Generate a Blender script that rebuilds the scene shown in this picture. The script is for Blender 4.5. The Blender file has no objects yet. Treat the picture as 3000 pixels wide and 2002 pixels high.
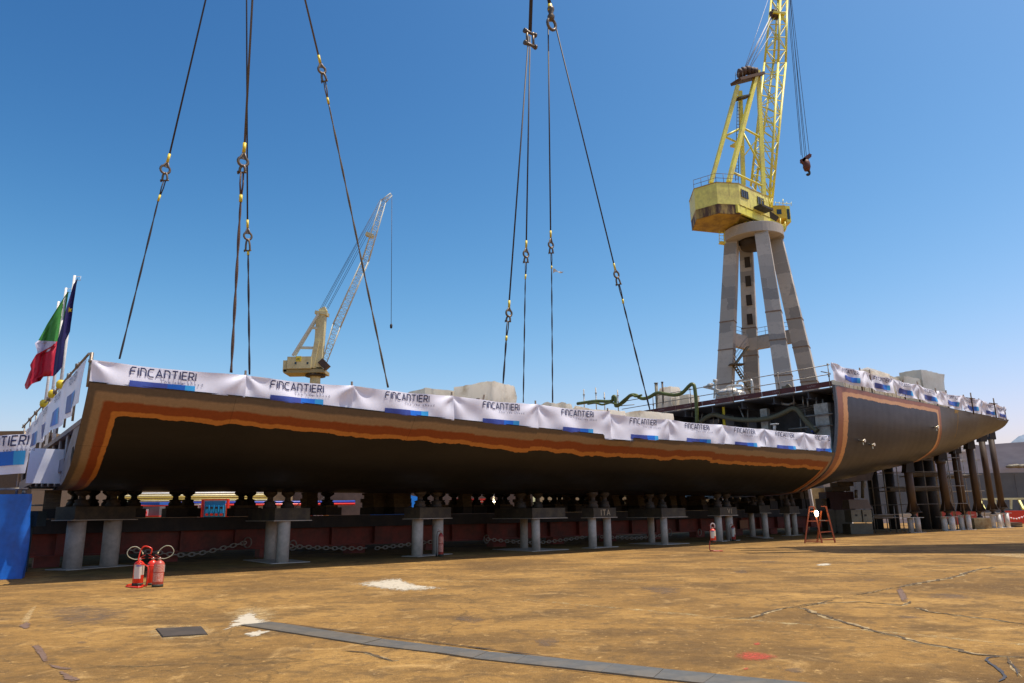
import bpy, bmesh, math, random
from mathutils import Vector, Matrix, noise
random.seed(7)
SC = bpy.context.scene
COL = SC.collection
R = math.radians
V = Vector

# ------------------------------------------------------------------ camera, sky, sun, exposure
IMG_W, IMG_H = 3000.0, 2002.0
FPX, EYE = 2150.0, 1.65
PITCH, ROLL = math.atan(504 / FPX), R(0.8)
cam_d = bpy.data.cameras.new('camera')
cam = bpy.data.objects.new('camera', cam_d)
COL.objects.link(cam)
cam_d.sensor_fit = 'HORIZONTAL'
cam_d.sensor_width = 36.0
cam_d.lens = FPX / IMG_W * 36.0
cam_d.clip_start, cam_d.clip_end = 0.1, 30000
cam.matrix_world = Matrix.Translation((0, 0, EYE)) @ Matrix.Rotation(R(90) + PITCH, 4, 'X') @ Matrix.Rotation(-ROLL, 4, 'Z')
SC.camera = cam

SUN_AZ, SUN_EL = R(94), R(71)          # azimuth measured from +Y towards +X
world = bpy.data.worlds.new('World')
SC.world = world
world.use_nodes = True
wn, wl = world.node_tree.nodes, world.node_tree.links
wn.clear()
sky = wn.new('ShaderNodeTexSky')
sky.sky_type = 'NISHITA'
sky.sun_disc = False
sky.sun_elevation = SUN_EL
sky.sun_rotation = SUN_AZ
sky.altitude = 0
sky.air_density = 1.0
sky.dust_density = 1.5
sky.ozone_density = 3.0
hsv = wn.new('ShaderNodeHueSaturation')
hsv.inputs['Saturation'].default_value = 1.0
bg = wn.new('ShaderNodeBackground')
bg.inputs['Strength'].default_value = 0.115
wo = wn.new('ShaderNodeOutputWorld')
wl.new(sky.outputs[0], hsv.inputs['Color'])
def vmath(op, a, vec):
    n = wn.new('ShaderNodeVectorMath'); n.operation = op; wl.new(a, n.inputs[0]); n.inputs[1].default_value = vec; return n.outputs[0]
q_ = vmath('MULTIPLY', hsv.outputs[0], (0.115, 0.115, 0.115))      # steeper fall from pale horizon to deep zenith
spx = wn.new('ShaderNodeSeparateXYZ'); wl.new(q_, spx.inputs[0]); cbx = wn.new('ShaderNodeCombineXYZ')
for i_, (pw, kk_, aa_, bb_) in enumerate(((2.80, 9.6, 1.22, .80), (2.60, 6.3, 1.52, 1.7), (2.25, 2.45, 1.62, 1.0))):
    pn_ = wn.new('ShaderNodeMath'); pn_.operation = 'POWER'; wl.new(spx.outputs[i_], pn_.inputs[0]); pn_.inputs[1].default_value = pw
    mn_ = wn.new('ShaderNodeMath'); mn_.operation = 'MULTIPLY'; wl.new(pn_.outputs[0], mn_.inputs[0]); mn_.inputs[1].default_value = kk_
    dn_ = wn.new('ShaderNodeMath'); dn_.operation = 'MULTIPLY_ADD'; wl.new(mn_.outputs[0], dn_.inputs[0]); dn_.inputs[1].default_value = bb_; dn_.inputs[2].default_value = 1.0
    dv_ = wn.new('ShaderNodeMath'); dv_.operation = 'DIVIDE'; wl.new(mn_.outputs[0], dv_.inputs[0]); wl.new(dn_.outputs[0], dv_.inputs[1])
    sc_ = wn.new('ShaderNodeMath'); sc_.operation = 'MULTIPLY'; wl.new(dv_.outputs[0], sc_.inputs[0]); sc_.inputs[1].default_value = aa_ / 0.115
    wl.new(sc_.outputs[0], cbx.inputs[i_])
q_ = cbx.outputs[0]
q_ = vmath('MINIMUM', q_, (9.0, 9.0, 9.0))
wl.new(q_, bg.inputs[0])
wl.new(bg.outputs[0], wo.inputs[0])
sun_d = bpy.data.lights.new('sun', 'SUN')
sun_d.energy = 3.9
sun_d.angle = R(0.5)
sun_d.color = (1.0, 0.93, 0.82)
sun = bpy.data.objects.new('sun', sun_d)
COL.objects.link(sun)
sdir = V((math.sin(SUN_AZ) * math.cos(SUN_EL), math.cos(SUN_AZ) * math.cos(SUN_EL), math.sin(SUN_EL)))
sun.rotation_euler = sdir.to_track_quat('Z', 'Y').to_euler()
SC.view_settings.view_transform = 'Standard'
SC.view_settings.look = 'None'
SC.view_settings.exposure = 0.34
SC.render.engine = 'CYCLES'

# ------------------------------------------------------------------ sight-line helpers (surveying the photo onto real planes)
C0 = V((0, 0, EYE))
def ray(px, py):
    x, y = px - IMG_W / 2, -(py - IMG_H / 2)
    c, s = math.cos(-ROLL), math.sin(-ROLL)
    x, y = c * x - s * y, s * x + c * y
    cp, sp = math.cos(PITCH), math.sin(PITCH)
    return V((x, cp * FPX - sp * y, sp * FPX + cp * y))
def G(px, py, z=0.0):
    r = ray(px, py)
    return C0 + r * ((z - EYE) / r.z)
def PD(px, py, d):
    r = ray(px, py)
    return C0 + r * (d / r.y)
AZ = R(53)
AX = V((math.sin(AZ), math.cos(AZ), 0))       # along the ship
IN = V((-math.cos(AZ), math.sin(AZ), 0))      # inboard, away from the camera
P0 = PD(262, 1120, 19.8); P0.z = 0
UP = V((0, 0, 1))
def S(s, t, z):
    return P0 + AX * s + IN * t + UP * z
def OT(px, py, t=0.0):
    r = ray(px, py)
    return C0 + r * ((t - (C0 - P0).dot(IN)) / r.dot(IN))
def OS(px, py, s):
    r = ray(px, py)
    return C0 + r * ((s - (C0 - P0).dot(AX)) / r.dot(AX))
def st(p):
    q = p - P0
    return q.dot(AX), q.dot(IN)

# ------------------------------------------------------------------ materials
MATS = {}
def nd(nt, typ, **kw):
    n = nt.nodes.new(typ)
    for k, v in kw.items():
        if k in n.inputs.keys() if hasattr(n.inputs, 'keys') else False:
            n.inputs[k].default_value = v
        else:
            setattr(n, k, v)
    return n
def mat(name, col, rough=0.6, metal=0.0, col2=None, scale=2.0, lo=0.4, hi=0.65, bump=0.0, bscale=20.0, stretch=None, spec=None, emit=None, alpha=None, detail=6.0, fine=0.12, trans=None):
    if name in MATS: return MATS[name]
    m = bpy.data.materials.new(name)
    m.use_nodes = True
    nt = m.node_tree
    b = nt.nodes['Principled BSDF']
    b.inputs['Roughness'].default_value = rough
    b.inputs['Metallic'].default_value = metal
    if spec is not None: b.inputs['Specular IOR Level'].default_value = spec
    tc = nt.nodes.new('ShaderNodeTexCoord')
    mp = nt.nodes.new('ShaderNodeMapping')
    nt.links.new(tc.outputs['Object'], mp.inputs['Vector'])
    if stretch: mp.inputs['Scale'].default_value = stretch
    c = (*col, 1)
    out = None
    # fine value variation
    nf = nt.nodes.new('ShaderNodeTexNoise'); nf.inputs['Scale'].default_value = scale * 6; nf.inputs['Detail'].default_value = 4
    nt.links.new(mp.outputs[0], nf.inputs['Vector'])
    mr = nt.nodes.new('ShaderNodeMapRange'); mr.inputs[1].default_value = 0.3; mr.inputs[2].default_value = 0.7
    mr.inputs[3].default_value = 1 - fine; mr.inputs[4].default_value = 1 + fine
    nt.links.new(nf.outputs['Fac'], mr.inputs[0])
    mul = nt.nodes.new('ShaderNodeMix'); mul.data_type = 'RGBA'; mul.blend_type = 'MULTIPLY'; mul.inputs[0].default_value = 1
    mul.inputs[6].default_value = c
    nt.links.new(mr.outputs[0], mul.inputs[7])
    if col2:
        n1 = nt.nodes.new('ShaderNodeTexNoise'); n1.inputs['Scale'].default_value = scale; n1.inputs['Detail'].default_value = detail
        n1.inputs['Roughness'].default_value = 0.62
        nt.links.new(mp.outputs[0], n1.inputs['Vector'])
        rp = nt.nodes.new('ShaderNodeValToRGB')
        rp.color_ramp.elements[0].position = lo; rp.color_ramp.elements[1].position = hi
        rp.color_ramp.elements[0].color = c; rp.color_ramp.elements[1].color = (*col2, 1)
        nt.links.new(n1.outputs['Fac'], rp.inputs[0])
        nt.links.new(rp.outputs[0], mul.inputs[6])
    nt.links.new(mul.outputs[2], b.inputs['Base Color'])
    if bump > 0:
        nb = nt.nodes.new('ShaderNodeTexNoise'); nb.inputs['Scale'].default_value = bscale; nb.inputs['Detail'].default_value = 5
        nt.links.new(mp.outputs[0], nb.inputs['Vector'])
        bp = nt.nodes.new('ShaderNodeBump'); bp.inputs['Strength'].default_value = bump; bp.inputs['Distance'].default_value = 0.05
        nt.links.new(nb.outputs['Fac'], bp.inputs['Height'])
        nt.links.new(bp.outputs[0], b.inputs['Normal'])
    if emit:
        b.inputs['Emission Color'].default_value = (*emit[0], 1)
        b.inputs['Emission Strength'].default_value = emit[1]
    if alpha is not None: b.inputs['Alpha'].default_value = alpha
    if trans is not None: b.inputs['Transmission Weight'].default_value = trans
    MATS[name] = m
    return m

M_steel = mat('dark steel', (0.06, 0.05, 0.045), 0.5, 0.2, (0.10, 0.07, 0.05), 1.5)
M_black = mat('black painted steel', (0.022, 0.020, 0.019), 0.7, 0, (0.04, 0.03, 0.025), 2)
M_greysteel = mat('grey primed steel', (0.15, 0.145, 0.15), 0.6, 0.1, (0.10, 0.09, 0.09), 0.8)
M_galv = mat('galvanised tube', (0.30, 0.28, 0.24), 0.45, 0.5, (0.18, 0.13, 0.09), 3)
M_pipe = mat('pale grey pillar paint', (0.56, 0.49, 0.41), 0.55, 0, (0.42, 0.36, 0.29), 1.2, bump=0.05)
M_jack = mat('greasy jack steel', (0.045, 0.036, 0.028), 0.7, 0, (0.07, 0.05, 0.035), 3)
M_timber = mat('dark oily timber', (0.10, 0.075, 0.05), 0.85, 0, (0.16, 0.12, 0.07), 3, bump=0.3, bscale=8, stretch=(1, 1, 6))
M_redbeam = mat('oxide red paint', (0.24, 0.042, 0.024), 0.65, 0, (0.12, 0.035, 0.022), 1.2)
M_rope = mat('wire rope', (0.10, 0.085, 0.07), 0.6, 0.3, (0.17, 0.13, 0.09), 30, fine=0.4)
M_ropedark = mat('dark wire rope', (0.035, 0.03, 0.03), 0.6, 0.2, (0.06, 0.045, 0.04), 20, fine=0.4)
M_ropebrown = mat('brown greased rope', (0.09, 0.045, 0.03), 0.6, 0.1, (0.16, 0.09, 0.05), 20, fine=0.4)
M_shackle = mat('worn shackle steel', (0.13, 0.10, 0.08), 0.45, 0.5, (0.20, 0.15, 0.08), 6)
M_yellow = mat('yellow paint', (0.75, 0.55, 0.02), 0.45)
M_banner = mat('white banner cloth', (0.92, 0.91, 0.97), 0.45, 0, fine=0.02)
M_navy = mat('navy print', (0.018, 0.022, 0.09), 0.55, fine=0.02)
M_tag = mat('grey print', (0.16, 0.16, 0.24), 0.55, fine=0.02)
M_bar1 = mat('deep blue print', (0.03, 0.055, 0.30), 0.5, 0, (0.045, 0.09, 0.38), 2, fine=0.03)
M_bar2 = mat('blue print', (0.0, 0.14, 0.62), 0.5, fine=0.03)
M_bar3 = mat('light blue print', (0.03, 0.36, 0.75), 0.5, fine=0.03)
M_wrap = mat('white shrink wrap', (0.78, 0.73, 0.62), 0.35, 0, (0.68, 0.60, 0.47), .9, 0.5, 0.8, bump=0.8, bscale=1.6, fine=.03)
M_crane_y = mat('yellow crane paint', (0.86, 0.77, 0.11), 0.45, 0, (0.70, 0.60, 0.14), 0.6, 0.45, 0.62)
M_crane_house = None
M_crane_c = mat('cream crane paint', (0.60, 0.53, 0.28), 0.55, 0, (0.46, 0.36, 0.16), 0.6, 0.5, 0.7)
M_lattice = mat('pale lattice paint', (0.55, 0.55, 0.45), 0.55)
M_glass = mat('dark glass', (0.03, 0.04, 0.05), 0.1)
M_dark = mat('grime and shade dark', (0.05, 0.035, 0.02), 0.8)
M_rustbrown = mat('rusty brown steel', (0.085, 0.045, 0.02), 0.6, 0, (0.045, 0.027, 0.018), 1.5, stretch=(1, 1, 0.2))
M_red = mat('signal red enamel', (0.72, 0.035, 0.012), 0.28, fine=0.04)
M_reddark = mat('dull red enamel', (0.42, 0.045, 0.03), 0.35, fine=0.05)
M_label = mat('paper label', (0.72, 0.66, 0.55), 0.6, fine=0.04)
M_labelred = mat('printed red label', (0.60, 0.16, 0.10), 0.5, 0, (0.72, 0.40, 0.30), 60, 0.48, 0.56)
M_hose = mat('pale rubber hose', (0.34, 0.33, 0.22), 0.5)
def translucent(m, f):
    nt = m.node_tree; b = nt.nodes['Principled BSDF']; o = [n for n in nt.nodes if n.type == 'OUTPUT_MATERIAL'][0]
    t = nt.nodes.new('ShaderNodeBsdfTranslucent'); mx = nt.nodes.new('ShaderNodeMixShader'); mx.inputs[0].default_value = f
    if b.inputs['Base Color'].links: nt.links.new(b.inputs['Base Color'].links[0].from_socket, t.inputs[0])
    nt.links.new(b.outputs[0], mx.inputs[1]); nt.links.new(t.outputs[0], mx.inputs[2]); nt.links.new(mx.outputs[0], o.inputs[0])
    return m
translucent(M_wrap, .5); translucent(M_banner, .25)
M_tarp = mat('blue tarpaulin', (0.004, 0.11, 0.48), 0.42, 0, (0.005, 0.09, 0.40), 1.0, bump=0.15, bscale=3)
M_green = mat('green hose', (0.13, 0.15, 0.02), 0.45, 0, (0.08, 0.09, 0.02), 4)
M_brownhose = mat('dusty hose', (0.12, 0.10, 0.05), 0.7)
M_palewhite = mat('white paint', (0.75, 0.72, 0.66), 0.5)
M_brass = mat('bright stainless stud', (0.6, 0.55, 0.42), 0.3, 0.8)

# ------------------------------------------------------------------ mesh building
class MB:
    def __init__(s):
        s.v = []; s.f = []; s.m = []; s.sm = []; s.uv = []
        s.cur = 0
    def add(s, vs, fs, mi=None, smooth=False, uvs=None):
        o = len(s.v)
        s.v += [tuple(v) for v in vs]
        for i, f in enumerate(fs):
            s.f.append(tuple(o + k for k in f)); s.m.append(s.cur if mi is None else mi); s.sm.append(smooth)
        if uvs: s.uv += list(uvs)
        else: s.uv += [(0, 0)] * len(vs)
        return s
    def boxm(s, o, ax, ay, az, mi=None):
        "box from corner/centre o spanning +-ax +-ay +-az (half vectors)"
        vs = [o + ax * i + ay * j + az * k for k in (-1, 1) for j in (-1, 1) for i in (-1, 1)]
        fs = [(0, 2, 3, 1), (4, 5, 7, 6), (0, 1, 5, 4), (2, 6, 7, 3), (0, 4, 6, 2), (1, 3, 7, 5)]
        if ax.cross(ay).dot(az) < 0: fs = [f[::-1] for f in fs]
        return s.add(vs, fs, mi)
    def box(s, x0, x1, y0, y1, z0, z1, mi=None):
        return s.boxm(V(((x0 + x1) / 2, (y0 + y1) / 2, (z0 + z1) / 2)), V((abs(x1 - x0) / 2, 0, 0)), V((0, abs(y1 - y0) / 2, 0)), V((0, 0, abs(z1 - z0) / 2)), mi)
    def sbox(s, s0, s1, t0, t1, z0, z1, mi=None):
        c = S((s0 + s1) / 2, (t0 + t1) / 2, (z0 + z1) / 2)
        return s.boxm(c, AX * (abs(s1 - s0) / 2), IN * (abs(t1 - t0) / 2), UP * (abs(z1 - z0) / 2), mi)
    def bar(s, a, b, w, h=None, mi=None, up=None):
        a, b = V(a), V(b); h = h or w
        d = (b - a)
        if d.length < 1e-6: return s
        dn = d.normalized()
        u = up or (UP if abs(dn.z) < 0.95 else V((1, 0, 0)))
        x = dn.cross(u).normalized(); y = x.cross(dn)
        return s.boxm((a + b) / 2, x * (w / 2), y * (h / 2), d / 2, mi)
    def tube(s, pts, r, n=8, mi=None, cap=True, closed=False, radii=None):
        pts = [V(p) for p in pts]; N = len(pts)
        tang = []
        for i in range(N):
            if closed: t = pts[(i + 1) % N] - pts[i - 1]
            else: t = pts[min(i + 1, N - 1)] - pts[max(i - 1, 0)]
            tang.append(t.normalized())
        t0 = tang[0]
        x = t0.cross(UP if abs(t0.z) < 0.9 else V((1, 0, 0))).normalized()
        vs = []; uvs = []
        L = 0
        for i in range(N):
            t = tang[i]
            x = (x - t * x.dot(t)).normalized(); y = t.cross(x)
            rr = radii[i] if radii else r
            if i: L += (pts[i] - pts[i - 1]).length
            for k in range(n):
                a = 2 * math.pi * k / n
                vs.append(pts[i] + x * (rr * math.cos(a)) + y * (rr * math.sin(a))); uvs.append((k / n, L))
        fs = []
        for i in range(N if closed else N - 1):
            j = (i + 1) % N
            for k in range(n):
                l = (k + 1) % n
                fs.append((i * n + k, i * n + l, j * n + l, j * n + k))
        s.add(vs, fs, mi, True, uvs)
        if cap and not closed:
            o = len(s.v) - N * n
            s.f.append(tuple(o + k for k in range(n))[::-1]); s.m.append(s.cur if mi is None else mi); s.sm.append(False)
            o2 = o + (N - 1) * n
            s.f.append(tuple(o2 + k for k in range(n))); s.m.append(s.cur if mi is None else mi); s.sm.append(False)
        return s
    def cyl(s, a, b, r, r2=None, n=12, mi=None):
        return s.tube([a, b], r, n, mi, radii=[r, r if r2 is None else r2])
    def lathe(s, o, prof, n=16, mi=None, axis=UP):
        o = V(o); pts = [o + axis * z for (r, z) in prof]
        vs = []; N = len(prof)
        x = axis.cross(V((0, 1, 0)) if abs(axis.y) < 0.9 else V((1, 0, 0))).normalized(); y = axis.cross(x)
        for i in range(N):
            for k in range(n):
                a = 2 * math.pi * k / n
                vs.append(pts[i] + x * (prof[i][0] * math.cos(a)) + y * (prof[i][0] * math.sin(a)))
        fs = []
        for i in range(N - 1):
            for k in range(n):
                l = (k + 1) % n
                fs.append((i * n + k, i * n + l, (i + 1) * n + l, (i + 1) * n + k))
        s.add(vs, fs, mi, True)
        return s
    def grid(s, rows, mi=None, smooth=True, uvs=None, flip=False):
        n = len(rows); m = len(rows[0])
        vs = [p for r in rows for p in r]
        fs = []
        for i in range(n - 1):
            for j in range(m - 1):
                f = (i * m + j, i * m + j + 1, (i + 1) * m + j + 1, (i + 1) * m + j)
                fs.append(f[::-1] if flip else f)
        return s.add(vs, fs, mi, smooth, uvs)
    def prism(s, base, top, mi=None):
        "base/top rings of equal count"
        n = len(base)
        vs = [V(p) for p in base] + [V(p) for p in top]
        fs = [(i, (i + 1) % n, n + (i + 1) % n, n + i) for i in range(n)]
        fs += [tuple(range(n))[::-1], tuple(range(n, 2 * n))]
        return s.add(vs, fs, mi)
    def ribbon(s, pts, w, nrm, mi=None):
        pass

LOCALS = set(); ROOTLOC = {}
def part(name, mb, mats, parent=None, org=None, label=None, smooth=None, recalc=False):
    if org is None:
        r_ = parent
        while r_ is not None and r_.parent is not None: r_ = r_.parent
        org = ORG if r_ is None else (V((0, 0, 0)) if r_.name in LOCALS else V(ROOTLOC[r_.name]))
    if not isinstance(mats, (list, tuple)): mats = [mats]
    me = bpy.data.meshes.new(name)
    me.from_pydata([(v[0] - org[0], v[1] - org[1], v[2] - org[2]) for v in mb.v], [], mb.f)
    for m in mats: me.materials.append(m)
    me.polygons.foreach_set('material_index', mb.m)
    me.polygons.foreach_set('use_smooth', mb.sm)
    uvl = me.uv_layers.new(name='UVMap')
    for l in me.loops: uvl.data[l.index].uv = mb.uv[l.vertex_index]
    if recalc:
        bm = bmesh.new(); bm.from_mesh(me); bmesh.ops.recalc_face_normals(bm, faces=bm.faces); bm.to_mesh(me); bm.free()
    me.update()
    o = bpy.data.objects.new(name, me)
    COL.objects.link(o)
    if parent: o.parent = parent
    else: o.location = org
    if label: o['label'] = label
    return o
ORG = V((0, 0, 0))
def thing(name, label, cat, loc=(0, 0, 0), group=None, rz=0, local=False):
    "an Empty at the thing's base; parts added afterwards are given in world space unless local"
    global ORG
    o = bpy.data.objects.new(name, None)
    COL.objects.link(o)
    o.location = loc; o.rotation_euler = (0, 0, rz)
    o.empty_display_size = 0.3
    o['label'] = label; o['category'] = cat
    if group: o['group'] = group
    ORG = V((0, 0, 0)) if local else V(loc)
    ROOTLOC[o.name] = V(loc)
    if local: LOCALS.add(o.name)
    return o
def solo(name, mb, mats, label, cat, loc=(0, 0, 0), group=None, kind=None, recalc=False):
    o = part(name, mb, mats, None, V(loc), recalc=recalc)
    if kind: o['kind'] = kind
    if label: o['label'] = label
    if cat: o['category'] = cat
    if group: o['group'] = group
    return o
def structure(name, mb, m, label=None):
    o = part(name, mb, m, None, V((0, 0, 0)))
    o['kind'] = 'structure'
    if label: o['label'] = label
    return o
def dup(root, loc, rz, label=None, group=None):
    r = root.copy(); COL.objects.link(r); r.location = loc; r.rotation_euler = (0, 0, rz)
    if label: r['label'] = label
    if group: r['group'] = group
    for ch in list(root.children):
        c = ch.copy(); COL.objects.link(c); c.parent = r
        for g in list(ch.children):
            d = g.copy(); COL.objects.link(d); d.parent = c
    return r
def lin(a, b, n):
    return [a + (b - a) * i / (n - 1) for i in range(n)]
def interp(tab, x):
    if x <= tab[0][0]: return tab[0][1]
    for (a, b), (c, d) in zip(tab, tab[1:]):
        if x <= c: return b + (d - b) * (x - a) / (c - a) if c > a else d
    return tab[-1][1]
def spline(pts, n=6):
    "Catmull-Rom through points"
    pts = [V(p) for p in pts]; out = []
    P = [pts[0] * 2 - pts[1]] + pts + [pts[-1] * 2 - pts[-2]]
    for i in range(1, len(P) - 2):
        for k in range(n):
            t = k / n
            a, b, c, d = P[i - 1], P[i], P[i + 1], P[i + 2]
            out.append(0.5 * ((2 * b) + (c - a) * t + (2 * a - 5 * b + 4 * c - d) * t * t + (3 * b - a - 3 * c + d) * t ** 3))
    out.append(pts[-1])
    return out

# ------------------------------------------------------------------ lettering
GL = {
 'F': (0.78, [[(0, 0), (0, .72), (.22, 1), (.80, 1)], [(0.06, .5), (.66, .5)]]),
 'I': (0.0, [[(0, 0), (0, 1)]]),
 'N': (0.72, [[(0, 0), (0, 1), (.48, 1), (.72, .76), (.72, 0)]]),
 'C': (0.76, [[(.78, 1), (.22, 1), (0, .78), (0, .22), (.22, 0), (.78, 0)]]),
 'A': (0.88, [[(0, 0), (.44, 1), (.88, 0)], [(.2, .30), (.68, .30)]]),
 'T': (0.80, [[(0, 1), (.80, 1)], [(.4, 0), (.4, .92)]]),
 'E': (0.66, [[(.68, 1), (0, 1), (0, 0), (.68, 0)], [(.08, .5), (.6, .5)]]),
 'R': (0.70, [[(0, 0), (0, 1), (.5, 1), (.70, .86), (.70, .62), (.5, .46), (.08, .46)], [(.38, .42), (.72, 0)]]),
}
def logo_quads(word='FINCANTIERI', th=0.17, gap=0.34):
    "returns list of (quad points, level) in units of cap height"
    out = []; x = 0
    for ch in word:
        w, pls = GL[ch]
        for lev, pl in enumerate(pls):
            n = len(pl); L = []; Rr = []
            for i in range(n):
                p = V((pl[i][0] + x, pl[i][1]))
                d0 = (V((pl[i][0] - pl[i - 1][0], pl[i][1] - pl[i - 1][1])).normalized() if i > 0 else None)
                d1 = (V((pl[i + 1][0] - pl[i][0], pl[i + 1][1] - pl[i][1])).normalized() if i < n - 1 else None)
                if d0 is None: d0 = d1
                if d1 is None: d1 = d0
                n0 = V((-d0.y, d0.x)); n1 = V((-d1.y, d1.x))
                m = (n0 + n1); m.normalize(); k = (th / 2) / max(0.35, m.dot(n0))
                L.append(p + m * k); Rr.append(p - m * k)
            for i in range(n - 1):
                # subdivide long strokes so that they follow the cloth
                for q in range(3):
                    a, b = q / 3, (q + 1) / 3
                    out.append(([Rr[i].lerp(Rr[i + 1], a), Rr[i].lerp(Rr[i + 1], b), L[i].lerp(L[i + 1], b), L[i].lerp(L[i + 1], a)], lev))
        x += w + gap
    W = x - gap
    return out, W
LOGO, LOGO_W = logo_quads()
def text_mesh(txt, spacing=1.0):
    cu = bpy.data.curves.new('text_tmp', 'FONT'); cu.body = txt; cu.size = 1.0; cu.space_character = spacing
    cu.resolution_u = 2
    ob = bpy.data.objects.new('text_tmp', cu); COL.objects.link(ob)
    bpy.context.view_layer.update()
    dg = bpy.context.evaluated_depsgraph_get()
    me = bpy.data.meshes.new_from_object(ob.evaluated_get(dg))
    vs = [(v.co.x, v.co.y) for v in me.vertices]; fs = [tuple(p.vertices) for p in me.polygons]
    bpy.data.objects.remove(ob); bpy.data.curves.remove(cu); bpy.data.meshes.remove(me)
    return vs, fs
TAGTXT = text_mesh('The sea ahead', 1.55)
def put_text(mb, tm, fn, x0, y0, size, mi=None, wx=1.0):
    vs, fs = tm
    mb.add([fn(x0 + x * size * wx, y0 + y * size) for x, y in vs], fs, mi)

def banner(label, fn, W, H, logos, group, lh=0.21, barh=0.17, tag=True, cat='banner', logo_y=0.62, bar_y=0.12, name='banner', nrm=None, nx=64, ny=14, loc=None, clip=None, lift=0.022):
    "fn(x, y, lift) -> world point of the cloth; logos = list of x centres"
    loc = fn(0, 0, 0) if loc is None else loc
    root = thing(name, label, cat, loc, group)
    mb = MB()
    rows = [[fn(W * i / nx, H * j / ny, 0) for i in range(nx + 1)] for j in range(ny + 1)]
    mb.grid(rows)
    back = [[fn(W * i / nx, H * j / ny, -0.006) for i in range(nx + 1)] for j in range(ny + 1)]
    mb.grid(back, flip=True)
    part('cloth', mb, M_banner, root)
    for (cx, scl) in logos:
        h = lh * scl; sx = 0.80 * h
        w = LOGO_W * sx
        mb = MB()
        for q, lev in LOGO:
            pts = [(cx - w / 2 + p.x * sx, logo_y * H + p.y * h) for p in q]
            if clip is not None and max(p[0] for p in pts) > clip: continue
            mb.add([fn(x, y, lift + 0.0015 * lev) for x, y in pts], [(0, 1, 2, 3)])
        part('lettering', mb, M_navy, root)
        if tag:
            mb = MB(); put_text(mb, TAGTXT, lambda x, y: fn(x, y, lift), cx - w * 0.05, logo_y * H - 0.66 * h, 0.56 * h)
            part('tagline', mb, M_tag, root)
        mb = MB(); x0 = cx - w / 2
        for a, b, mi in ((0, .57, 0), (.57, .84, 1), (.84, 1.0, 2)):
            xa, xb = x0 + w * a, x0 + w * b
            if clip is not None:
                if xa >= clip: continue
                xb = min(xb, clip)
            k = 6 if mi == 0 else 3
            mb.grid([[fn(xa + (xb - xa) * i / k, bar_y * H + barh * scl * j / 3, lift) for i in range(k + 1)] for j in range(4)], mi)
        part('colour_bar', mb, [M_bar1, M_bar2, M_bar3], root)
    return root

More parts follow.
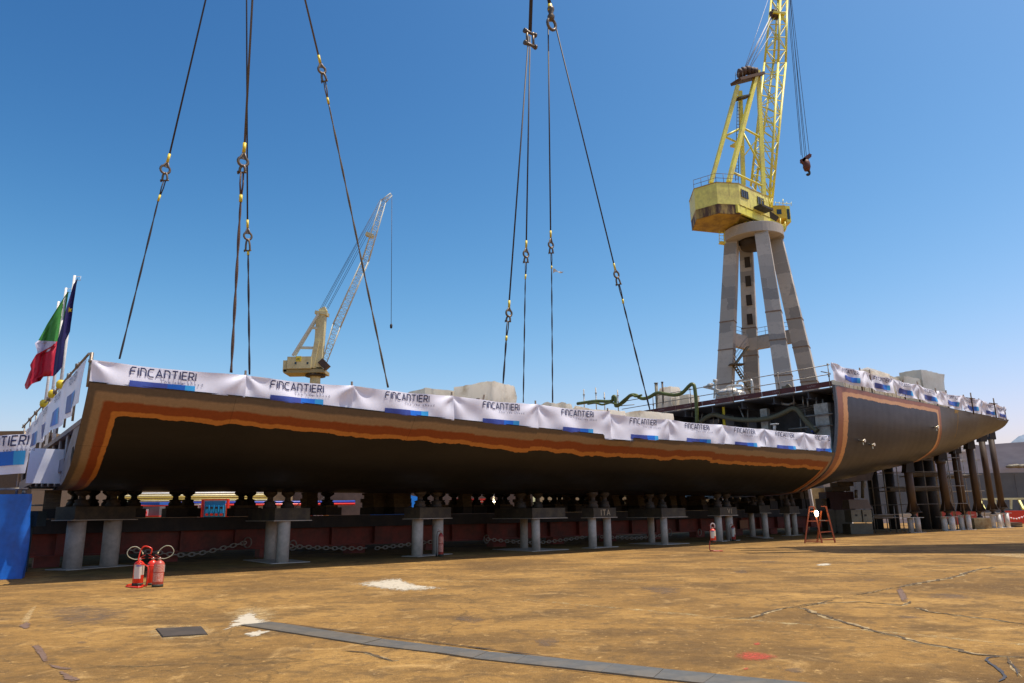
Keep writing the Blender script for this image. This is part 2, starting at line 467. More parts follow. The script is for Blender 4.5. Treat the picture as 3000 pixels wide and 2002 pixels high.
#@@GROUND
# ------------------------------------------------------------------ ground
def ground_mat():
    m = bpy.data.materials.new('stained concrete'); m.use_nodes = True
    nt = m.node_tree; L = nt.links; b = nt.nodes['Principled BSDF']
    tc = nt.nodes.new('ShaderNodeTexCoord')
    def nz(scale, detail=6, rough=0.6, st=(1, 1, 1), rot=0.0, dist=0.0):
        mp = nt.nodes.new('ShaderNodeMapping'); mp.inputs['Scale'].default_value = st; mp.inputs['Rotation'].default_value = (0, 0, rot)
        L.new(tc.outputs['Object'], mp.inputs[0])
        n = nt.nodes.new('ShaderNodeTexNoise'); n.inputs['Scale'].default_value = scale; n.inputs['Detail'].default_value = detail
        n.inputs['Roughness'].default_value = rough; n.inputs['Distortion'].default_value = dist
        L.new(mp.outputs[0], n.inputs['Vector']); return n.outputs['Fac']
    def ramp(f, pts):
        r = nt.nodes.new('ShaderNodeValToRGB'); e = r.color_ramp.elements
        e[0].position, e[0].color = pts[0][0], (*pts[0][1], 1); e[1].position, e[1].color = pts[-1][0], (*pts[-1][1], 1)
        for p, c in pts[1:-1]:
            x = e.new(p); x.color = (*c, 1)
        L.new(f, r.inputs[0]); return r.outputs[0]
    def mix(a, c, f, mode='MIX'):
        x = nt.nodes.new('ShaderNodeMix'); x.data_type = 'RGBA'; x.blend_type = mode
        if isinstance(f, float): x.inputs[0].default_value = f
        else: L.new(f, x.inputs[0])
        L.new(a, x.inputs[6])
        if isinstance(c, tuple): x.inputs[7].default_value = (*c, 1)
        else: L.new(c, x.inputs[7])
        return x.outputs[2]
    base = ramp(nz(0.22, 8, 0.62, dist=0.5), [(0.34, (0.160, 0.092, 0.034)), (0.50, (0.315, 0.176, 0.052)), (0.70, (0.46, 0.268, 0.082))])
    d1 = ramp(nz(0.45, 9, 0.70, (1, 1.6, 1), 0.5), [(0.47, (0, 0, 0)), (0.62, (.9, .9, .9))])
    x = mix(base, (0.15, 0.088, 0.034), d1)
    d2 = ramp(nz(2.2, 8, 0.7, (1, 1, 1), 0.2, 0.6), [(0.52, (0, 0, 0)), (0.64, (.75, .75, .75))])
    x = mix(x, (0.145, 0.09, 0.04), d2)
    l1 = ramp(nz(1.1, 9, 0.72, (1, 1, 1), 1.0, 1.0), [(0.56, (0, 0, 0)), (0.68, (.6, .6, .6))])
    x = mix(x, (0.56, 0.35, 0.13), l1)
    vo = nt.nodes.new('ShaderNodeTexVoronoi'); vo.feature = 'DISTANCE_TO_EDGE'; vo.inputs['Scale'].default_value = 0.16
    nv = nt.nodes.new('ShaderNodeTexNoise'); nv.inputs['Scale'].default_value = 1.3; nv.inputs['Detail'].default_value = 9; nv.inputs['Roughness'].default_value = .7
    L.new(tc.outputs['Object'], nv.inputs[0])
    vm = nt.nodes.new('ShaderNodeVectorMath'); vm.operation = 'MULTIPLY_ADD'; vm.inputs[1].default_value = (1.1, 1.1, 0); L.new(nv.outputs['Color'], vm.inputs[0]); L.new(tc.outputs['Object'], vm.inputs[2])
    L.new(vm.outputs[0], vo.inputs['Vector'])
    ck = ramp(vo.outputs['Distance'], [(0.0, (.75, .75, .75)), (0.0035, (0, 0, 0))])
    x = mix(x, (0.10, 0.065, 0.03), ck)
    d3 = ramp(nz(5.5, 9, 0.75, (1, 1, 1), 0.9, 0.4), [(0.53, (0, 0, 0)), (0.63, (.75, .75, .75))])
    x = mix(x, (0.19, 0.115, 0.045), d3)
    d4 = ramp(nz(7.5, 8, 0.75, (1, 1, 1), 1.9, 0.4), [(0.58, (0, 0, 0)), (0.66, (.7, .7, .7))])
    x = mix(x, (0.58, 0.36, 0.13), d4)
    g = ramp(nz(60, 4, 0.7), [(0.3, (0.68, 0.68, 0.68)), (0.7, (1.3, 1.3, 1.3))])
    x = mix(x, g, 1.0, 'MULTIPLY')
    g2 = ramp(nz(9, 6, 0.75), [(0.3, (0.80, 0.80, 0.80)), (0.7, (1.16, 1.16, 1.16))])
    x = mix(x, g2, 1.0, 'MULTIPLY')
    sp = ramp(nz(26, 3, 0.5), [(0.74, (0, 0, 0)), (0.77, (1, 1, 1))])
    x = mix(x, (0.75, 0.62, 0.40), sp)
    sp2 = ramp(nz(15, 4, 0.6, rot=0.7), [(0.71, (0, 0, 0)), (0.74, (.8, .8, .8))])
    x = mix(x, (0.07, 0.05, 0.03), sp2)
    L.new(x, b.inputs['Base Color'])
    b.inputs['Roughness'].default_value = 0.95; b.inputs['Specular IOR Level'].default_value = 0.12
    bp = nt.nodes.new('ShaderNodeBump'); bp.inputs['Strength'].default_value = 0.8; bp.inputs['Distance'].default_value = 0.03
    L.new(nz(14, 9, 0.75), bp.inputs['Height']); L.new(bp.outputs[0], b.inputs['Normal'])
    return m
M_ground = ground_mat()
mb = MB()
# near field finely divided, with faint undulation, then reaching the horizon
mb.add([V((-4000, -400, 0)), V((4000, -400, 0)), V((4000, 6000, 0)), V((-4000, 6000, 0))], [(0, 1, 2, 3)])
structure('ground', mb, M_ground)

def jag(pts, w, amp, seed, z, step=0.06):
    "irregular crack strip along ground points"
    rnd = random.Random(seed)
    path = []
    for a, b in zip(pts, pts[1:]):
        n = max(2, int((b - a).length / step))
        for i in range(n): path.append(a.lerp(b, i / n))
    path.append(pts[-1])
    vsL = []; vsR = []
    N = len(path)
    for i, p in enumerate(path):
        d = (path[min(i + 1, N - 1)] - path[max(i - 1, 0)]).normalized(); nn = V((-d.y, d.x, 0))
        off = amp * 2.0 * (noise.noise(V((i * 0.11, seed, 0)))) + amp * noise.noise(V((i * 0.45, seed, 3)))
        ww = w * (0.5 + 1.1 * abs(noise.noise(V((i * 0.21, seed, 9)))) + 0.3 * rnd.random())
        e = min(1, i / 4, (N - 1 - i) / 4)
        vsL.append(V((p.x, p.y, z)) + nn * (off + ww * (0.1 + 0.9 * e) / 2)); vsR.append(V((p.x, p.y, z)) + nn * (off - ww * (0.1 + 0.9 * e) / 2))
    return vsL, vsR
M_crack = mat('crack dirt', (0.075, 0.048, 0.02), 0.95, 0, (0.15, 0.10, 0.045), 14, bump=0.6, bscale=30)
M_crackedge = mat('crumbled concrete', (0.46, 0.33, 0.15), 0.9, 0, (0.22, 0.15, 0.07), 9, bump=0.8, bscale=25)
CR = [
 ([(2335, 1780), (2450, 1817), (2560, 1850), (2640, 1868), (2700, 1885), (2790, 1900), (2850, 1916), (2950, 1925), (3010, 1928)], 0.06, 0.05, 1),
 ([(2335, 1778), (2420, 1768), (2520, 1764), (2600, 1770), (2640, 1775), (2670, 1762)], 0.045, 0.05, 2),
 ([(2680, 1780), (2720, 1793), (2800, 1803), (2900, 1815), (3010, 1832)], 0.05, 0.04, 3),
 ([(2130, 1812), (2200, 1812), (2260, 1790), (2330, 1778)], 0.05, 0.05, 4),
 ([(2340, 1775), (2400, 1768), (2440, 1758)], 0.04, 0.03, 5),
 ([(2625, 1722), (2700, 1708), (2780, 1695), (2830, 1680), (2870, 1668), (2920, 1663)], 0.09, 0.05, 6),
 ([(2500, 1746), (2560, 1735), (2620, 1722)], 0.03, 0.04, 7),
 ([(2350, 1675), (2450, 1678), (2600, 1688), (2760, 1692)], 0.03, 0.05, 8),
 ([(2890, 1677), (3010, 1684)], 0.04, 0.04, 9),
 ([(1000, 1908), (1070, 1912), (1110, 1925), (1150, 1938), (1170, 1935)], 0.05, 0.03, 10),
 ([(220, 1960), (320, 1952), (430, 1954), (540, 1942)], 0.012, 0.02, 11),
 ([(2095, 1635), (2200, 1625), (2340, 1622)], 0.03, 0.05, 12),
 ([(2800, 1586), (2900, 1580), (3010, 1566)], 0.03, 0.06, 13),
 ([(2950, 1925), (2960, 1945), (2975, 1965), (2990, 1985)], 0.03, 0.02, 14),
]
for pts, w, amp, seed in CR:
    gp = [G(x, y) for x, y in pts]
    L_, R_ = jag(gp, w * 1.6, amp, seed, 0.003, 0.09)
    mbx = MB(); mbx.grid([L_, R_], 1, False, flip=True)
    L_, R_ = jag(gp, w, amp, seed, 0.007, 0.05)
    mbx.grid([L_, R_], 0, False, flip=True)
    structure('ground_crack', mbx, [M_crack, M_crackedge])
def blob(pts, z, seed, amp=0.15, sub=10):
    P = [G(x, y) for x, y in pts]; n = len(P); out = []
    for i in range(n):
        a, b = P[i], P[(i + 1) % n]
        for k in range(sub):
            p = a.lerp(b, k / sub)
            L = (b - a).length
            p = p + V((noise.noise(V((i + k * 0.37, seed, 1))), noise.noise(V((i + k * 0.37, seed, 5))), 0)) * amp * min(1.0, L)
            out.append(V((p.x, p.y, z)))
    mbx = MB(); mbx.add(out, [tuple(range(len(out)))])
    return mbx
def fade_mat(name, col, scale, lo, hi, rad=True):
    "worn paint: patchy coverage over the concrete, thinning towards the patch edge"
    m = bpy.data.materials.new(name); m.use_nodes = True; nt = m.node_tree; b = nt.nodes['Principled BSDF']
    b.inputs['Base Color'].default_value = (*col, 1); b.inputs['Roughness'].default_value = 0.8
    tc = nt.nodes.new('ShaderNodeTexCoord'); n = nt.nodes.new('ShaderNodeTexNoise'); n.inputs['Scale'].default_value = scale; n.inputs['Detail'].default_value = 9; n.inputs['Roughness'].default_value = 0.75
    nt.links.new(tc.outputs['Object'], n.inputs['Vector'])
    ma = nt.nodes.new('ShaderNodeMath'); ma.operation = 'MULTIPLY_ADD'; ma.inputs[1].default_value = 2.6; ma.inputs[2].default_value = -0.8; nt.links.new(n.outputs['Fac'], ma.inputs[0])
    src = ma.outputs[0]
    uv = nt.nodes.new('ShaderNodeUVMap'); sx = nt.nodes.new('ShaderNodeSeparateXYZ'); nt.links.new(uv.outputs[0], sx.inputs[0])
    ad = nt.nodes.new('ShaderNodeMath'); ad.operation = 'ADD'; nt.links.new(src, ad.inputs[0]); nt.links.new(sx.outputs[0], ad.inputs[1])
    r = nt.nodes.new('ShaderNodeMapRange'); r.inputs[1].default_value = lo; r.inputs[2].default_value = hi
    nt.links.new(ad.outputs[0], r.inputs[0]); nt.links.new(r.outputs[0], b.inputs['Alpha'])
    return m
def patch(pts, z, m, n=26, edge=0.6, name='ground_patch'):
    "fan patch with uv.x = -edge at the rim and 0 within"
    P = [G(x, y, 0) for x, y in pts]; c = sum(P, V((0, 0, 0))) / len(P)
    ring = spline(P + [P[0]], 4)[:-1]; k = len(ring)
    mbx = MB(); vs = []; uvs = []; fs = []
    vs.append(V((c.x, c.y, z))); uvs.append((0.12, 0))
    for q, (f, e) in enumerate(((0.5, 0.05), (1.0, -edge))):
        for p in ring:
            v = c.lerp(p, f); vs.append(V((v.x, v.y, z))); uvs.append((e, 0))
    for i in range(k):
        j = (i + 1) % k
        fs.append((0, 1 + i, 1 + j)); fs.append((1 + i, 1 + k + i, 1 + k + j, 1 + j))
    mbx.add(vs, fs, None, False, uvs)
    o = structure(name, mbx, m)
    return o
M_white_sp = fade_mat('worn white paint', (0.52, 0.45, 0.32), 7, 0.22, 0.42)
M_red_sp = fade_mat('red spray paint', (0.58, 0.08, 0.04), 16, 0.05, 1.1)
M_dark_sp = fade_mat('oil stain', (0.15, 0.10, 0.06), 4, 0.15, 1.3)
M_pale_sp = fade_mat('pale cement spill', (0.60, 0.42, 0.18), 6, 0.2, 1.2)
M_mud = fade_mat('damp mud', (0.17, 0.10, 0.06), 8, 0.25, 0.42)
patch([(1010, 1712), (1075, 1700), (1160, 1692), (1190, 1702), (1240, 1716), (1320, 1724), (1260, 1733), (1175, 1736), (1110, 1728)], 0.006, M_white_sp, edge=0.55)
patch([(650, 1850), (665, 1825), (700, 1800), (745, 1790), (765, 1812), (800, 1820), (770, 1834), (690, 1840)], 0.006, M_white_sp, edge=0.55)
patch([(700, 1862), (750, 1848), (800, 1850), (745, 1868)], 0.006, M_white_sp, edge=0.55)
patch([(640, 1800), (700, 1775), (790, 1775), (830, 1800), (790, 1830), (690, 1838)], 0.0045, M_pale_sp, edge=0.55)
patch([(2385, 1655), (2410, 1651), (2440, 1652), (2432, 1658), (2395, 1659)], 0.006, M_white_sp, edge=0.55)
patch([(2810, 1624), (2900, 1621), (3040, 1622), (3060, 1640), (2930, 1632)], 0.005, M_pale_sp, edge=0.55)
patch([(2155, 1915), (2200, 1908), (2250, 1915), (2285, 1925), (2250, 1937), (2190, 1938), (2150, 1928)], 0.0055, M_red_sp, edge=0.55)
patch([(2205, 1886), (2225, 1883), (2228, 1890), (2210, 1892)], 0.0055, M_red_sp, edge=0.55)
patch([(2175, 1960), (2190, 1957), (2195, 1963), (2180, 1964)], 0.0055, M_red_sp, edge=0.55)
for q in ([(2700, 1742), (2780, 1736), (2860, 1745), (2870, 1755), (2760, 1758), (2700, 1750)], [(2520, 1700), (2560, 1697), (2580, 1700), (2540, 1704)],
          [(2610, 1803), (2680, 1805), (2730, 1812), (2650, 1815)], [(2280, 1962), (2340, 1955), (2370, 1965), (2330, 1975)],
          [(1300, 1810), (1380, 1805), (1440, 1815), (1390, 1830)], [(1550, 1880), (1600, 1860), (1650, 1880), (1600, 1905)],
          [(2200, 1645), (2270, 1643), (2300, 1646), (2240, 1650)], [(1850, 1720), (1950, 1715), (2020, 1735), (1940, 1748)],
          [(100, 1780), (250, 1770), (420, 1790), (350, 1830), (150, 1840)], [(220, 1880), (255, 1878), (258, 1886), (225, 1888)],
          [(2530, 1645), (2555, 1641), (2570, 1645), (2545, 1648)], [(2140, 1675), (2180, 1670), (2200, 1678), (2160, 1682)]):
    patch(q, 0.0035, M_dark_sp, edge=0.55)
patch([(2622, 1725), (2640, 1720), (2655, 1740), (2665, 1760), (2645, 1770), (2632, 1750)], 0.0085, M_mud, edge=0.55)
for q in ([(85, 1885), (115, 1885), (130, 1905), (143, 1925), (145, 1945), (130, 1952), (115, 1925), (95, 1905)],
          [(135, 1945), (180, 1955), (225, 1963), (185, 1965), (150, 1958)], [(165, 1962), (200, 1975), (235, 1990), (258, 2002), (200, 2000), (175, 1982)],
          [(50, 1835), (80, 1820), (95, 1835), (70, 1848)]):
    patch(q, 0.0075, M_mud, edge=0.55)
for q in ([(70, 1800), (95, 1775), (115, 1765), (100, 1795), (85, 1830), (70, 1845), (50, 1830)],):
    patch(q, 0.0065, M_pale_sp, edge=0.55)
# wet bituminous joint at lower right
M_wet = mat('wet bitumen', (0.045, 0.042, 0.045), 0.7)
for pts, w, sd in (([(2935, 1925), (2900, 1930), (2892, 1938), (2910, 1955), (2935, 1970), (2945, 1985), (2925, 2000)], 0.04, 31), ([(2950, 1940), (2965, 1955), (2990, 1980)], 0.015, 32)):
    L_, R_ = jag([G(x, y) for x, y in pts], w, 0.02, sd, 0.0095, 0.05)
    mbx = MB(); mbx.grid([L_, R_], 0, False, flip=True); structure('ground_joint', mbx, M_wet)
# faded painted line across the yard
M_line = fade_mat('faded yellow line', (0.62, 0.48, 0.22), 4, 0.45, 1.1)
for a, b, w in (((1540, 1758), (3010, 1890), 0.16), ((2450, 1652), (3010, 1664), 0.12), ((1000, 1712), (1550, 1700), 0.1), ((1550, 1700), (1880, 1705), 0.1)):
    A_, B_ = G(*a), G(*b); d = (B_ - A_).normalized(); n = V((-d.y, d.x, 0)) * w / 2
    mbx = MB(); mbx.grid([[A_.lerp(B_, i / 30) + n * k + V((0, 0, 0.0025)) for i in range(31)] for k in (1, -1)], None, False, flip=True)
    structure('painted_line', mbx, M_line)

# steel cover plates set in the yard
M_plate = mat('weathered steel plate', (0.155, 0.145, 0.115), 0.45, 0.35, (0.22, 0.18, 0.12), 1.3, bump=0.1, bscale=14)
M_gap = mat('plate recess', (0.02, 0.015, 0.01), 0.9)
up_e = [(795, 1826), (1120, 1876), (1305, 1899), (1430, 1914), (1545, 1924), (1680, 1938), (1800, 1950), (1945, 1965), (2100, 1980), (2260, 1996), (2420, 2012)]
lo_e = [(705, 1834), (1062, 1890), (1275, 1915), (1385, 1932), (1505, 1945), (1630, 1958), (1760, 1973), (1915, 1991), (2060, 2006), (2210, 2022), (2370, 2040)]
plab = ['first', 'second', 'third', 'fourth', 'fifth', 'sixth', 'seventh', 'eighth', 'ninth', 'tenth']
A0, A1 = G(790, 1826), G(2420, 2012)
dd = (A1 - A0).normalized(); nn = V((dd.y, -dd.x, 0))
W0 = 0.55
for i in range(10):
    a, b, c, d = G(*up_e[i]), G(*up_e[i + 1]), G(*lo_e[i + 1]), G(*lo_e[i])
    cc = (a + b + c + d) / 4
    rnd = random.Random(i)
    z = 0.014 + 0.006 * rnd.random()
    q = [cc + (p - cc) * 0.992 for p in (a, d, c, b)]
    mbx = MB(); mbx.prism([V((p.x, p.y, 0.001)) for p in q], [V((p.x, p.y, z + (0.004 if j in (0, 3) else 0))) for j, p in enumerate(q)])
    solo('cover_plate', mbx, M_plate, '%s steel plate from the white splash in the row sunk across the yard' % plab[i], 'steel plate', (cc.x, cc.y, 0), 'steel plates laid end to end across the yard')
a, b = G(793, 1824), G(1680, 1936)
mbx = MB(); L_, R_ = jag([a, b], 0.035, 0.004, 44, 0.012, 0.12); mbx.grid([L_, R_], 0, False, flip=True); structure('ground_joint', mbx, M_gap)
mbx = MB(); L_, R_ = jag([G(1505, 1947), G(1915, 1993)], 0.022, 0.004, 45, 0.012, 0.12); mbx.grid([L_, R_], 0, False, flip=True); structure('ground_joint', mbx, M_gap)
q = [G(458, 1844), G(478, 1868), G(606, 1860), G(588, 1838)]
mbx = MB(); mbx.prism([V((p.x, p.y, 0.001)) for p in q], [V((p.x, p.y, 0.016)) for p in q])
cc = sum(q, V((0, 0, 0))) / 4
solo('cover_plate', mbx, mat('dark square plate', (0.10, 0.085, 0.065), 0.4, 0.3, (0.14, 0.11, 0.08), 2), 'dark square steel plate lying alone on the concrete before the extinguishers', 'steel plate', (cc.x, cc.y, 0))
qq = [cc + (p - cc) * 1.05 for p in q]
mbx = MB(); mbx.add([V((p.x, p.y, 0.004)) for p in qq], [(0, 1, 2, 3)]); structure('ground_joint', mbx, M_gap)
patch([(400, 1850), (460, 1830), (590, 1828), (660, 1845), (620, 1875), (470, 1882), (420, 1868)], 0.0025, M_pale_sp, edge=0.55)
#@@HULL
# ------------------------------------------------------------------ hull sections
def paint_mat(name, steel, steel2, bands, uscale, rough=0.42, metal=0.25, amp=0.22, wob=0.5, haslr=(True, True), LEN=38.0, vgrow=False):
    "steel shell with masked paint bands following its edges; uv = (metres along, metres of arc below the edge)"
    m = bpy.data.materials.new(name); m.use_nodes = True; nt = m.node_tree; L = nt.links; b = nt.nodes['Principled BSDF']
    def mth(op, a, c=None, clamp=False):
        n = nt.nodes.new('ShaderNodeMath'); n.operation = op; n.use_clamp = clamp
        for i, v in enumerate((a, c)):
            if v is None: continue
            if isinstance(v, (int, float)): n.inputs[i].default_value = v
            else: L.new(v, n.inputs[i])
        return n.outputs[0]
    uv = nt.nodes.new('ShaderNodeUVMap'); sp = nt.nodes.new('ShaderNodeSeparateXYZ'); L.new(uv.outputs[0], sp.inputs[0])
    u = sp.outputs[0]
    v = mth('MULTIPLY', sp.outputs[1], mth('MAXIMUM', mth('SUBTRACT', 1.42, mth('MULTIPLY', u, 0.020)), 1.12)) if vgrow else sp.outputs[1]
    def nz(scale, det, sx=1, sy=1, w=0.0, rough_=0.5):
        mp = nt.nodes.new('ShaderNodeMapping'); mp.inputs['Scale'].default_value = (sx, sy, 1); mp.inputs['Location'].default_value = (w, w, 0)
        L.new(uv.outputs[0], mp.inputs[0]); n = nt.nodes.new('ShaderNodeTexNoise'); n.inputs['Scale'].default_value = scale; n.inputs['Detail'].default_value = det; n.inputs['Roughness'].default_value = rough_
        L.new(mp.outputs[0], n.inputs['Vector']); return n.outputs['Fac']
    dl = mth('MULTIPLY', u, uscale[0])
    dr = mth('MULTIPLY', mth('SUBTRACT', LEN, u), uscale[1])
    d = mth('SMOOTH_MIN', v, dl) if False else None
    def smin(a, c, k=0.25):
        n = nt.nodes.new('ShaderNodeMath'); n.operation = 'SMOOTH_MIN'; L.new(a, n.inputs[0]); L.new(c, n.inputs[1]); n.inputs[2].default_value = k; return n.outputs[0]
    d = v
    if haslr[0]: d = smin(d, dl)
    if haslr[1]: d = smin(d, dr)
    wobn = mth('MULTIPLY', mth('SUBTRACT', nz(wob, 2.5, 1, 0.6), 0.5), amp * 2)
    fin = mth('MULTIPLY', mth('SUBTRACT', nz(5, 4), 0.5), 0.10)
    stp = nt.nodes.new('ShaderNodeTexBrick'); stp.offset = .5; stp.inputs['Scale'].default_value = 1; stp.inputs['Brick Width'].default_value = 2.9; stp.inputs['Row Height'].default_value = 50; stp.inputs['Mortar Size'].default_value = 0
    stp.inputs['Color1'].default_value = (0, 0, 0, 1); stp.inputs['Color2'].default_value = (1, 1, 1, 1); L.new(uv.outputs[0], stp.inputs['Vector'])
    wobn = mth('ADD', wobn, mth('MULTIPLY', mth('SUBTRACT', stp.outputs['Color'], .5), amp * .55))
    dd = mth('MULTIPLY', mth('ADD', mth('ADD', d, wobn), fin), mth('ADD', 0.78, mth('MULTIPLY', nz(0.9, 3, 1, 0.4, 31.0), 0.44)))
    mx = bands[-1][0] * 1.15
    r = nt.nodes.new('ShaderNodeValToRGB'); r.color_ramp.interpolation = 'LINEAR'
    L.new(mth('DIVIDE', dd, mx), r.inputs[0])
    e = r.color_ramp.elements
    pos = 0.0; first = True
    # bands: (end distance, colour, softness)
    stops = [(0.0, bands[0][1])]
    for i, (end, c, soft) in enumerate(bands):
        nxt = bands[i + 1][1] if i + 1 < len(bands) else steel
        stops.append(((end - soft / 2) / mx, c)); stops.append(((end + soft / 2) / mx, nxt))
    e[0].position, e[0].color = stops[0][0], (*stops[0][1], 1)
    e[1].position, e[1].color = stops[-1][0], (*stops[-1][1], 1)
    for p, c in stops[1:-1]:
        x = e.new(p); x.color = (*c, 1)
    # steel: large soft blotches and plate shade
    r2 = nt.nodes.new('ShaderNodeValToRGB'); L.new(nz(0.5, 6, 0.5, 1.6, 3.0, 0.6), r2.inputs[0])
    r2.color_ramp.elements[0].position = 0.35; r2.color_ramp.elements[1].position = 0.7
    r2.color_ramp.elements[0].color = (*steel, 1); r2.color_ramp.elements[1].color = (*steel2, 1)
    fac = mth('GREATER_THAN', dd, bands[-1][0])
    x = nt.nodes.new('ShaderNodeMix'); x.data_type = 'RGBA'; L.new(fac, x.inputs[0]); L.new(r.outputs[0], x.inputs[6]); L.new(r2.outputs[0], x.inputs[7])
    # thin weld seams
    bk = nt.nodes.new('ShaderNodeTexBrick'); bk.offset = 0.37; bk.inputs['Scale'].default_value = 1.0; bk.inputs['Mortar Size'].default_value = 0.012
    bk.inputs['Brick Width'].default_value = 6.3; bk.inputs['Row Height'].default_value = 2.1
    bk.inputs['Color1'].default_value = (1, 1, 1, 1); bk.inputs['Color2'].default_value = (0.93, 0.93, 0.93, 1); bk.inputs['Mortar'].default_value = (0.72, 0.72, 0.72, 1)
    L.new(uv.outputs[0], bk.inputs['Vector'])
    y = nt.nodes.new('ShaderNodeMix'); y.data_type = 'RGBA'; y.blend_type = 'MULTIPLY'; y.inputs[0].default_value = 1
    L.new(x.outputs[2], y.inputs[6]); L.new(bk.outputs['Color'], y.inputs[7])
    gr = nt.nodes.new('ShaderNodeMapRange'); gr.inputs[1].default_value = 0.3; gr.inputs[2].default_value = 0.7; gr.inputs[3].default_value = 0.88; gr.inputs[4].default_value = 1.12
    L.new(nz(9, 6, 1, 1, 7.0, 0.7), gr.inputs[0])
    z = nt.nodes.new('ShaderNodeMix'); z.data_type = 'RGBA'; z.blend_type = 'MULTIPLY'; z.inputs[0].default_value = 1
    L.new(y.outputs[2], z.inputs[6]); L.new(gr.outputs[0], z.inputs[7])
    L.new(z.outputs[2], b.inputs['Base Color'])
    b.inputs['Metallic'].default_value = metal
    b.inputs['Specular IOR Level'].default_value = 0.28
    rr = nt.nodes.new('ShaderNodeMapRange'); rr.inputs[3].default_value = rough - 0.08; rr.inputs[4].default_value = rough + 0.12
    L.new(nz(1.2, 5, 1, 1, 11.0), rr.inputs[0]); L.new(rr.outputs[0], b.inputs['Roughness'])
    # slight plate dishing between frames
    wv = mth('MULTIPLY', mth('SINE', mth('MULTIPLY', u, 2 * math.pi / 0.75)), 0.004)
    bp = nt.nodes.new('ShaderNodeBump'); bp.inputs['Strength'].default_value = 0.25; bp.inputs['Distance'].default_value = 1.0
    L.new(mth('ADD', wv, mth('MULTIPLY', nz(0.9, 3, 1, 1, 2.0), 0.012)), bp.inputs['Height']); L.new(bp.outputs[0], b.inputs['Normal'])
    return m
M_shellA = paint_mat('primed shell with masked bands', (0.011, 0.010, 0.0095), (0.019, 0.017, 0.015),
    [(0.26, (0.125, 0.10, 0.078), 0.10), (0.62, (0.30, 0.21, 0.125), 0.09), (1.04, (0.25, 0.062, 0.018), 0.05), (1.27, (0.50, 0.20, 0.045), 0.05)], (1.65, 2.2), 0.40, 0.10, 0.20, 0.32, LEN=38.3, vgrow=True)
M_shellB = paint_mat('bare steel shell with masked bands', (0.034, 0.037, 0.046), (0.055, 0.058, 0.068),
    [(0.02, (0.12, 0.11, 0.10), 0.02), (0.28, (0.30, 0.12, 0.07), 0.05), (0.52, (0.62, 0.32, 0.14), 0.05)], (0.46, 0.9), 0.34, 0.35, 0.07, 0.5, LEN=13.45)
M_shellC = paint_mat('aft shell plate', (0.080, 0.076, 0.072), (0.115, 0.105, 0.092), [(0.01, (0.17, 0.15, 0.12), 0.01)], (0.3, 0.9), 0.40, 0.35, 0.01, 0.5, haslr=(False, False), LEN=12)

LP = [(0, 5.31), (.34, 4.79), (.95, 4.1), (1.59, 3.48), (2.04, 3.17), (2.61, 2.95), (3.16, 2.78), (4.05, 2.66), (6.3, 2.62), (12.6, 2.82), (25, 3.25)]
RP = [(.42, 4.86), (.62, 4.45), (.99, 3.97), (1.40, 3.62), (1.78, 3.36), (2.27, 3.08), (2.77, 2.85), (3.47, 2.62), (6.3, 2.54), (12.6, 2.72), (25, 3.2)]
TOP = [(0, 5.31), (4.44, 5.25), (9.95, 5.10), (14.5, 5.01), (19.6, 4.90), (19.62, 4.72), (21.43, 4.71), (21.45, 4.84), (26.9, 4.87), (38.4, 4.86)]
LEN_A = 38.28
def smoothprof(P):
    pts = spline([V((a, b, 0)) for a, b in P], 4)
    return [(p.x, p.y) for p in pts]
LPs, RPs = smoothprof(LP), smoothprof(RP)
def secA(s):
    f = max(0, min(1, s / LEN_A)); f2 = f
    out = []
    for (a, b), (c, d) in zip(LPs, RPs):
        out.append([a + (c - a) * f2, b + (d - b) * f2])
    # mid-body fuller than a straight blend
    zt = interp(TOP, s); z0 = out[0][1]
    for k in range(5):
        w = (1 - k / 5)
        out[k][1] += (zt - z0) * w
    return out
def arcs(sec):
    a = [0.0]
    for p, q in zip(sec, sec[1:]): a.append(a[-1] + math.hypot(p[0] - q[0], p[1] - q[1]))
    return a
sts = sorted(set([0] + [i * 0.8 for i in range(1, 48)] + [19.60, 19.62, 21.43, 21.45, LEN_A]))
def cross_plate(mb, sec, s0, s1, ztop, tmax=25.0, gap=0.08, tmin=0.0):
    "transverse plate cut to the inside of the section"
    pts = [(a + gap, b + gap * 1.1) for a, b in sec if b + gap * 1.1 < ztop and tmin <= a <= tmax]
    tl, zl = [(a, b) for a, b in sec if b + gap * 1.1 >= ztop][-1] if any(b + gap * 1.1 >= ztop for a, b in sec) else pts[0]
    t_start = max(pts[0][0], tmin)
    poly = [(t_start, ztop)] + pts + ([(tmax, pts[-1][1])] if pts[-1][0] < tmax else []) + [(tmax, ztop)]
    # strips keep the plate free of concave faces
    a_ = [S(s0, t, z) for t, z in poly[1:-1]]; b_ = [S(s0, t, ztop) for t, z in poly[1:-1]]
    c_ = [S(s1, t, z) for t, z in poly[1:-1]]; d_ = [S(s1, t, ztop) for t, z in poly[1:-1]]
    mb.grid([b_, a_], None, False); mb.grid([a_, c_], None, False); mb.grid([c_, d_], None, False); mb.grid([d_, b_], None, False)
hullA = thing('hull_section', 'long low hull section slung from ropes above grey pillars, with tan and orange bands', 'ship section', S(0, 0, 0))
rows = []; uvs = []
for s_ in sts:
    sec = secA(s_)
    ztop = interp(TOP, s_)
    # keep arc measured from a smooth sheer so paint bands run straight through the step
    zs = interp([(0, 5.31), (9.95, 5.10), (19.6, 4.92), (38.4, 4.86)], s_)
    a = arcs(sec); off = (zs - ztop)
    rows.append([S(s_, p[0], p[1]) for p in sec]); uvs += [(s_, x + off) for x in a]
mb = MB(); mb.grid(rows, uvs=uvs, flip=False)
shell = part('shell', mb, M_shellA, hullA)
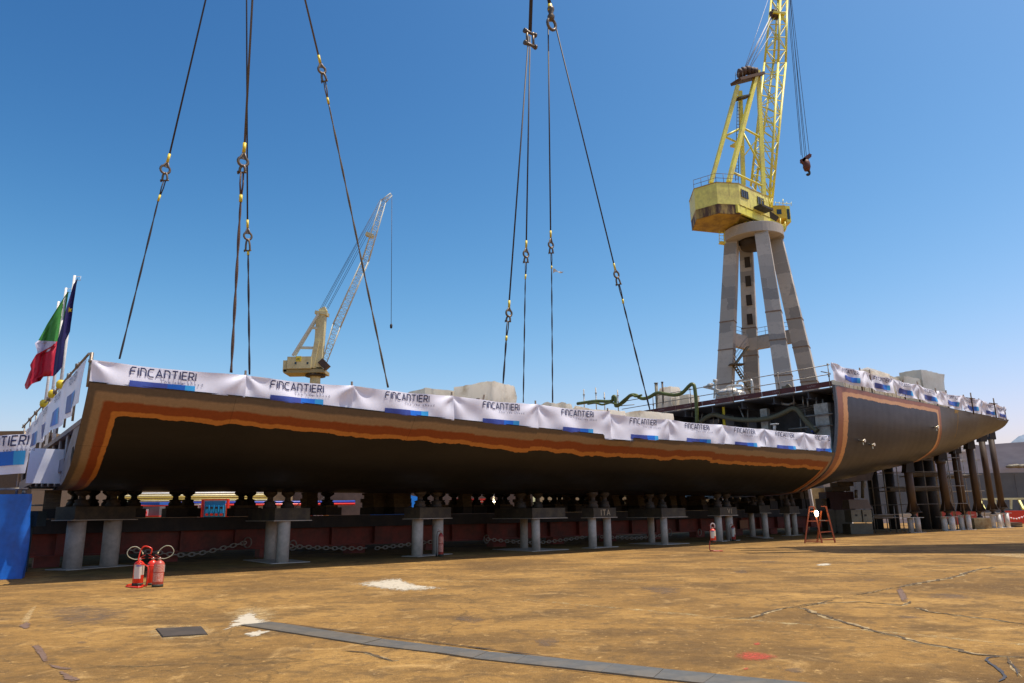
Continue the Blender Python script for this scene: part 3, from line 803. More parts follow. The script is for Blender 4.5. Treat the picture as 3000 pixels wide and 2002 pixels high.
# inner skin so the plate has thickness, deck, far side
mb = MB()
mb.grid([[S(s_, p[0] + 0.05, p[1] + 0.04) for p in secA(s_)[:12]] for s_ in sts], flip=True)
mb.grid([[S(s_, secA(s_)[0][0], secA(s_)[0][1]) for s_ in sts], [S(s_, secA(s_)[0][0] + 0.05, secA(s_)[0][1] + 0.0) for s_ in sts]], flip=False)
part('shell_edge', mb, M_steel, hullA)
mb = MB(); mb.sbox(0.3, 38.2, 1.3, 25, 4.52, 4.58); part('deck', mb, M_greysteel, hullA)
mb = MB(); mb.sbox(0.3, 38.2, 24.9, 25.0, 3.3, 5.0); part('far_side', mb, M_steel, hullA)
# forward open end : web frame with lightening hole, stiffeners, dark recess
M_endframe = mat('grey frame paint', (0.24, 0.20, 0.20), 0.6, 0, (0.17, 0.13, 0.12), 1.0)
mb = MB(); cross_plate(mb, secA(2.4), 2.4, 2.5, 4.51); part('bulkhead', mb, M_black, hullA)
sec = secA(0)
web = MB()
O = [(a + 0.03, b + 0.03) for a, b in sec if a <= 5.0]
cum = arcs(O); tot = cum[-1]
N_ = []
for (a, b), c in zip(O, cum):
    f = c / tot
    N_.append((a + 0.55 + 0.9 * math.sin(f * math.pi) , min(4.50 if f > 0.02 else 5.2, b + 0.10 + 0.95 * math.sin(f * math.pi * 0.9 + 0.15))))
web.grid([[S(0.12, a, b) for a, b in O], [S(0.12, a, b) for a, b in N_]], None, False, flip=True)
web.grid([[S(0.16, a, b) for a, b in O], [S(0.16, a, b) for a, b in N_]], None, False, flip=False)
web.sbox(0.13, 0.15, 5.0, 24.6, 3.2, 3.6)
part('web_frame', web, M_endframe, hullA)
mb = MB()
hx, hz = 2.85, 3.52
ring = [S(0.105, hx + 0.28 * math.cos(R(60 * k)), hz + 0.30 * math.sin(R(60 * k))) for k in range(6)]
mb.add(ring, [tuple(range(6))]); part('lightening_hole', mb, M_gap, hullA)
for k, t_ in enumerate([2.2, 3.6, 5.4, 7.4, 9.6, 12, 14.6, 17.4, 20.4, 23.4]):
    zl_ = interp([(p[0], p[1]) for p in sec], t_) + 0.12; mb = MB(); mb.sbox(0.2, 0.7, t_, t_ + 0.12, zl_, 4.35); mb.sbox(0.18, 0.24, t_ - 0.16, t_ + 0.28, zl_ + .05, 4.35)
    part('stiffener', mb, M_endframe, hullA)
mb = MB(); mb.sbox(0.1, 1.4, 1.35, 24.8, 4.36, 4.515); part('deck_girder', mb, M_endframe, hullA)

# aft, taller section
SB = 38.40
def resamp(P, n=34):
    pts = spline([V((a, b, 0)) for a, b in P], 8)
    L = [0.0]
    for p, q in zip(pts, pts[1:]): L.append(L[-1] + (q - p).length)
    # denser near the bilge : plain arc to 14 m
    out = []
    for i in range(n):
        x = min(L[-1], 9.0) * i / (n - 1) if i < n - 1 else L[-1]
        for j in range(len(L) - 1):
            if x <= L[j + 1] + 1e-9:
                f = (x - L[j]) / max(1e-6, L[j + 1] - L[j]); p = pts[j].lerp(pts[j + 1], f); break
        out.append((p.x, p.y))
    return out
B0 = [(0, 8.80), (0.0, 7.6), (.12, 6.37), (.43, 4.93), (.99, 3.97), (1.78, 3.36), (2.77, 2.85), (3.6, 2.58), (8, 2.35), (17, 2.3)]
B1 = [(0, 8.66), (0.0, 7.6), (.12, 6.45), (.48, 5.35), (1.15, 4.55), (2.1, 4.02), (3.2, 3.70), (4.4, 3.52), (8, 3.3), (17, 3.2)]
B2 = [(0, 8.56), (.03, 7.54), (.17, 6.56), (.66, 5.64), (1.71, 4.98), (2.6, 4.70), (3.8, 4.52), (5.2, 4.42), (9, 4.3), (17, 4.2)]
C1 = [(0, 8.46), (.14, 7.7), (.50, 6.95), (1.1, 6.30), (1.9, 5.85), (2.8, 5.6), (4.0, 5.45), (5.2, 5.35), (9, 5.3), (17, 5.2)]
C2 = [(0, 8.38), (.18, 7.95), (.55, 7.45), (1.1, 7.02), (1.8, 6.75), (2.6, 6.6), (4.0, 6.45), (5.2, 6.4), (9, 6.3), (17, 6.2)]
C3 = [(0, 8.34), (.12, 8.15), (.35, 7.90), (.75, 7.65), (1.3, 7.45), (2.0, 7.3), (3.4, 7.2), (5.2, 7.15), (9, 7.1), (17, 7.0)]
tabB = [(SB, resamp(B0)), (45.0, resamp(B1)), (51.8, resamp(B2)), (57.7, resamp(C1)), (61.2, resamp(C2)), (63.7, resamp(C3))]
def secB(s):
    for (a, P), (b, Q) in zip(tabB, tabB[1:]):
        if s <= b + 1e-6:
            f = (s - a) / (b - a)
            return [(p[0] + (q[0] - p[0]) * f, p[1] + (q[1] - p[1]) * f) for p, q in zip(P, Q)]
hullB = thing('hull_section', 'tall aft hull section with raised deck and rising stern, standing on brown props', 'ship section', S(SB, 0, 0))
def shellpart(name, s0, s1, n, m):
    rows = []; uvs = []
    for i in range(n + 1):
        s_ = s0 + (s1 - s0) * i / n; sec = secB(s_); rows.append([S(s_, p[0], p[1]) for p in sec]); uvs += [(s_ - s0, x) for x in arcs(sec)]
    mb = MB(); mb.grid(rows, uvs=uvs)
    sec = [[S(s0 + (s1 - s0) * i / n, p[0] + 0.05, p[1] + 0.03) for p in secB(s0 + (s1 - s0) * i / n)[:20]] for i in range(n + 1)]
    return part(name, mb, m, hullB)
shellpart('shell', SB, 51.85, 20, M_shellB)
shellpart('stern_shell', 51.85, 63.7, 18, M_shellC)
mb = MB()   # plate edge and inner face at the open joint
e = secB(SB)[:22]
mb.grid([[S(SB - 0.04, a - 0.01, b) for a, b in e], [S(SB - 0.04, a + 0.16, b + 0.06) for a, b in e]], None, False, flip=False)
mb.grid([[S(SB - 0.04, a - 0.01, b) for a, b in e], [S(SB + 0.0, a - 0.01, b) for a, b in e]], None, False, flip=True)
mb.grid([[S(SB - 0.04, a + 0.16, b + 0.06) for a, b in e], [S(SB + 0.9, a + 0.16, b + 0.06) for a, b in e]], None, False)
part('joint_edge', mb, mat('ground steel edge', (0.14, 0.13, 0.13), 0.5, 0.3), hullB)
mb = MB(); sec = secB(63.7); mb.add([S(63.7, a, b) for a, b in sec], [tuple(range(len(sec)))][:0])
mb.grid([[S(63.7, a, b) for a, b in sec], [S(63.7, a, 8.34) for a, b in sec]], None, False); part('transom', mb, M_greysteel, hullB)
mb = MB()
for i in range(12):
    s0, s1 = SB + 0.02 + (63.6 - SB) * i / 12, SB + 0.02 + (63.6 - SB) * (i + 1) / 12
    mb.sbox(s0, s1, 0.04, 17, interp([(SB, 8.74), (63.7, 8.28)], s1) - 0.06, interp([(SB, 8.74), (63.7, 8.28)], s1))
part('deck', mb, M_greysteel, hullB)
mb = MB(); s0 = [(48, 3.55), (50.5, 3.62), (53.6, 3.75), (54.6, 5.0), (53, 4.9), (48, 4.0)]
for t_ in (6.4,):
    mb.prism([S(a, t_, b) for a, b in s0], [S(a, t_ + 0.8, b) for a, b in s0])
part('skeg', mb, M_steel, hullB, recalc=True)
# open end of the aft section : deck edge with toe board, beams, bulkheads, columns, pipes
M_inner = mat('dark inner bulkhead', (0.085, 0.08, 0.082), 0.7, 0, (0.055, 0.05, 0.05), 0.6)
mb = MB(); cross_plate(mb, secB(42.0), 42.0, 42.1, 8.62, 16.8, 0.1); part('bulkhead', mb, M_inner, hullB)
mb = MB(); mb.sbox(SB, 42.0, 16.85, 16.95, 2.6, 8.6); part('inner_wall', mb, M_inner, hullB)
for t_ in (1.8, 4.2, 6.6, 9.0, 11.4, 13.8, 16.2):
    mb = MB(); mb.sbox(SB + 0.1, 42.0, t_, t_ + 0.08, 8.25, 8.66); mb.sbox(SB + 0.1, 42.0, t_ - 0.12, t_ + 0.20, 8.2, 8.245)
    part('deck_beam', mb, M_inner, hullB)
for t_, s_, w in ((5.3, 39.2, 0.5), (0.9, 38.9, 0.9)):
    mb = MB(); mb.sbox(s_, s_ + 0.35, t_, t_ + w, 4.6, 8.1 if w < 0.6 else 7.9)
    part('column', mb, mat('wrapped column', (0.45, 0.42, 0.36), 0.6, 0, (0.30, 0.27, 0.22), 3, bump=0.6, bscale=6), hullB)
for t_, a, b in ((9.2, 5.2, 8.2), (10.6, 5.2, 8.1), (7.4, 5.0, 7.9), (12.6, 5, 8.1), (3.1, 5.1, 7.6)):
    mb = MB(); mb.sbox(41.0, 41.9, t_, t_ + 0.7, a - 0.5, b); part('locker', mb, mat('inner steel panel', (0.13, 0.13, 0.14), 0.6, 0, (0.09, 0.09, 0.1), 1), hullB)
mb = MB(); mb.sbox(38.6, 42, 1.0, 16.8, 4.5, 4.58); part('lower_deck', mb, M_inner, hullB)
for (x0, y0, x1, y1) in ((2165, 1190, 2185, 1240), (2325, 1158, 2327, 1195), (2352, 1162, 2354, 1192), (2366, 1168, 2367, 1193), (2391, 1165, 2393, 1198), (2028, 1205, 2027, 1222), (2058, 1212, 2056, 1228), (2090, 1220, 2091, 1245), (2104, 1220, 2106, 1240), (2190, 1192, 2192, 1250), (2357, 1200, 2362, 1262), (2345, 1220, 2348, 1268), (2410, 1170, 2412, 1195)):
    a, b = OS(x0, y0, 39.0), OS(x1, y1, 39.0); mb = MB(); mb.cyl(a, b, 0.05, n=8); part('stanchion_pipe', mb, M_galv, hullB)
 
for k in range(5):
    a, b = OS(2318, 1183 + 4 * k, 39.3), OS(2398, 1192 + 5 * k, 39.3 + 0.2 * k); mb = MB(); mb.tube([a, b], 0.025, 6); part('tray_bar', mb, M_galv, hullB)
for pp, rr in (([OS(2290, 1178, 39.1), OS(2293, 1184, 39.1), OS(2310, 1186, 39.1), OS(2330, 1180, 39.1)], 0.09), ([OS(2345, 1222, 38.7), OS(2440, 1212, 38.7)], 0.05), ([OS(2310, 1258, 38.7), OS(2440, 1245, 38.7)], 0.05),
               (spline([OS(2385, 1200, 39.2), OS(2395, 1210, 39.2), OS(2415, 1212, 39.2), OS(2425, 1208, 39.2)], 4), 0.05)):
    mb = MB(); mb.tube(pp, rr, 8); part('pipe', mb, M_galv, hullB)
mb = MB()
for x, y in ((2525, 1292), (2534, 1298), (2558, 1303), (2732, 1253)):
    p = OT(x, y, 0.2)
    s_, _ = st(p); z = p.z
    q = secB(min(s_, 51.8)); tt = min(q, key=lambda a: abs(a[1] - z))[0]
    if x == 2534: continue
    c = S(s_, tt, z); mb.cyl(c + IN * 0.05, c - IN * 0.22, 0.05, 0.05, n=10); mb.cyl(c - IN * 0.22, c - IN * 0.26, 0.10, 0.10, n=10); mb.bar(c - IN * 0.12, c - IN * 0.12 - UP * 0.25, 0.05)
part('shell_fitting', mb, M_brass, hullB)
# rust streak on the stern
mb = MB(); p = OT(2806, 1206, 0); s_, _ = st(p)
def onshell(s_, k0, k1, n, off):
    sec = secB(s_); L = arcs(sec); out = []
    for i in range(n + 1):
        a = k0 + (k1 - k0) * i / n
        for j in range(len(L) - 1):
            if a <= L[j + 1]:
                f = (a - L[j]) / (L[j + 1] - L[j]); t_ = sec[j][0] + (sec[j + 1][0] - sec[j][0]) * f; z_ = sec[j][1] + (sec[j + 1][1] - sec[j][1]) * f; break
        out.append(S(s_, t_ - off, z_ - off * 0.4))
    return out
for ds, w, a0, a1 in ((0, .12, .1, 2.2), (-.25, .5, .05, .32), (.2, .3, .05, .2)):
    mb.grid([onshell(s_ + ds - w / 2, a0, a1, 10, 0.006), onshell(s_ + ds + w / 2, a0, a1 * 0.9, 10, 0.006)], None, True)
part('rust_streak', mb, mat('rust streak paint', (0.32, 0.19, 0.04), 0.8, 0, (0.16, 0.13, 0.08), 3), hullB)
# toe board with lettering
LAY = text_mesh('Layher', 1.0)
M_toe = mat('dark red toe board', (0.13, 0.022, 0.016), 0.6, 0, (0.09, 0.02, 0.015), 2)
mb = MB()
for k in range(7):
    t0 = 0.15 + k * 2.4
    mb.sbox(SB - 0.10, SB - 0.07, t0, t0 + 2.37, 8.80 - 0.06, 9.06)
part('toe_board', mb, M_toe, hullB)
mb = MB()
for k in range(7):
    t0 = 0.15 + k * 2.4
    vs, fs = LAY
    mb.add([S(SB - 0.104, t0 + 1.6 - x * 0.22, 8.86 + y * 0.19) for x, y in vs], fs)
part('toe_board_lettering', mb, mat('faded white lettering', (0.35, 0.22, 0.2), 0.6), hullB)

# guard rail along the raised deck edge
rail = thing('guard_rail', 'galvanised scaffold guard rail along the edge of the raised aft deck', 'railing', S(SB, 8, 8.8))
def rail_post(mb, s_, t_, z0, z1, r=0.03):
    mb.cyl(S(s_, t_, z0), S(s_, t_, z1), r, n=8)
    for z in (z0 + (z1 - z0) * 0.5, z1 - 0.06): mb.cyl(S(s_, t_, z - 0.05), S(s_, t_, z + 0.05), r * 1.9, n=8)
for x in (2432, 2282, 2146, 2021, 1911, 1809):
    p = OS(x, 1130, SB - 0.12); _, t_ = st(p)
    mb = MB(); rail_post(mb, SB - 0.13, t_, 8.6, 10.12); part('post', mb, M_galv, rail)
mb = MB(); mb.cyl(S(SB - 0.17, 0.1, 10.02), S(SB - 0.17, 17.4, 10.0), 0.027, n=8); part('top_rail', mb, M_galv, rail)
mb = MB(); mb.cyl(S(SB - 0.17, 0.1, 9.45), S(SB - 0.17, 17.4, 9.42), 0.027, n=8); part('mid_rail', mb, M_galv, rail)
mb = MB(); mb.cyl(OS(1800, 1191, SB - 0.3), OS(1858, 1186, SB - 0.3), 0.03, n=8); mb.cyl(OS(2405, 1089, SB - .3), OS(2432, 1094, SB - .3), 0.03, n=8); part('loose_tube', mb, M_galv, rail)

#@@BANNERS
# ------------------------------------------------------------------ banners
def cloth_fn(base, ax, out, W, H, seed, lean=0.0, amp=0.045, sag=0.03, shear=0.0, floor=None):
    rnd = random.Random(seed); ph = [rnd.uniform(0, 6.28) for _ in range(6)]
    def fn(x, y, lift):
        u = x / W; v = y / H
        # folds radiating from the tied top corners
        r1 = math.hypot(x, H - y); a1 = math.atan2(H - y + 0.02, x + 0.02)
        r2 = math.hypot(W - x, H - y); a2 = math.atan2(H - y + 0.02, W - x + 0.02)
        d = amp * math.sin(a1 * 6 + ph[0]) * min(1, r1 / 0.25) * math.exp(-r1 / 0.9)
        d += amp * math.sin(a2 * 6 + ph[1]) * min(1, r2 / 0.25) * math.exp(-r2 / 0.9)
        d += amp * 0.5 * math.sin(6.28 * u * 1.3 + ph[2] + v * 2.0)
        d += amp * 0.35 * math.sin(6.28 * (u * 2.6 + v * 0.5) + ph[3])
        d += amp * 1.2 * noise.noise(V((x * 1.1, y * 1.6 + seed, seed * 3.1)))
        zz = y - sag * 4 * u * (1 - u) * (0.35 + 0.65 * v) + shear * x
        if floor: zz = max(zz, floor(x) - base.z)
        return base + ax * x + out * (d + lift + lean * y) + UP * zz
    return fn
seams = [0.0, 4.25, 7.85, 11.9, 15.95, 20.05, 23.9, 28.0, 31.6, 35.3, 38.0]
logc = [1.87, 5.9, 9.93, 14.1, 18.14, 22.2, 26.0, 29.8, 33.45, 37.3]
blab = ['white logo banner hanging beside the corner post at the near end of the hull',
        'white logo banner on the hull edge in front of the far cream crane',
        'white logo banner on the hull edge where the thick slanting rope comes down',
        'white logo banner below the big white wrapped crate on the hull',
        'white logo banner in front of the long white tarpaulin on the hull',
        'white logo banner over the notch in the hull edge, its lettering folded back',
        'white logo banner just left of the yellow upright pole',
        'creased white logo banner just right of the yellow upright pole',
        'white logo banner in front of the dark open compartment, last but one before the joint',
        'short cut-off banner touching the joint with the tall hull section']
for i in range(10):
    s0, s1 = seams[i], seams[i + 1]
    zb = min(interp(TOP, s0), interp(TOP, s1)) - 0.03
    if i == 5: zb = 4.70
    zt = 5.96 if i < 5 else 5.86
    W_ = s1 - s0 - 0.02
    H_ = zt - zb
    fn = cloth_fn(S(s0 + 0.01, 0.11 + 0.40 * (s0 / 38), zb), AX, -IN, W_, H_, 11 + i, amp=0.055, sag=0.05, floor=lambda x, s0=s0: interp(TOP, s0 + x) - 0.03)
    sc = 1.0
    banner(blab[i], fn, W_, H_, [(logc[i] - s0, sc * 0.96)], 'white banners tied along the long hull edge', lh=0.245, barh=0.22,
           logo_y=((5.66 if i < 5 else 5.56) - zb) / H_, bar_y=(interp(TOP, logc[i]) + 0.0 - zb + 0.0) / H_, clip=(W_ - 0.02 if i == 9 else None), tag=(i < 9))
# posts carrying the banners
for k, s_ in enumerate([0.0, 4.25, 7.85, 11.9, 13.1, 15.95, 20.05]):
    t_ = 0.2 + 0.4 * s_ / 38
    mb = MB()
    tl = 0.22 if s_ == 13.1 else 0
    mb.cyl(S(s_, t_, interp(TOP, s_) - .1), S(s_ + tl, t_ - 0.1 if tl else t_, 6.12 + (0.06 if k == 0 else 0)), 0.05 if k == 0 else 0.035, n=8)
    mb.cyl(S(s_, t_, 5.9), S(s_, t_, 5.98), 0.07, n=8)
    lbls = {0.0: 'corner scaffold post at the near end of the hull', 4.25: 'banner post with tied cloth between the first and second banners', 7.85: 'dark banner post between the second and third banners', 11.9: 'short banner post between the third and fourth banners', 13.1: 'tilted dark stub leaning over the fourth banner', 15.95: 'banner post left of the white tarpaulin', 20.05: 'banner post standing in front of the white tarpaulin'}
    solo('banner_post', mb, M_galv if k == 0 else M_rustbrown, lbls[s_], 'post', S(s_, t_, 4.5), 'posts holding the banners on the long hull')

# banners on the tall section
segB = [(38.25, 42.2), (42.2, 45.8), (45.8, 48.9), (48.9, 52.4), (52.4, 55.7), (55.7, 59.0), (59.0, 61.6), (61.6, 63.6)]
bl2 = ['purple-shaded first banner on the raised deck, tied to the corner of the guard rail', 'second banner on the raised deck, before the folded white cover', 'third banner on the raised deck, left of the low clear-wrapped crates',
       'fourth banner on the raised deck, below the tall clear-wrapped crate', 'fifth banner on the raised deck, right of the tall clear-wrapped crate', 'banner on the stern behind the first scaffold cross', 'banner on the stern behind the second scaffold cross', 'last crumpled banner at the stern tip']
topB = [(38.2, 10.22), (42, 10.1), (48, 9.93), (54, 9.7), (60, 9.62), (64, 9.4)]
botB = [(38.2, 9.12), (42, 9.05), (45.5, 8.95), (51.8, 8.75), (57, 8.55), (61, 8.45), (64, 8.35)]
for i, (s0, s1) in enumerate(segB):
    zb, zt = interp(botB, (s0 + s1) / 2), interp(topB, (s0 + s1) / 2)
    H_ = zt - zb; W_ = s1 - s0
    sh = (interp(topB, s1) - interp(topB, s0)) / W_
    fn = cloth_fn(S(s0, 0.05 if i else -0.02, zb), AX, -IN, W_, H_, 40 + i, amp=0.10, sag=0.12, shear=sh)
    c = [40.23, 44.13, 47.25, 50.64, 54.05, 57.31, 60.51, 62.75][i] - s0
    banner(bl2[i], fn, W_, H_, [(c, 1.0 if i < 6 else 0.8)], 'white banners tied along the raised stern deck', lh=0.23, barh=0.34, logo_y=0.68, bar_y=0.16, tag=False, lift=0.04)
for k, (x, y0, y1, cross) in enumerate(((2518, 1078, 1140, 0), (2547, 1083, 1150, 0), (2645, 1113, 1160, 0), (2687, 1118, 1170, 0), (2740, 1137, 1180, 0), (2771, 1144, 1192, 0), (2822, 1157, 1200, 0), (2843, 1151, 1208, 1), (2867, 1168, 1212, 0), (2910, 1167, 1220, 1), (2941, 1192, 1226, 0))):
    a, b = OT(x, y0, 0.12), OT(x, y1, 0.12); s_, _ = st(a)
    if cross: a = OT(x, y0, -0.15); b = OT(x, y1, -0.1)
    mb = MB(); mb.cyl(V((a.x, a.y, 8.3)), a, 0.045, n=8)
    if cross:
        mb.cyl(a - UP * 0.45 - AX * 0.9, a - UP * 0.40 + AX * 0.6, 0.035, n=8); mb.cyl(a - UP * 0.5, a - UP * 0.38, 0.08, n=8)
    solo('banner_post', mb, M_rustbrown, ['slim post between the first two banners of the stern deck', 'stubby dark post beside the folded white cover', 'thin post behind the third stern banner', 'dark post in front of the low wrapped crates', 'post in front of the tall wrapped crate', 'post at the right side of the tall wrapped crate', 'thin post just left of the first scaffold cross', 'taller post with a cross tube, nearer the wrapped crates', 'thin post between the two scaffold crosses', 'taller post with a cross tube, nearer the stern tip', 'last short post at the stern tip'][k], 'post', V((a.x, a.y, 8.3)), 'posts on the raised stern deck')

# banner across the near open end, on its own rail
M_bannershade = M_banner
W_ = 20.5
base = S(-0.12, 0.35, 4.78)
def endfn(x, y, lift):
    d = 0.05 * math.sin(x * 2.2 + y) + 0.05 * math.sin(x * 0.9 + 1)
    dz = interp([(0, 0.0), (6, -0.05), (20, -0.15)], x)
    sg = 0.10 * abs(math.sin(x * math.pi / 4.0))
    return base + IN * x - AX * (lift + d * (1.1 - y)) + UP * (y * 0.92 + dz - sg * (1 - y * 0.4))
# text reads left to right seen from outside, i.e. running towards the near corner
def endfn_m(x, y, lift): return endfn(W_ - x, y, lift)
ends = []
root = banner('long banner in blue shade across the open near end of the hull, under the flags', endfn_m, W_, 1.38, [(W_ - c, 0.95) for c in (2.3, 6.3, 10.3, 13.9, 17.2)], None, lh=0.24, barh=0.6, logo_y=0.76, bar_y=0.10, tag=False, nx=90, ny=6)
erail = thing('guard_rail', 'tube guard rail above the banner at the near open end of the hull', 'railing', S(-0.1, 10, 4.6))
ez = [(0, 6.12), (8, 6.2), (16, 6.3), (24, 6.4)]
mb = MB(); mb.tube([S(-0.08, t_, interp(ez, t_)) for t_ in (0.1, 8, 16, 23.5)], 0.035, 8); part('top_rail', mb, M_galv, erail)
for t_ in (2.4, 4.4, 6.4, 8.4, 10.6, 13, 16, 19, 22.5):
    mb = MB(); mb.cyl(S(-0.04, t_, 4.5), S(-0.04, t_, interp(ez, t_) + 0.14), 0.035, n=8); mb.cyl(S(-0.08, t_, interp(ez, t_) - 0.08), S(-0.08, t_, interp(ez, t_) + 0.08), 0.07, n=8); part('post', mb, M_galv, erail)
for t_ in (6.1, 8.7, 11.8):
    mb = MB(); mb.lathe(S(-0.12, t_, interp(ez, t_) - 0.2), [(0.0, 0), (0.12, 0.02), (0.15, 0.1), (0.15, 0.22), (0.09, 0.3), (0, 0.31)], 12); part('buoy_clamp', mb, M_yellow, erail)
# ------------------------------------------------------------------ grey pillars under the long section
def ground_at(px, py): return G(px, py, 0)
def spool_mb(mb, o, h, r=0.26):
    "screw jack with flanged neck, dark"
    mb.lathe(o, [(0.0, 0), (r, 0), (r, .16 * h), (r * .75, .30 * h), (r * .9, .34 * h), (r * .9, .40 * h), (r * .45, .46 * h), (r * .42, .66 * h), (r * .62, .72 * h), (r * .95, .84 * h), (r, .88 * h), (r, h), (0, h)], 12)
def hull_bottom(s_, t_):
    if s_ < LEN_A: sec = secA(max(0, s_))
    else: sec = secB(max(SB, min(s_, 63.6)))
    for p, q in zip(sec, sec[1:]):
        if q[0] >= t_: return p[1] + (q[1] - p[1]) * ((t_ - p[0]) / (q[0] - p[0]) if q[0] > p[0] else 0)
    return sec[-1][1]
plabels = ['nearest grey twin-tube pillar behind the three extinguishers, two tubes wide apart', 'second grey twin-tube pillar from the left, tubes close together', 'third grey twin-tube pillar, with a dull extinguisher leaning at its right tube',
  'fourth grey twin-tube pillar, below the scratched box plate', 'fifth grey twin-tube pillar, under the box painted ITA', 'sixth grey twin-tube pillar, tubes apart and half in shadow', 'seventh grey twin-tube pillar, under the box painted VI, behind the single extinguisher stand',
  'eighth grey twin-tube pillar, slim, right of the box painted VI', 'ninth grey twin-tube pillar, just left of the orange ladder']
pdat = [ # two tube base centres px, tube radius px, plate top y, base y
 ((210, 1668), (318, 1660), 22, 1523, 'box'),
 ((790, 1640), (826, 1650), 17, 1525, 'box'),
 ((1222, 1630), (1282, 1625), 16.5, 1519, 'box'),
 ((1536, 1607), (1571, 1615), 12, 1518, 'box'),
 ((1737, 1606), (1781, 1603), 12, 1516, 'box'),
 ((1910, 1591), (1948, 1596), 10, 1515, 'box'),
 ((2108, 1586), (2140, 1584), 10.5, 1510, 'box'),
 ((2206, 1573), (2245, 1577), 8, 1503, 'box'),
 ((2310, 1570), (2331, 1568), 7.5, 1504, 'box')]
ITA = text_mesh('ITA', 1.3); VI = text_mesh('VI', 1.3)
M_boxsteel = mat('pillar cap timber box', (0.045, 0.036, 0.026), 0.7, 0, (0.09, 0.07, 0.04), 2.5)
M_chalk = mat('pale paint marks', (0.55, 0.45, 0.30), 0.8)
for i, (a, b, rpx, ytop, kind) in enumerate(pdat):
    A_, B_ = G(*a), G(*b); A_.y += 0.0
    c = (A_ + B_) / 2
    zt = PD((a[0] + b[0]) / 2, ytop, c.y).z
    r = rpx / 2208 * c.length * 0.98
    s_, t_ = st(c)
    root = thing('support_pillar', plabels[i], 'pillar', (c.x, c.y, 0), 'grey twin-tube pillars under the long hull section')
    d = (B_ - A_); dn = d.normalized() if i not in (1, 3, 5) else AX.copy()
    if dn.dot(AX) < 0: dn = -dn
    sd = V((-dn.y, dn.x, 0))
    hl = d.length / 2 + r * 1.9; hw = r * 1.9
    if i in (1, 3, 5): hl = abs(d.dot(AX)) / 2 + r * 2.2; hw = abs(d.dot(IN)) / 2 + r * 1.4
    for P_ in (A_, B_):
        mb = MB(); mb.tube([V((P_.x, P_.y, 0.02)), V((P_.x, P_.y, zt * 0.5)), V((P_.x, P_.y, zt - 0.03))], r, 20); part('tube', mb, M_pipe, root)
    mb = MB(); mb.boxm(V((c.x, c.y, 0.012)), dn * hl, sd * hw, UP * 0.012); part('base_plate', mb, M_pipe, root)
    mb = MB(); mb.boxm(V((c.x, c.y, zt - 0.012)), dn * hl, sd * hw, UP * 0.013); part('top_plate', mb, M_pipe, root)
    zh = hull_bottom(s_, t_)
    bh = min(0.44, (zh - zt) * 0.48)
    mb = MB(); mb.boxm(V((c.x, c.y, zt + bh / 2 + 0.003)), dn * hl * 0.92, sd * hw * 0.95, UP * (bh / 2))
    bx = part('box_beam', mb, M_boxsteel, root)
    if i in (4, 6):
        txt = ITA if i == 4 else VI
        mb = MB(); w = 0.62
        o = V((c.x, c.y, zt + bh * 0.2)) - sd * (hw * 0.95 + 0.005) - dn * (0.35 if i == 4 else 0.1)
        mb.add([o + dn * (x * 0.42) + UP * (y * 0.40) for x, y in txt[0]], txt[1]); part('paint_mark', mb, M_chalk, bx)
    for k in (-1, 1):
        mb = MB(); q = V((c.x, c.y, zt + bh + 0.005)) + dn * (hl * 0.48 * k)
        zq = hull_bottom(*st(q)); spool_mb(mb, q, zq - q.z - 0.005, 0.26 if i < 6 else 0.24); part('screw_jack', mb, M_jack, root)

# red cradle beam running under the hull with chain slung along it
redbeam = thing('cradle_beam', 'long dark red steel beam lying under the hull behind the grey pillars', 'beam', S(15, 9.2, 0))
t0 = 9.2
mb = MB(); mb.sbox(-14, 52, t0, t0 + 0.08, 0.42, 1.16); part('web', mb, M_redbeam, redbeam)
mb = MB(); mb.sbox(-14, 52, t0 - 0.35, t0 + 3.0, 1.165, 1.68); part('top_chord', mb, M_black, redbeam)
mb = MB(); mb.sbox(-14, 52, t0 - 0.2, t0 + 0.3, 0.36, 0.415); part('bottom_flange', mb, M_redbeam, redbeam)
s_ = -12.0; k = 0
while s_ < 51:
    mb = MB(); mb.sbox(s_, s_ + (0.10 if k % 3 else 0.9), t0 - 0.26, t0 - 0.002, 0.42, 1.16); part('stiffener', mb, M_redbeam, redbeam)
    s_ += 2.1; k += 1
for s_ in range(-12, 52, 4):
    mb = MB(); mb.sbox(s_, s_ + 0.8, t0 - 0.1, t0 + 0.5, 0.0, 0.355); part('foot', mb, M_redbeam, redbeam)
# pale square patch plate on the beam
mb = MB(); a = OT(2180, 1545, t0 - 0.27); s_, _ = st(a); mb.sbox(s_ - 0.45, s_ + 0.45, t0 - 0.29, t0 - 0.27, 0.45, 1.0); part('patch_plate', mb, mat('pale rusty plate', (0.35, 0.16, 0.08), 0.7), redbeam)
# chains: open links
def chain(pts, r, pitch, label, k=0):
    path = []
    P = spline(pts, 10); L = [0]
    for p, q in zip(P, P[1:]): L.append(L[-1] + (q - p).length)
    n = int(L[-1] / pitch)
    mb = MB()
    for i in range(n):
        d = (i + .5) * pitch
        for j in range(len(L) - 1):
            if d <= L[j + 1]:
                c = P[j].lerp(P[j + 1], (d - L[j]) / (L[j + 1] - L[j])); t = (P[j + 1] - P[j]).normalized(); break
        side = (UP if i % 2 == 0 else IN)
        side = (side - t * side.dot(t)).normalized()
        ring = []
        for q in range(12):
            a = 2 * math.pi * q / 12
            ring.append(c + t * (math.cos(a) * pitch * 0.66) + side * (math.sin(a) * pitch * 0.36))
        mb.tube(ring, r, 6, closed=True)
    solo('chain', mb, mat('grey chain', (0.45, 0.38, 0.30), 0.5, 0.2), label, 'chain', S(0, 0, 0) * 0 + V((P[0].x, P[0].y, 0)), 'chains slung along the red cradle beam')
tc_ = t0 - 0.5
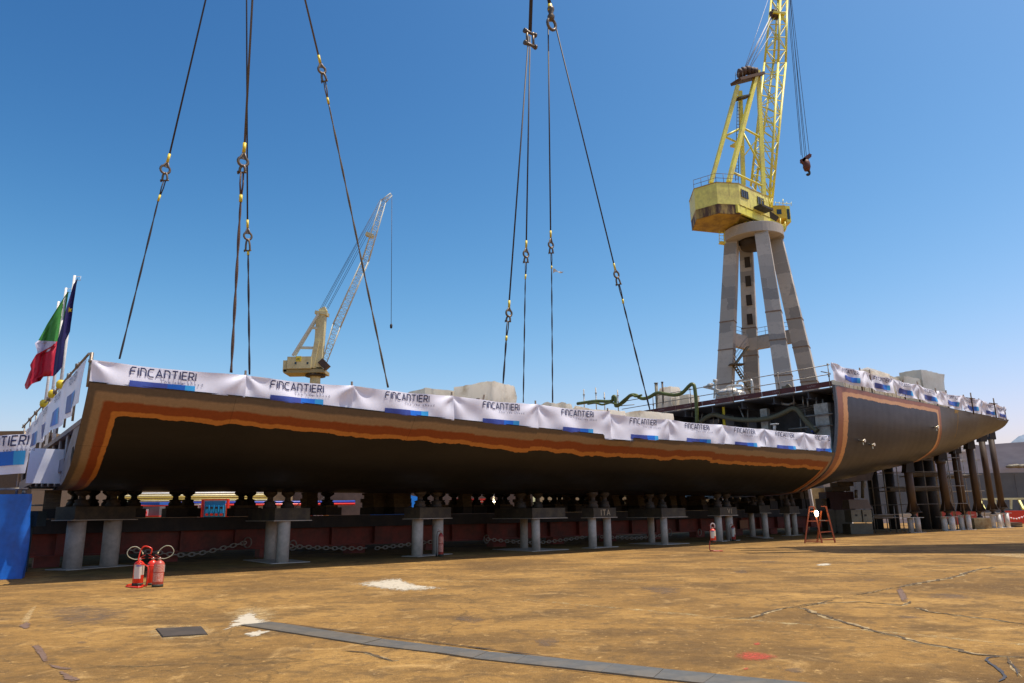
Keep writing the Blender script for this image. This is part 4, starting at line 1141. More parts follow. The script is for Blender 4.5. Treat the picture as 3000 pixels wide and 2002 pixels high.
chs = [([(720, 1590), (560, 1625), (450, 1618), (360, 1610)], 'chain hanging between the first and second grey pillars'),
       ([(845, 1600), (960, 1606), (1040, 1607), (1080, 1605)], 'chain with long shackle just right of the second grey pillar'),
       ([(1100, 1607), (1160, 1600), (1240, 1590), (1300, 1585)], 'chain running up to the third grey pillar'),
       ([(1425, 1580), (1500, 1587), (1560, 1590), (1620, 1586), (1720, 1573)], 'chain passing behind the fourth grey pillar'),
       ([(1760, 1573), (1850, 1577), (1900, 1574), (1960, 1565)], 'chain between the fifth and sixth grey pillars')]
for pts, lb in chs:
    chain([OT(x, y, tc_) for x, y in pts], 0.022, 0.20, lb)
for x, y in ((858, 1598), (1425, 1580), (1962, 1560), (2050, 1560), (725, 1590)):
    c = OT(x, y, tc_); mb = MB()
    mb.tube([c + AX * math.cos(a) * 0.16 + UP * math.sin(a) * 0.2 for a in [2 * math.pi * q / 16 for q in range(16)]], 0.03, 6, closed=True)
    part('ring', mb, M_galv, redbeam, S(15, 9.2, 0))

# keel blocks : rows of dark stacks with flanged jacks standing on the cradle
kb = thing('keel_block', 'dark keel block with flanged screw jack on the cradle beam under the hull', 'keel block', (0, 0, 0), local=True)
mb = MB(); mb.box(-0.45, 0.45, -0.45, 0.45, 0, 0.34); part('block', mb, M_black, kb)
mb = MB(); mb.box(-0.33, 0.33, -0.33, 0.33, 0.345, 0.44); part('cap', mb, M_timber, kb)
mb = MB(); spool_mb(mb, V((0, 0, 0.445)), 0.55, 0.30); part('screw_jack', mb, M_black, kb)
kb2 = thing('keel_block', 'stepped stack of dark timbers on the cradle beam under the hull', 'keel block', (0, 0, 0), local=True)
for z0_, z1_, w_, off_ in ((0, .34, .44, 0), (.345, .56, .36, .04), (.565, .74, .40, -.03), (.745, .90, .27, .05), (.905, .995, .34, 0)):
    mb = MB(); mb.box(-w_ + off_, w_ + off_, -.3, .3, z0_, z1_); part('timber', mb, M_timber if z0_ else M_black, kb2)
used = used2 = False
kx = [390, 512, 548, 705, 730, 905, 958, 1090, 1125, 1155, 1178, 1330, 1360, 1395, 1430, 1465, 1600, 1640, 1680, 1705, 1850, 1880, 1905, 1935, 1965, 1990, 2015, 2040, 2065, 2088, 2112, 2136, 2160, 2184, 2208, 2232, 2256, 2280, 2304, 2330, 2356, 2384]
kx += [150, 215, 268, 318, 352, 1245, 1290, 1480, 1530, 1625, 1665, 1730, 1755, 1790, 1820, 1865, 1920]
near = {390: 'left of the first background gap, behind the extinguishers', 512: 'beside the red and blue cabinet gap', 905: 'left of the blue container'}
for i, x in enumerate(kx):
    tt = t0 + 0.8 + 0.9 * ((i * 7) % 3)
    p = OT(x, 1490, tt); s_, _ = st(p)
    loc = S(s_, tt, 1.69); ok = s_ < 52 and not 1575 < x < 1600
    if not ok: continue
    lb = 'dark keel block with flanged screw jack standing on the cradle beam under the long hull'
    if (i * 7 + i // 3) % 5 in (1, 3):
        lb2 = 'stepped stack of dark timbers standing between the jack blocks on the cradle beam'
        if not used2: o = kb2; o.location = loc; o.rotation_euler = (0, 0, -AZ); o['label'] = lb2; o['group'] = 'timber stacks on the cradle beam'; used2 = True
        else: o = dup(kb2, loc, -AZ + 0.1 * math.sin(i), lb2, 'timber stacks on the cradle beam')
    elif not used: o = kb; o.location = loc; o.rotation_euler = (0, 0, -AZ); o['label'] = lb; o['group'] = 'keel blocks on the cradle beam'; used = True
    else: o = dup(kb, loc, -AZ + 0.15 * math.sin(i * 3.3), lb, 'keel blocks on the cradle beam')
    o.scale.z = max(.9, min(2.2, (hull_bottom(s_, tt) - 1.69) / 0.995))
    o.scale.x = .85 + .25 * ((i * 5) % 4); o.scale.y = .9 + .2 * ((i * 3) % 3)

# ------------------------------------------------------------------ fire extinguishers
def extinguisher(loc, rz, h, r, label, body=None, hose='loop', lab='paper', hose_side=1, base=True):
    root = thing('fire_extinguisher', label, 'fire extinguisher', loc, None, rz, local=True)
    bm_ = body or M_red
    mb = MB(); mb.lathe(V((0, 0, 0)), [(r * .93, 0), (r, 0.02), (r, h * .80), (r * .93, h * .87), (r * .68, h * .94), (r * .3, h * .985), (r * .22, h)], 24); bd = part('body', mb, bm_, root)
    mb = MB(); mb.lathe(V((0, 0, 0)), [(r * 1.02, 0), (r * 1.03, 0.0), (r * 1.03, h * .10), (r * 1.005, h * .10)], 24); part('foot_ring', mb, mat('black rubber', (0.03, 0.035, 0.02), 0.7), root)
    mb = MB(); mb.lathe(V((0, 0, h)), [(0.02, 0), (0.025, 0.01), (0.025, 0.05), (0.018, 0.06), (0, 0.06)], 10); mb.cyl(V((-.05, 0, h + .03)), V((.05, 0, h + .03)), 0.015, n=8); mb.cyl(V((0, -.03, h + .03)), V((0, -.05, h + .03)), 0.02, n=8); part('valve', mb, M_brass, root)
    mb = MB(); sg = -hose_side
    mb.bar(V((0, 0, h + .05)), V((sg * .11, 0, h + .045)), 0.03, 0.012); mb.bar(V((0, 0, h + .065)), V((sg * .12, 0, h + .13)), 0.03, 0.012); mb.bar(V((-sg * .03, 0, h + .03)), V((0, 0, h + .07)), 0.028, 0.02); part('handle', mb, bm_, root)
    # labels
    def arc(a0, a1, z0, z1, m_, nm, ro=0.0015, n=8):
        q = MB(); q.grid([[V(((r + ro) * math.sin(a0 + (a1 - a0) * i / n), -(r + ro) * math.cos(a0 + (a1 - a0) * i / n), z)) for i in range(n + 1)] for z in (z0, z1)]); return part(nm, q, m_, root)
    if lab == 'paper':
        arc(R(-60), R(75), h * .42, h * .84, mat('cream label', (0.66, 0.56, 0.40), 0.6, 0, (0.55, 0.25, 0.15), 40, 0.6, 0.7), 'label')
        arc(R(-50), R(25), h * .28, h * .76, M_label, 'paper_tag', 0.003)
        arc(R(-30), R(25), h * .77, h * .81, mat('violet print', (0.10, 0.06, 0.45), 0.6), 'print_line', 0.003)
    elif lab == 'side':
        arc(R(-75), R(-30), h * .25, h * .85, M_labelred, 'label'); arc(R(25), R(70), h * .25, h * .62, M_label, 'paper_tag', 0.003)
        q = arc(R(-75), R(-40), h * .2, h * .85, mat('grey print panel', (0.25, 0.14, 0.2), 0.6), 'print_panel', 0.002)
    else:
        arc(R(-65), R(60), h * .56, h * .84, M_labelred, 'label'); arc(R(-65), R(60), h * .2, h * .52, M_labelred, 'label'); arc(R(68), R(84), h * .55, h * .82, M_label, 'paper_tag', 0.002)
    if hose == 'loop':
        s = hose_side
        P = [V((s * .04, 0, h + .03)), V((s * .13, -.01, h + .03)), V((s * .26, -.02, h + .10)), V((s * .30, -.02, h + .21)), V((s * .22, -.01, h + .32)), V((s * .10, 0, h + .33)), V((s * .0, 0, h + .26)), V((-s * .045, 0.0, h + .19))]
        mb = MB(); mb.tube(spline(P, 6), 0.0105, 8); part('hose', mb, M_hose, root)
        mb = MB(); mb.cyl(P[-1], P[-1] + V((-s * .02, 0, -.05)), 0.014, 0.016, 8); part('nozzle', mb, mat('pale nozzle', (0.6, 0.52, 0.3), 0.5), root)
    elif hose == 'side':
        P = [V((-.03, 0, h + .03)), V((-.10, 0, h + .06)), V((-.15, 0, h - .02)), V((-.165, 0, h * .6)), V((-.16, 0, h * .3)), V((-.17, 0, 0.12))]
        mb = MB(); mb.tube(spline(P, 6), 0.012, 8); part('hose', mb, mat('black hose', (0.02, 0.018, 0.015), 0.6), root)
        mb = MB(); mb.cyl(V((-.17, 0, .12)), V((-.175, 0, 0.0)), 0.02, 0.045, 8); part('horn', mb, mat('black hose', (0.02, 0.018, 0.015), 0.6), root)
    return root
def facing(p): return math.atan2(p.x, p.y) * -1
e1 = G(402, 1718); e2 = G(436, 1716) ; e3 = G(461, 1720)
k = e1.length / 2208
h1 = 66 * k
extinguisher((e1.x, e1.y, 0.02), facing(e1), 62 * k, 12.8 * k, 'red fire extinguisher with cream paper label, left of the three in the tube stand', lab='paper', hose_side=-1)
extinguisher((e2.x, e2.y + 0.10, 0.0), facing(e2), 64 * k, 12.0 * k, 'red fire extinguisher half hidden in the middle of the three', lab='side', hose='none')
extinguisher((e3.x, e3.y, 0.0), facing(e3), 66 * k, 13.0 * k, 'faded red fire extinguisher with dark foot, right of the three', body=mat('faded red enamel', (0.50, 0.085, 0.05), 0.4, 0, (0.42, 0.06, 0.04), 8), lab='red', hose_side=1)
# red bent tube stand
f = V((0, 1, 0)); rt = V((1, 0, 0))
def E(px, py, dy=0.0): return PD(px, py, e1.y + dy)
st_ = thing('extinguisher_stand', 'bent red tube stand looping over the three fire extinguishers', 'extinguisher stand', (e1.x + 0.2, e1.y - 0.05, 0))
P = [E(425, 1655, -.13), E(413, 1653, -.13), E(406, 1644, -.13), E(408, 1628, -.12), E(414, 1610, -.1), E(420, 1603, -.1), E(428, 1601, -.08), E(440, 1605, -.06), E(445, 1611, -.05), E(442, 1624, -.05)]
mb = MB(); mb.tube(spline(P, 6), 0.017, 10); part('hoop', mb, M_red, st_)
P = [E(424, 1656, -.14), E(430, 1658, -.16), E(434, 1664, -.17), E(433, 1690, -.17), E(430, 1714, -.17), E(424, 1717, -.17), E(414, 1716, -.12)]
mb = MB(); mb.tube(spline(P, 5), 0.017, 10); part('upright', mb, M_red, st_)
g = [G(370, 1721), G(400, 1724), G(416, 1722), G(418, 1716), G(400, 1714), G(374, 1717)]
mb = MB(); mb.tube([V((p.x, p.y, 0.02)) for p in spline(g + [g[0]], 4)[:-1]], 0.02, 8, closed=True); part('base_ring', mb, M_red, st_)
c_ = V((e1.x, e1.y, 0.25)); 
mb = MB(); mb.cyl(V((e1.x, e1.y, 0.004)), V((e1.x, e1.y, 0.018)), 15.5 * k, n=20); part('tray', mb, M_reddark, st_)
mb = MB(); rr_ = 15.2 * k
mb.tube([V((e2.x + rr_ * math.cos(a), e2.y + 0.10 + rr_ * math.sin(a), 0.48)) for a in [2 * math.pi * q / 20 for q in range(20)]], 0.012, 6, closed=True); part('clamp_band', mb, M_red, st_)
# single extinguisher on its stand, further along
e4 = G(2090, 1616); k4 = e4.length / 2208
base = thing('extinguisher_stand', 'thin red hooked stand with flat loop foot carrying one extinguisher', 'extinguisher stand', (e4.x, e4.y, 0))
def E4(px, py, dy=0): return PD(px, py, e4.y + dy)
mb = MB(); mb.tube(spline([E4(2081, 1582), E4(2079, 1595), E4(2079, 1607), E4(2082, 1613), V((e4.x, e4.y, 0.03))], 5), 0.02, 8); part('upright', mb, M_reddark, base)
mb = MB(); mb.tube([V((e4.x + .12 + 0.26 * math.cos(a), e4.y - 0.05 + 0.16 * math.sin(a), 0.02)) for a in [2 * math.pi * q / 18 for q in range(18)]], 0.018, 6, closed=True); part('foot_loop', mb, M_reddark, base)
mb = MB(); mb.tube(spline([E4(2083, 1583), E4(2090, 1589, -0.05), E4(2098, 1586, -0.05)], 4), 0.015, 6); part('cradle', mb, M_reddark, base)
p = E4(2090, 1587.5); extinguisher((p.x, p.y, p.z), facing(e4), 36 * k4, 8.0 * k4, 'red fire extinguisher held off the ground on a thin red stand', lab='paper', hose='none')
p = E4(2088, 1546)
mb = MB(); mb.tube(spline([E4(2083, 1552), E4(2082, 1540), E4(2087, 1534), E4(2093, 1538), E4(2094, 1548)], 6), 0.025, 8); part('hoop', mb, mat('pale loop', (0.45, 0.35, 0.33), 0.5), base, V((e4.x, e4.y, 0)))
# dull extinguishers leaning by the pillars
q = G(1293, 1630); kq = q.length / 2208
extinguisher((q.x, q.y - 0.25, 0), facing(q), 66 * kq, 7.6 * kq, 'tall dull red gas extinguisher with black horn, standing before the third grey pillar', body=M_reddark, lab='none_', hose='side')
q = G(2147, 1585); kq = q.length / 2208
extinguisher((q.x, q.y - 0.2, 0), facing(q), 42 * kq, 5.8 * kq, 'dull red extinguisher with black hose, standing in shade at the pillar under VI', body=M_reddark, lab='paper', hose='side')

# ------------------------------------------------------------------ orange step ladder, work lamp, cabinets
q = G(2410, 1592)
M_lad = mat('orange red ladder paint', (0.34, 0.075, 0.025), 0.55)
lad = thing('step_ladder', 'rusty orange A-frame step ladder standing open in front of the dark cabinets', 'ladder', (q.x, q.y, 0))
d = q.y
def LQ(px, py, dy=0): return PD(px, py, d + dy)
rails = [((2371, 1485), (2358, 1592), 0, 0), ((2384, 1485), (2409, 1596), 0, 0), ((2420, 1484), (2447, 1593), 0.2, 0.2), ((2406, 1497), (2394, 1591), 0.2, 0.9)]
for a, b, d0, d1 in rails:
    A_, B_ = LQ(*a, d0), LQ(*b, d1); B_.z = max(B_.z, 0.01); B_.z = 0.01
    mb = MB(); mb.bar(A_, B_, 0.06, 0.06); part('rail', mb, M_lad, lad)
for a, b, d0, d1 in (((2371, 1485), (2384, 1485), 0, 0), ((2369, 1499), (2387, 1499), 0, 0), ((2367, 1527), (2396, 1527), 0, 0), ((2362, 1583), (2447, 1581), 0, 0), ((2405, 1484), (2420, 1484), 0.2, 0.2), ((2401, 1526), (2430, 1526), .2, .2), ((2404, 1560), (2439, 1557), .2, .2), ((2362, 1587), (2408, 1588), 0, 0)):
    mb = MB(); mb.bar(LQ(*a, d0), LQ(*b, d1), 0.05, 0.05); part('rung', mb, M_lad, lad)
mb = MB(); mb.bar(LQ(2398, 1525, .1), LQ(2416, 1525, .1), 0.2, 0.03); part('shelf', mb, M_galv, lad)
lp = LQ(2392, 1505, -0.05)
lamp = thing('work_lamp', 'small glowing work lamp hung inside the orange step ladder', 'lamp', lp)
mb = MB(); mb.lathe(lp - UP * 0.16, [(0.0, 0), (0.05, 0.02), (0.09, 0.12), (0.10, 0.22), (0.05, 0.30), (0, 0.31)], 12); part('bulb', mb, mat('lit bulb', (1, .9, .6), 0.4, emit=((1.0, 0.82, 0.45), 14)), lamp)
mb = MB(); mb.lathe(lp + UP * 0.15, [(0.06, 0), (0.05, 0.06), (0.02, 0.09), (0, 0.09)], 10); part('lamp_holder', mb, M_black, lamp)
ld = bpy.data.lights.new('lamp_glow', 'POINT'); ld.energy = 6; ld.color = (1, .8, .45); ld.shadow_soft_size = 0.1
lo_ = bpy.data.objects.new('lamp_glow', ld); COL.objects.link(lo_); lo_.parent = lamp; lo_.location = (0, -0.15, 0)
M_cab = mat('olive grey cabinet', (0.13, 0.115, 0.075), 0.6, 0, (0.10, 0.08, 0.05), 1.5)
M_cab2 = mat('beige grey cabinet', (0.24, 0.21, 0.14), 0.6, 0, (0.17, 0.14, 0.09), 1.5)
# electrical cabinet
q = G(2515, 1566)
cab = thing('electric_cabinet', 'beige grey twin-door electric cabinet with sloping hood under the aft section', 'cabinet', (q.x, q.y, 0))
kk = q.y / 2208 * 1.06
def cb(name, x0, x1, y0, y1, dy0, dy1, m_):
    a = PD(x0, y1, q.y); b = PD(x1, y0, q.y); mb = MB(); mb.box(a.x, b.x, q.y + dy0, q.y + dy1, max(a.z, 0.01), b.z); return part(name, mb, m_, cab)
cb('cabinet_body', 2494, 2556, 1534, 1566, 0.0, 1.2, M_cab)
cb('door', 2496, 2525, 1494, 1531, -0.03, 1.0, M_cab2); cb('door', 2526, 2552, 1494, 1531, -0.03, 1.0, M_cab2)
for x in (2508, 2535): cb('vent', x - 3, x + 3, 1507, 1513, -0.04, -0.025, M_black)
a, b = PD(2486, 1464, q.y + .3), PD(2541, 1464, q.y + .3); c, e_ = PD(2556, 1491, q.y - .1), PD(2490, 1491, q.y - .1)
mb = MB(); mb.prism([a, b, c, e_], [a + V((0, .9, 0)), b + V((0, .9, 0)), c + V((0, 1.2, 0)), e_ + V((0, 1.2, 0))]); part('hood', mb, mat('brown hood', (0.20, 0.13, 0.085), 0.6), cab, recalc=True)
q2 = G(2470, 1563)
for i, (x0, x1) in enumerate(((2428, 2448), (2450, 2492))):
    a, b = PD(x0, 1563, q2.y + .4), PD(x1, 1494, q2.y + .4); mb = MB(); mb.box(a.x, b.x, a.y, a.y + 1.0, 0.0, b.z); mb.box(a.x + .05, b.x - .05, a.y - 0.02, a.y - 0.001, 0.1, b.z - .1)
    solo('steel_locker', mb, M_cab, ['narrow', 'wide'][i] + ' dark olive steel locker beside the electric cabinet', 'locker', (a.x, a.y, 0))
# machinery stack above cabinets: dark timber crib
crib = thing('timber_crib', 'dark stepped timber crib packed between the aft hull bottom and the ground', 'crib', G(2480, 1555) + V((0, 2, 0)))
qc = G(2480, 1555)
for i, (x0, x1, y0, y1) in enumerate(((2425, 2500, 1440, 1495), (2440, 2490, 1425, 1440), (2455, 2500, 1412, 1425), (2475, 2520, 1395, 1412), (2420, 2430, 1460, 1560))):
    a, b = PD(x0, y1, qc.y + 2), PD(x1, y0, qc.y + 2); mb = MB(); mb.box(a.x, b.x, a.y, a.y + 1.5, a.z, b.z - 0.01); part('timber', mb, M_timber if i else mat('dark red block', (0.06, 0.02, 0.018), 0.7), crib)
a, b = G(2480, 1555) + V((0, 2, 0)), PD(2500, 1495, qc.y + 2)
mb = MB(); mb.box(a.x - 1.5, a.x + 1.4, a.y, a.y + 1.5, 0, b.z - 0.01); part('timber', mb, M_timber, crib)
for x, y0, y1, m_ in ((2508, 1436, 1460, M_galv), (2527, 1403, 1460, M_cab2), (2532, 1401, 1428, M_palewhite)):
    a, b = PD(x, y1, qc.y + 1.0), PD(x, y0, qc.y + 1.0); mb = MB(); mb.cyl(a, b, 0.12, n=10); part('jack_tube', mb, m_, crib)

# ------------------------------------------------------------------ brown props under the stern and their short drums
pr = [(2665, 1358, 2676, 1500, 13, 2681, 1560, 1517), (2753, 1323, 2776, 1497, 13, 2781, 1555, 1514), (2800, 1303, 2823, 1497, 12.5, 2829, 1551, 1511), (2842, 1290, 2868, 1497, 11.5, 2874, 1547, 1517), (2880, 1270, 2908, 1494, 10, 2922, 1544, 1508), (2908, 1264, 2936, 1488, 9.5, 2948, 1541, 1504)]
prl = ['short brown prop tube under the seam of the aft section, leftmost of the bright row', 'second brown prop tube, with a collar near its top', 'third brown prop tube under the stern', 'fourth brown prop tube, standing on the beige block', 'fifth brown prop tube under the stern', 'last brown prop tube at the stern tip']
for i, (x0, y0, x1, y1, rp, bx, by, bt) in enumerate(pr):
    g_ = OT(bx, by, 2.4); d_ = g_.y
    zt = PD(x0, y0, d_).z
    base_z = PD(bx, bt, d_).z
    k_ = d_ / 2208
    # prop is plumb : x from the foot
    foot = PD(x1, y1, d_); r_ = rp * k_ * .88
    root = thing('hull_prop', prl[i], 'prop', (foot.x, d_, 0), 'brown tubular props under the stern')
    top = V((foot.x, d_, hull_bottom(*st(foot)) + 0.1))
    top.z = max(top.z, zt)
    mb = MB(); mb.tube([V((foot.x, d_, foot.z)), top], r_, 16); part('tube', mb, M_rustbrown, root)
    mb = MB()
    for a in range(4):
        dx = V((math.cos(a * math.pi / 2 + .6), math.sin(a * math.pi / 2 + .6), 0)); o = V((foot.x, d_, foot.z)); s2 = V((-dx.y, dx.x, 0)) * 0.015
        mb.prism([o + dx * r_ * .9 + s2, o + dx * r_ * 1.9 + s2, o + dx * r_ * .95 + UP * r_ * 2.6 + s2], [o + dx * r_ * .9 - s2, o + dx * r_ * 1.9 - s2, o + dx * r_ * .95 + UP * r_ * 2.6 - s2])
    mb.cyl(V((foot.x, d_, foot.z - .05)), V((foot.x, d_, foot.z)), r_ * 2.0, n=16); part('foot_bracket', mb, M_rustbrown, root, recalc=True)
    mb = MB(); mb.lathe(V((foot.x, d_, base_z)), [(0, 0), (r_ * .8, 0), (r_ * .8, .1), (r_ * .5, .14), (r_ * .5, foot.z - base_z - .16), (r_ * .9, foot.z - base_z - .1), (r_ * .9, foot.z - base_z - .05), (0, foot.z - base_z - .05)], 12); part('screw_jack', mb, M_steel, root)
    mb = MB(); tt = top; w = r_ * 1.15
    n_ = (AX * 0.3 - IN)
    mb.prism([tt + V((-w, -w, -0.7)), tt + V((w, -w, -0.7)), tt + V((w, w, -0.7)), tt + V((-w, w, -0.7))], [tt + V((-w * .4, -w, .25)), tt + V((w, -w, .4)), tt + V((w, w, .2)), tt + V((-w * .4, w, .2))]); part('head_bracket', mb, M_black, root)
    mb = MB(); mb.box(foot.x + w + .01, foot.x + w + .03, d_ - w * .6, d_ + w * .6, tt.z - 0.7, tt.z + 0.15); part('head_plate', mb, M_palewhite, root)
    if i == 1:
        mb = MB(); mb.cyl(tt - UP * .9, tt - UP * .6, r_ * 1.25, n=16); part('collar', mb, M_steel, root)
drl = ['pair of short white drums under the leftmost bright prop', 'pair of short white drums under the second prop', 'pair of short white drums under the third prop', '', 'left pair of short white drums right of the beige block', 'right pair of short white drums, last of the row']
for i, (x0, x1, yt, yb) in enumerate(((2666, 2697, 1516, 1560), (2765, 2798, 1514, 1556), (2815, 2845, 1509, 1552), (0, 0, 0, 0), (2908, 2934, 1507, 1545), (2933, 2957, 1503, 1541))):
    if x0 == 0:
        g_ = OT(2876, 1547, 2.4); a, b = PD(2848, 1547, g_.y), PD(2902, 1518, g_.y); mb = MB(); mb.box(a.x, b.x - .25, g_.y - .4, g_.y + .9, 0, b.z)
        bm_ = bmesh.new()
        solo('concrete_block', mb, mat('beige stained block', (0.46, 0.38, 0.20), 0.8, 0, (0.30, 0.19, 0.08), 1.6, bump=.3, bscale=6), 'beige stained block under the fourth prop', 'block', (a.x, g_.y, 0)); continue
    g_ = OT((x0 + x1) / 2, yb, 2.4); d_ = g_.y; k_ = d_ / 2208; r_ = (x1 - x0) / 4 * k_
    root = thing('support_drum', drl[i], 'drum pair', (g_.x, d_, 0), 'short white drum pairs under the stern props')
    zt = PD((x0 + x1) / 2, yt, d_).z
    for kx_ in (-1, 1):
        mb = MB(); mb.tube([V((g_.x + kx_ * r_, d_ - kx_ * .12, 0.01)), V((g_.x + kx_ * r_, d_ - kx_ * .12, zt - .03))], r_, 18); part('drum', mb, M_palewhite if i else M_pipe, root)
    mb = MB(); mb.box(g_.x - r_ * 3.2, g_.x + r_ * 3.2, d_ - r_ * 1.6, d_ + r_ * 1.8, zt - .028, zt); part('top_plate', mb, M_palewhite, root)
    mb = MB(); mb.box(g_.x - r_ * 2.3, g_.x + r_ * 3.2, d_ - r_ * 1.8, d_ + r_ * 1.8, 0.004, 0.02); part('base_plate', mb, M_palewhite, root)
# darker props further under the hull
for i, (x, y1, y0) in enumerate(((2565, 1480, 1395), (2614, 1485, 1378), (2705, 1495, 1365), (2734, 1495, 1366))):
    d_ = 62.0 if i < 2 else 60.0; a = PD(x, y1, d_); b = PD(x - 4, y0, d_)
    mb = MB(); mb.tube([V((a.x, d_, 0)), V((a.x, d_, b.z + .6))], 0.42, 12)
    solo('hull_prop', mb, M_black, ['first', 'second', 'third', 'fourth'][i] + ' from the left of the black props deep under the aft section', 'prop', (a.x, d_, 0), 'black props deep under the aft section')
# big brown timber post
a = PD(2745, 1530, 61); mb = MB(); mb.box(a.x, a.x + .5, 61, 61.5, 0, 6.2); solo('timber_post', mb, mat('ochre timber', (0.30, 0.20, 0.09), 0.8), 'pale ochre post standing behind the second brown prop', 'post', (a.x, 61, 0))

# scaffolding under the stern
def scaffold(label, xs, d0, d1, zs, decks, xtra=()):
    root = thing('scaffold', label, 'scaffold', (sum(xs) / len(xs), d0, 0))
    for x in xs:
        for d_ in (d0, d1):
            mb = MB(); mb.cyl(V((x, d_, 0)), V((x, d_, zs[-1] + 0.6)), 0.035, n=6); part('standard', mb, M_galv, root)
    for z in zs:
        for d_ in (d0, d1):
            mb = MB(); mb.cyl(V((xs[0] - .3, d_ - .04, z)), V((xs[-1] + .3, d_ - .04, z + .03)), 0.03, n=6); part('ledger', mb, M_galv, root)
    for (x0, x1, z) in decks:
        mb = MB(); mb.box(x0, x1, d0 + .05, d1 - .05, z, z + .06); part('deck_board', mb, M_timber, root)
        mb = MB(); mb.box(x0, x1, d0 - .03, d0 + .01, z + .08, z + .24); part('toe_board', mb, M_timber, root)
    return root
def xat(px, py, d_): return PD(px, py, d_).x
d_ = 56.5
scaffold('tube scaffold with planks between the brown props under the stern', [xat(2600, 1480, d_), xat(2640, 1480, d_), xat(2720, 1480, d_), xat(2795, 1480, d_), xat(2822, 1480, d_)], d_, 58.5, [1.9, 3.2, 4.3, 5.3, 6.0], [(xat(2610, 1450, d_), xat(2760, 1450, d_), 2.9), (xat(2680, 1450, d_), xat(2780, 1450, d_), 4.0)])
d_ = 66.0
scaffold('taller open tube scaffold behind the last props at the stern', [xat(2790, 1480, d_), xat(2830, 1480, d_), xat(2880, 1480, d_)], d_, 68.0, [3.0, 4.4, 5.7, 7.0], [(xat(2780, 1440, d_), xat(2850, 1440, d_), 4.2)])
d_ = 52.0
scaffold('low scaffold bench right of the electric cabinet', [xat(2557, 1500, d_), xat(2620, 1500, d_)], d_, 53.2, [1.0, 1.2], [(xat(2560, 1535, d_), xat(2620, 1535, d_), 0.95)])

# ------------------------------------------------------------------ near left: stage covered by blue tarp, rail and banner
g0 = G(0, 1700); gx = G(60, 1697)
tarp = thing('tarp_stage', 'blue tarpaulin draped over a stage at the left edge of the yard', 'tarpaulin', (gx.x - 1.2, gx.y + .8, 0))
ztp = PD(60, 1449, gx.y).z
rows = []
corner = V((gx.x, gx.y, 0))
for j in range(13):
    v = j / 12; row = []
    for i in range(41):
        u = i / 40 * 6.2
        if u < 3.4: p = V((corner.x - 3.4 + u, corner.y - (3.4 - u) * 0.1, 0)); nrm = V((0, -1, 0))
        else: p = V((corner.x - 0.72 * (u - 3.4), corner.y + (u - 3.4), 0)); nrm = V((.8, .3, 0))
        e_ = math.exp(-((u - 3.4) / .25) ** 2)
        amp = 0.06 * (1 - v) + 0.015
        dsp = amp * (math.sin(u * 5.1 + 1.5 * v * 3) + 0.7 * math.sin(u * 2.3 + v * 5 + 1)) + 0.10 * (1 - v) + 0.08 * noise.noise(V((u * 1.3, v * 2.6, 4)))
        diag = 0.06 * math.sin((u + v * 2.2) * 3.3)
        row.append(V((p.x, p.y, 0.01 + ztp * v)) + nrm * (dsp + diag * (1 - v)))
    rows.append(row)
mb = MB(); mb.grid(rows)
top = rows[-1]
mb.add([top[0], top[22], top[40], V((top[0].x, top[40].y, ztp))], [(0, 1, 2, 3)])
part('cover', mb, M_tarp, tarp)
stage = thing('stage_railing', 'scaffold tube railing standing on the blue-covered stage, with a banner tied to it', 'railing', (gx.x - 1.2, gx.y + 0.3, 2.3))
dS = gx.y + 0.25
for x0, y0, y1 in ((70, 1265, 1450), (-40, 1265, 1450)):
    a, b = PD(x0, y1, dS), PD(x0 + 3, y0, dS); mb = MB(); mb.cyl(V((b.x, dS, a.z - .1)), b, 0.035, n=8); mb.cyl(a + UP * .02, a + UP * .14, 0.06, n=8); part('post', mb, M_galv, stage)
a, b = PD(-60, 1434, dS - .05), PD(84, 1432, dS - .05); mb = MB(); mb.cyl(a, b, 0.03, n=8); part('lower_rail', mb, M_galv, stage)
a, b = PD(-60, 1282, dS + .05), PD(86, 1284, dS + .05); mb = MB(); mb.cyl(a, b, 0.03, n=8); part('top_rail', mb, M_galv, stage)
# its banner: only the end of the wordmark is in view
bz0, bz1 = PD(50, 1392, dS).z, PD(50, 1277, dS).z
xr = PD(90, 1330, dS).x
Wn = 3.6
def fnS(x, y, lift):
    v = y / (bz1 - bz0)
    d_ = 0.03 * math.sin(x * 4 + 3 * v) + 0.03 * math.sin(x * 1.7 + 1) + 0.05 * noise.noise(V((x * 1.5, y * 2, 8)))
    zz = bz0 + y + 0.02 * x - 0.06 - 0.03 * math.sin(x * 1.3)
    return V((xr - Wn + x, dS - 0.08 - lift - d_, zz))
wl = 2.06
banner('white logo banner on the railing above the blue tarpaulin, cut by the left picture edge', fnS, Wn, bz1 - bz0, [(Wn - 0.12 - wl / 2, 1.0)], None, lh=0.285, barh=0.42, logo_y=0.72, bar_y=0.22)
# second sheet hanging behind it, striped by sun
d2 = gx.y + 2.2
a, b = PD(75, 1416, d2), PD(177, 1312, d2); W2 = b.x - a.x; H2 = b.z - a.z
def fn2(x, y, lift): return V((a.x + x, d2 - lift - 0.05 * math.sin(x * 3) - .04 * noise.noise(V((x * 2, y * 2, 1))) + x * 0.9, a.z + y))
mb = MB(); mb.grid([[fn2(W2 * i / 14, H2 * j / 6, 0) for i in range(15)] for j in range(7)]); solo('hanging_sheet', mb, M_banner, 'plain white sheet hanging in shade between the stage railing and the hull end', 'sheet', a)
for i, x in enumerate((125, 140, 20)):
    pass
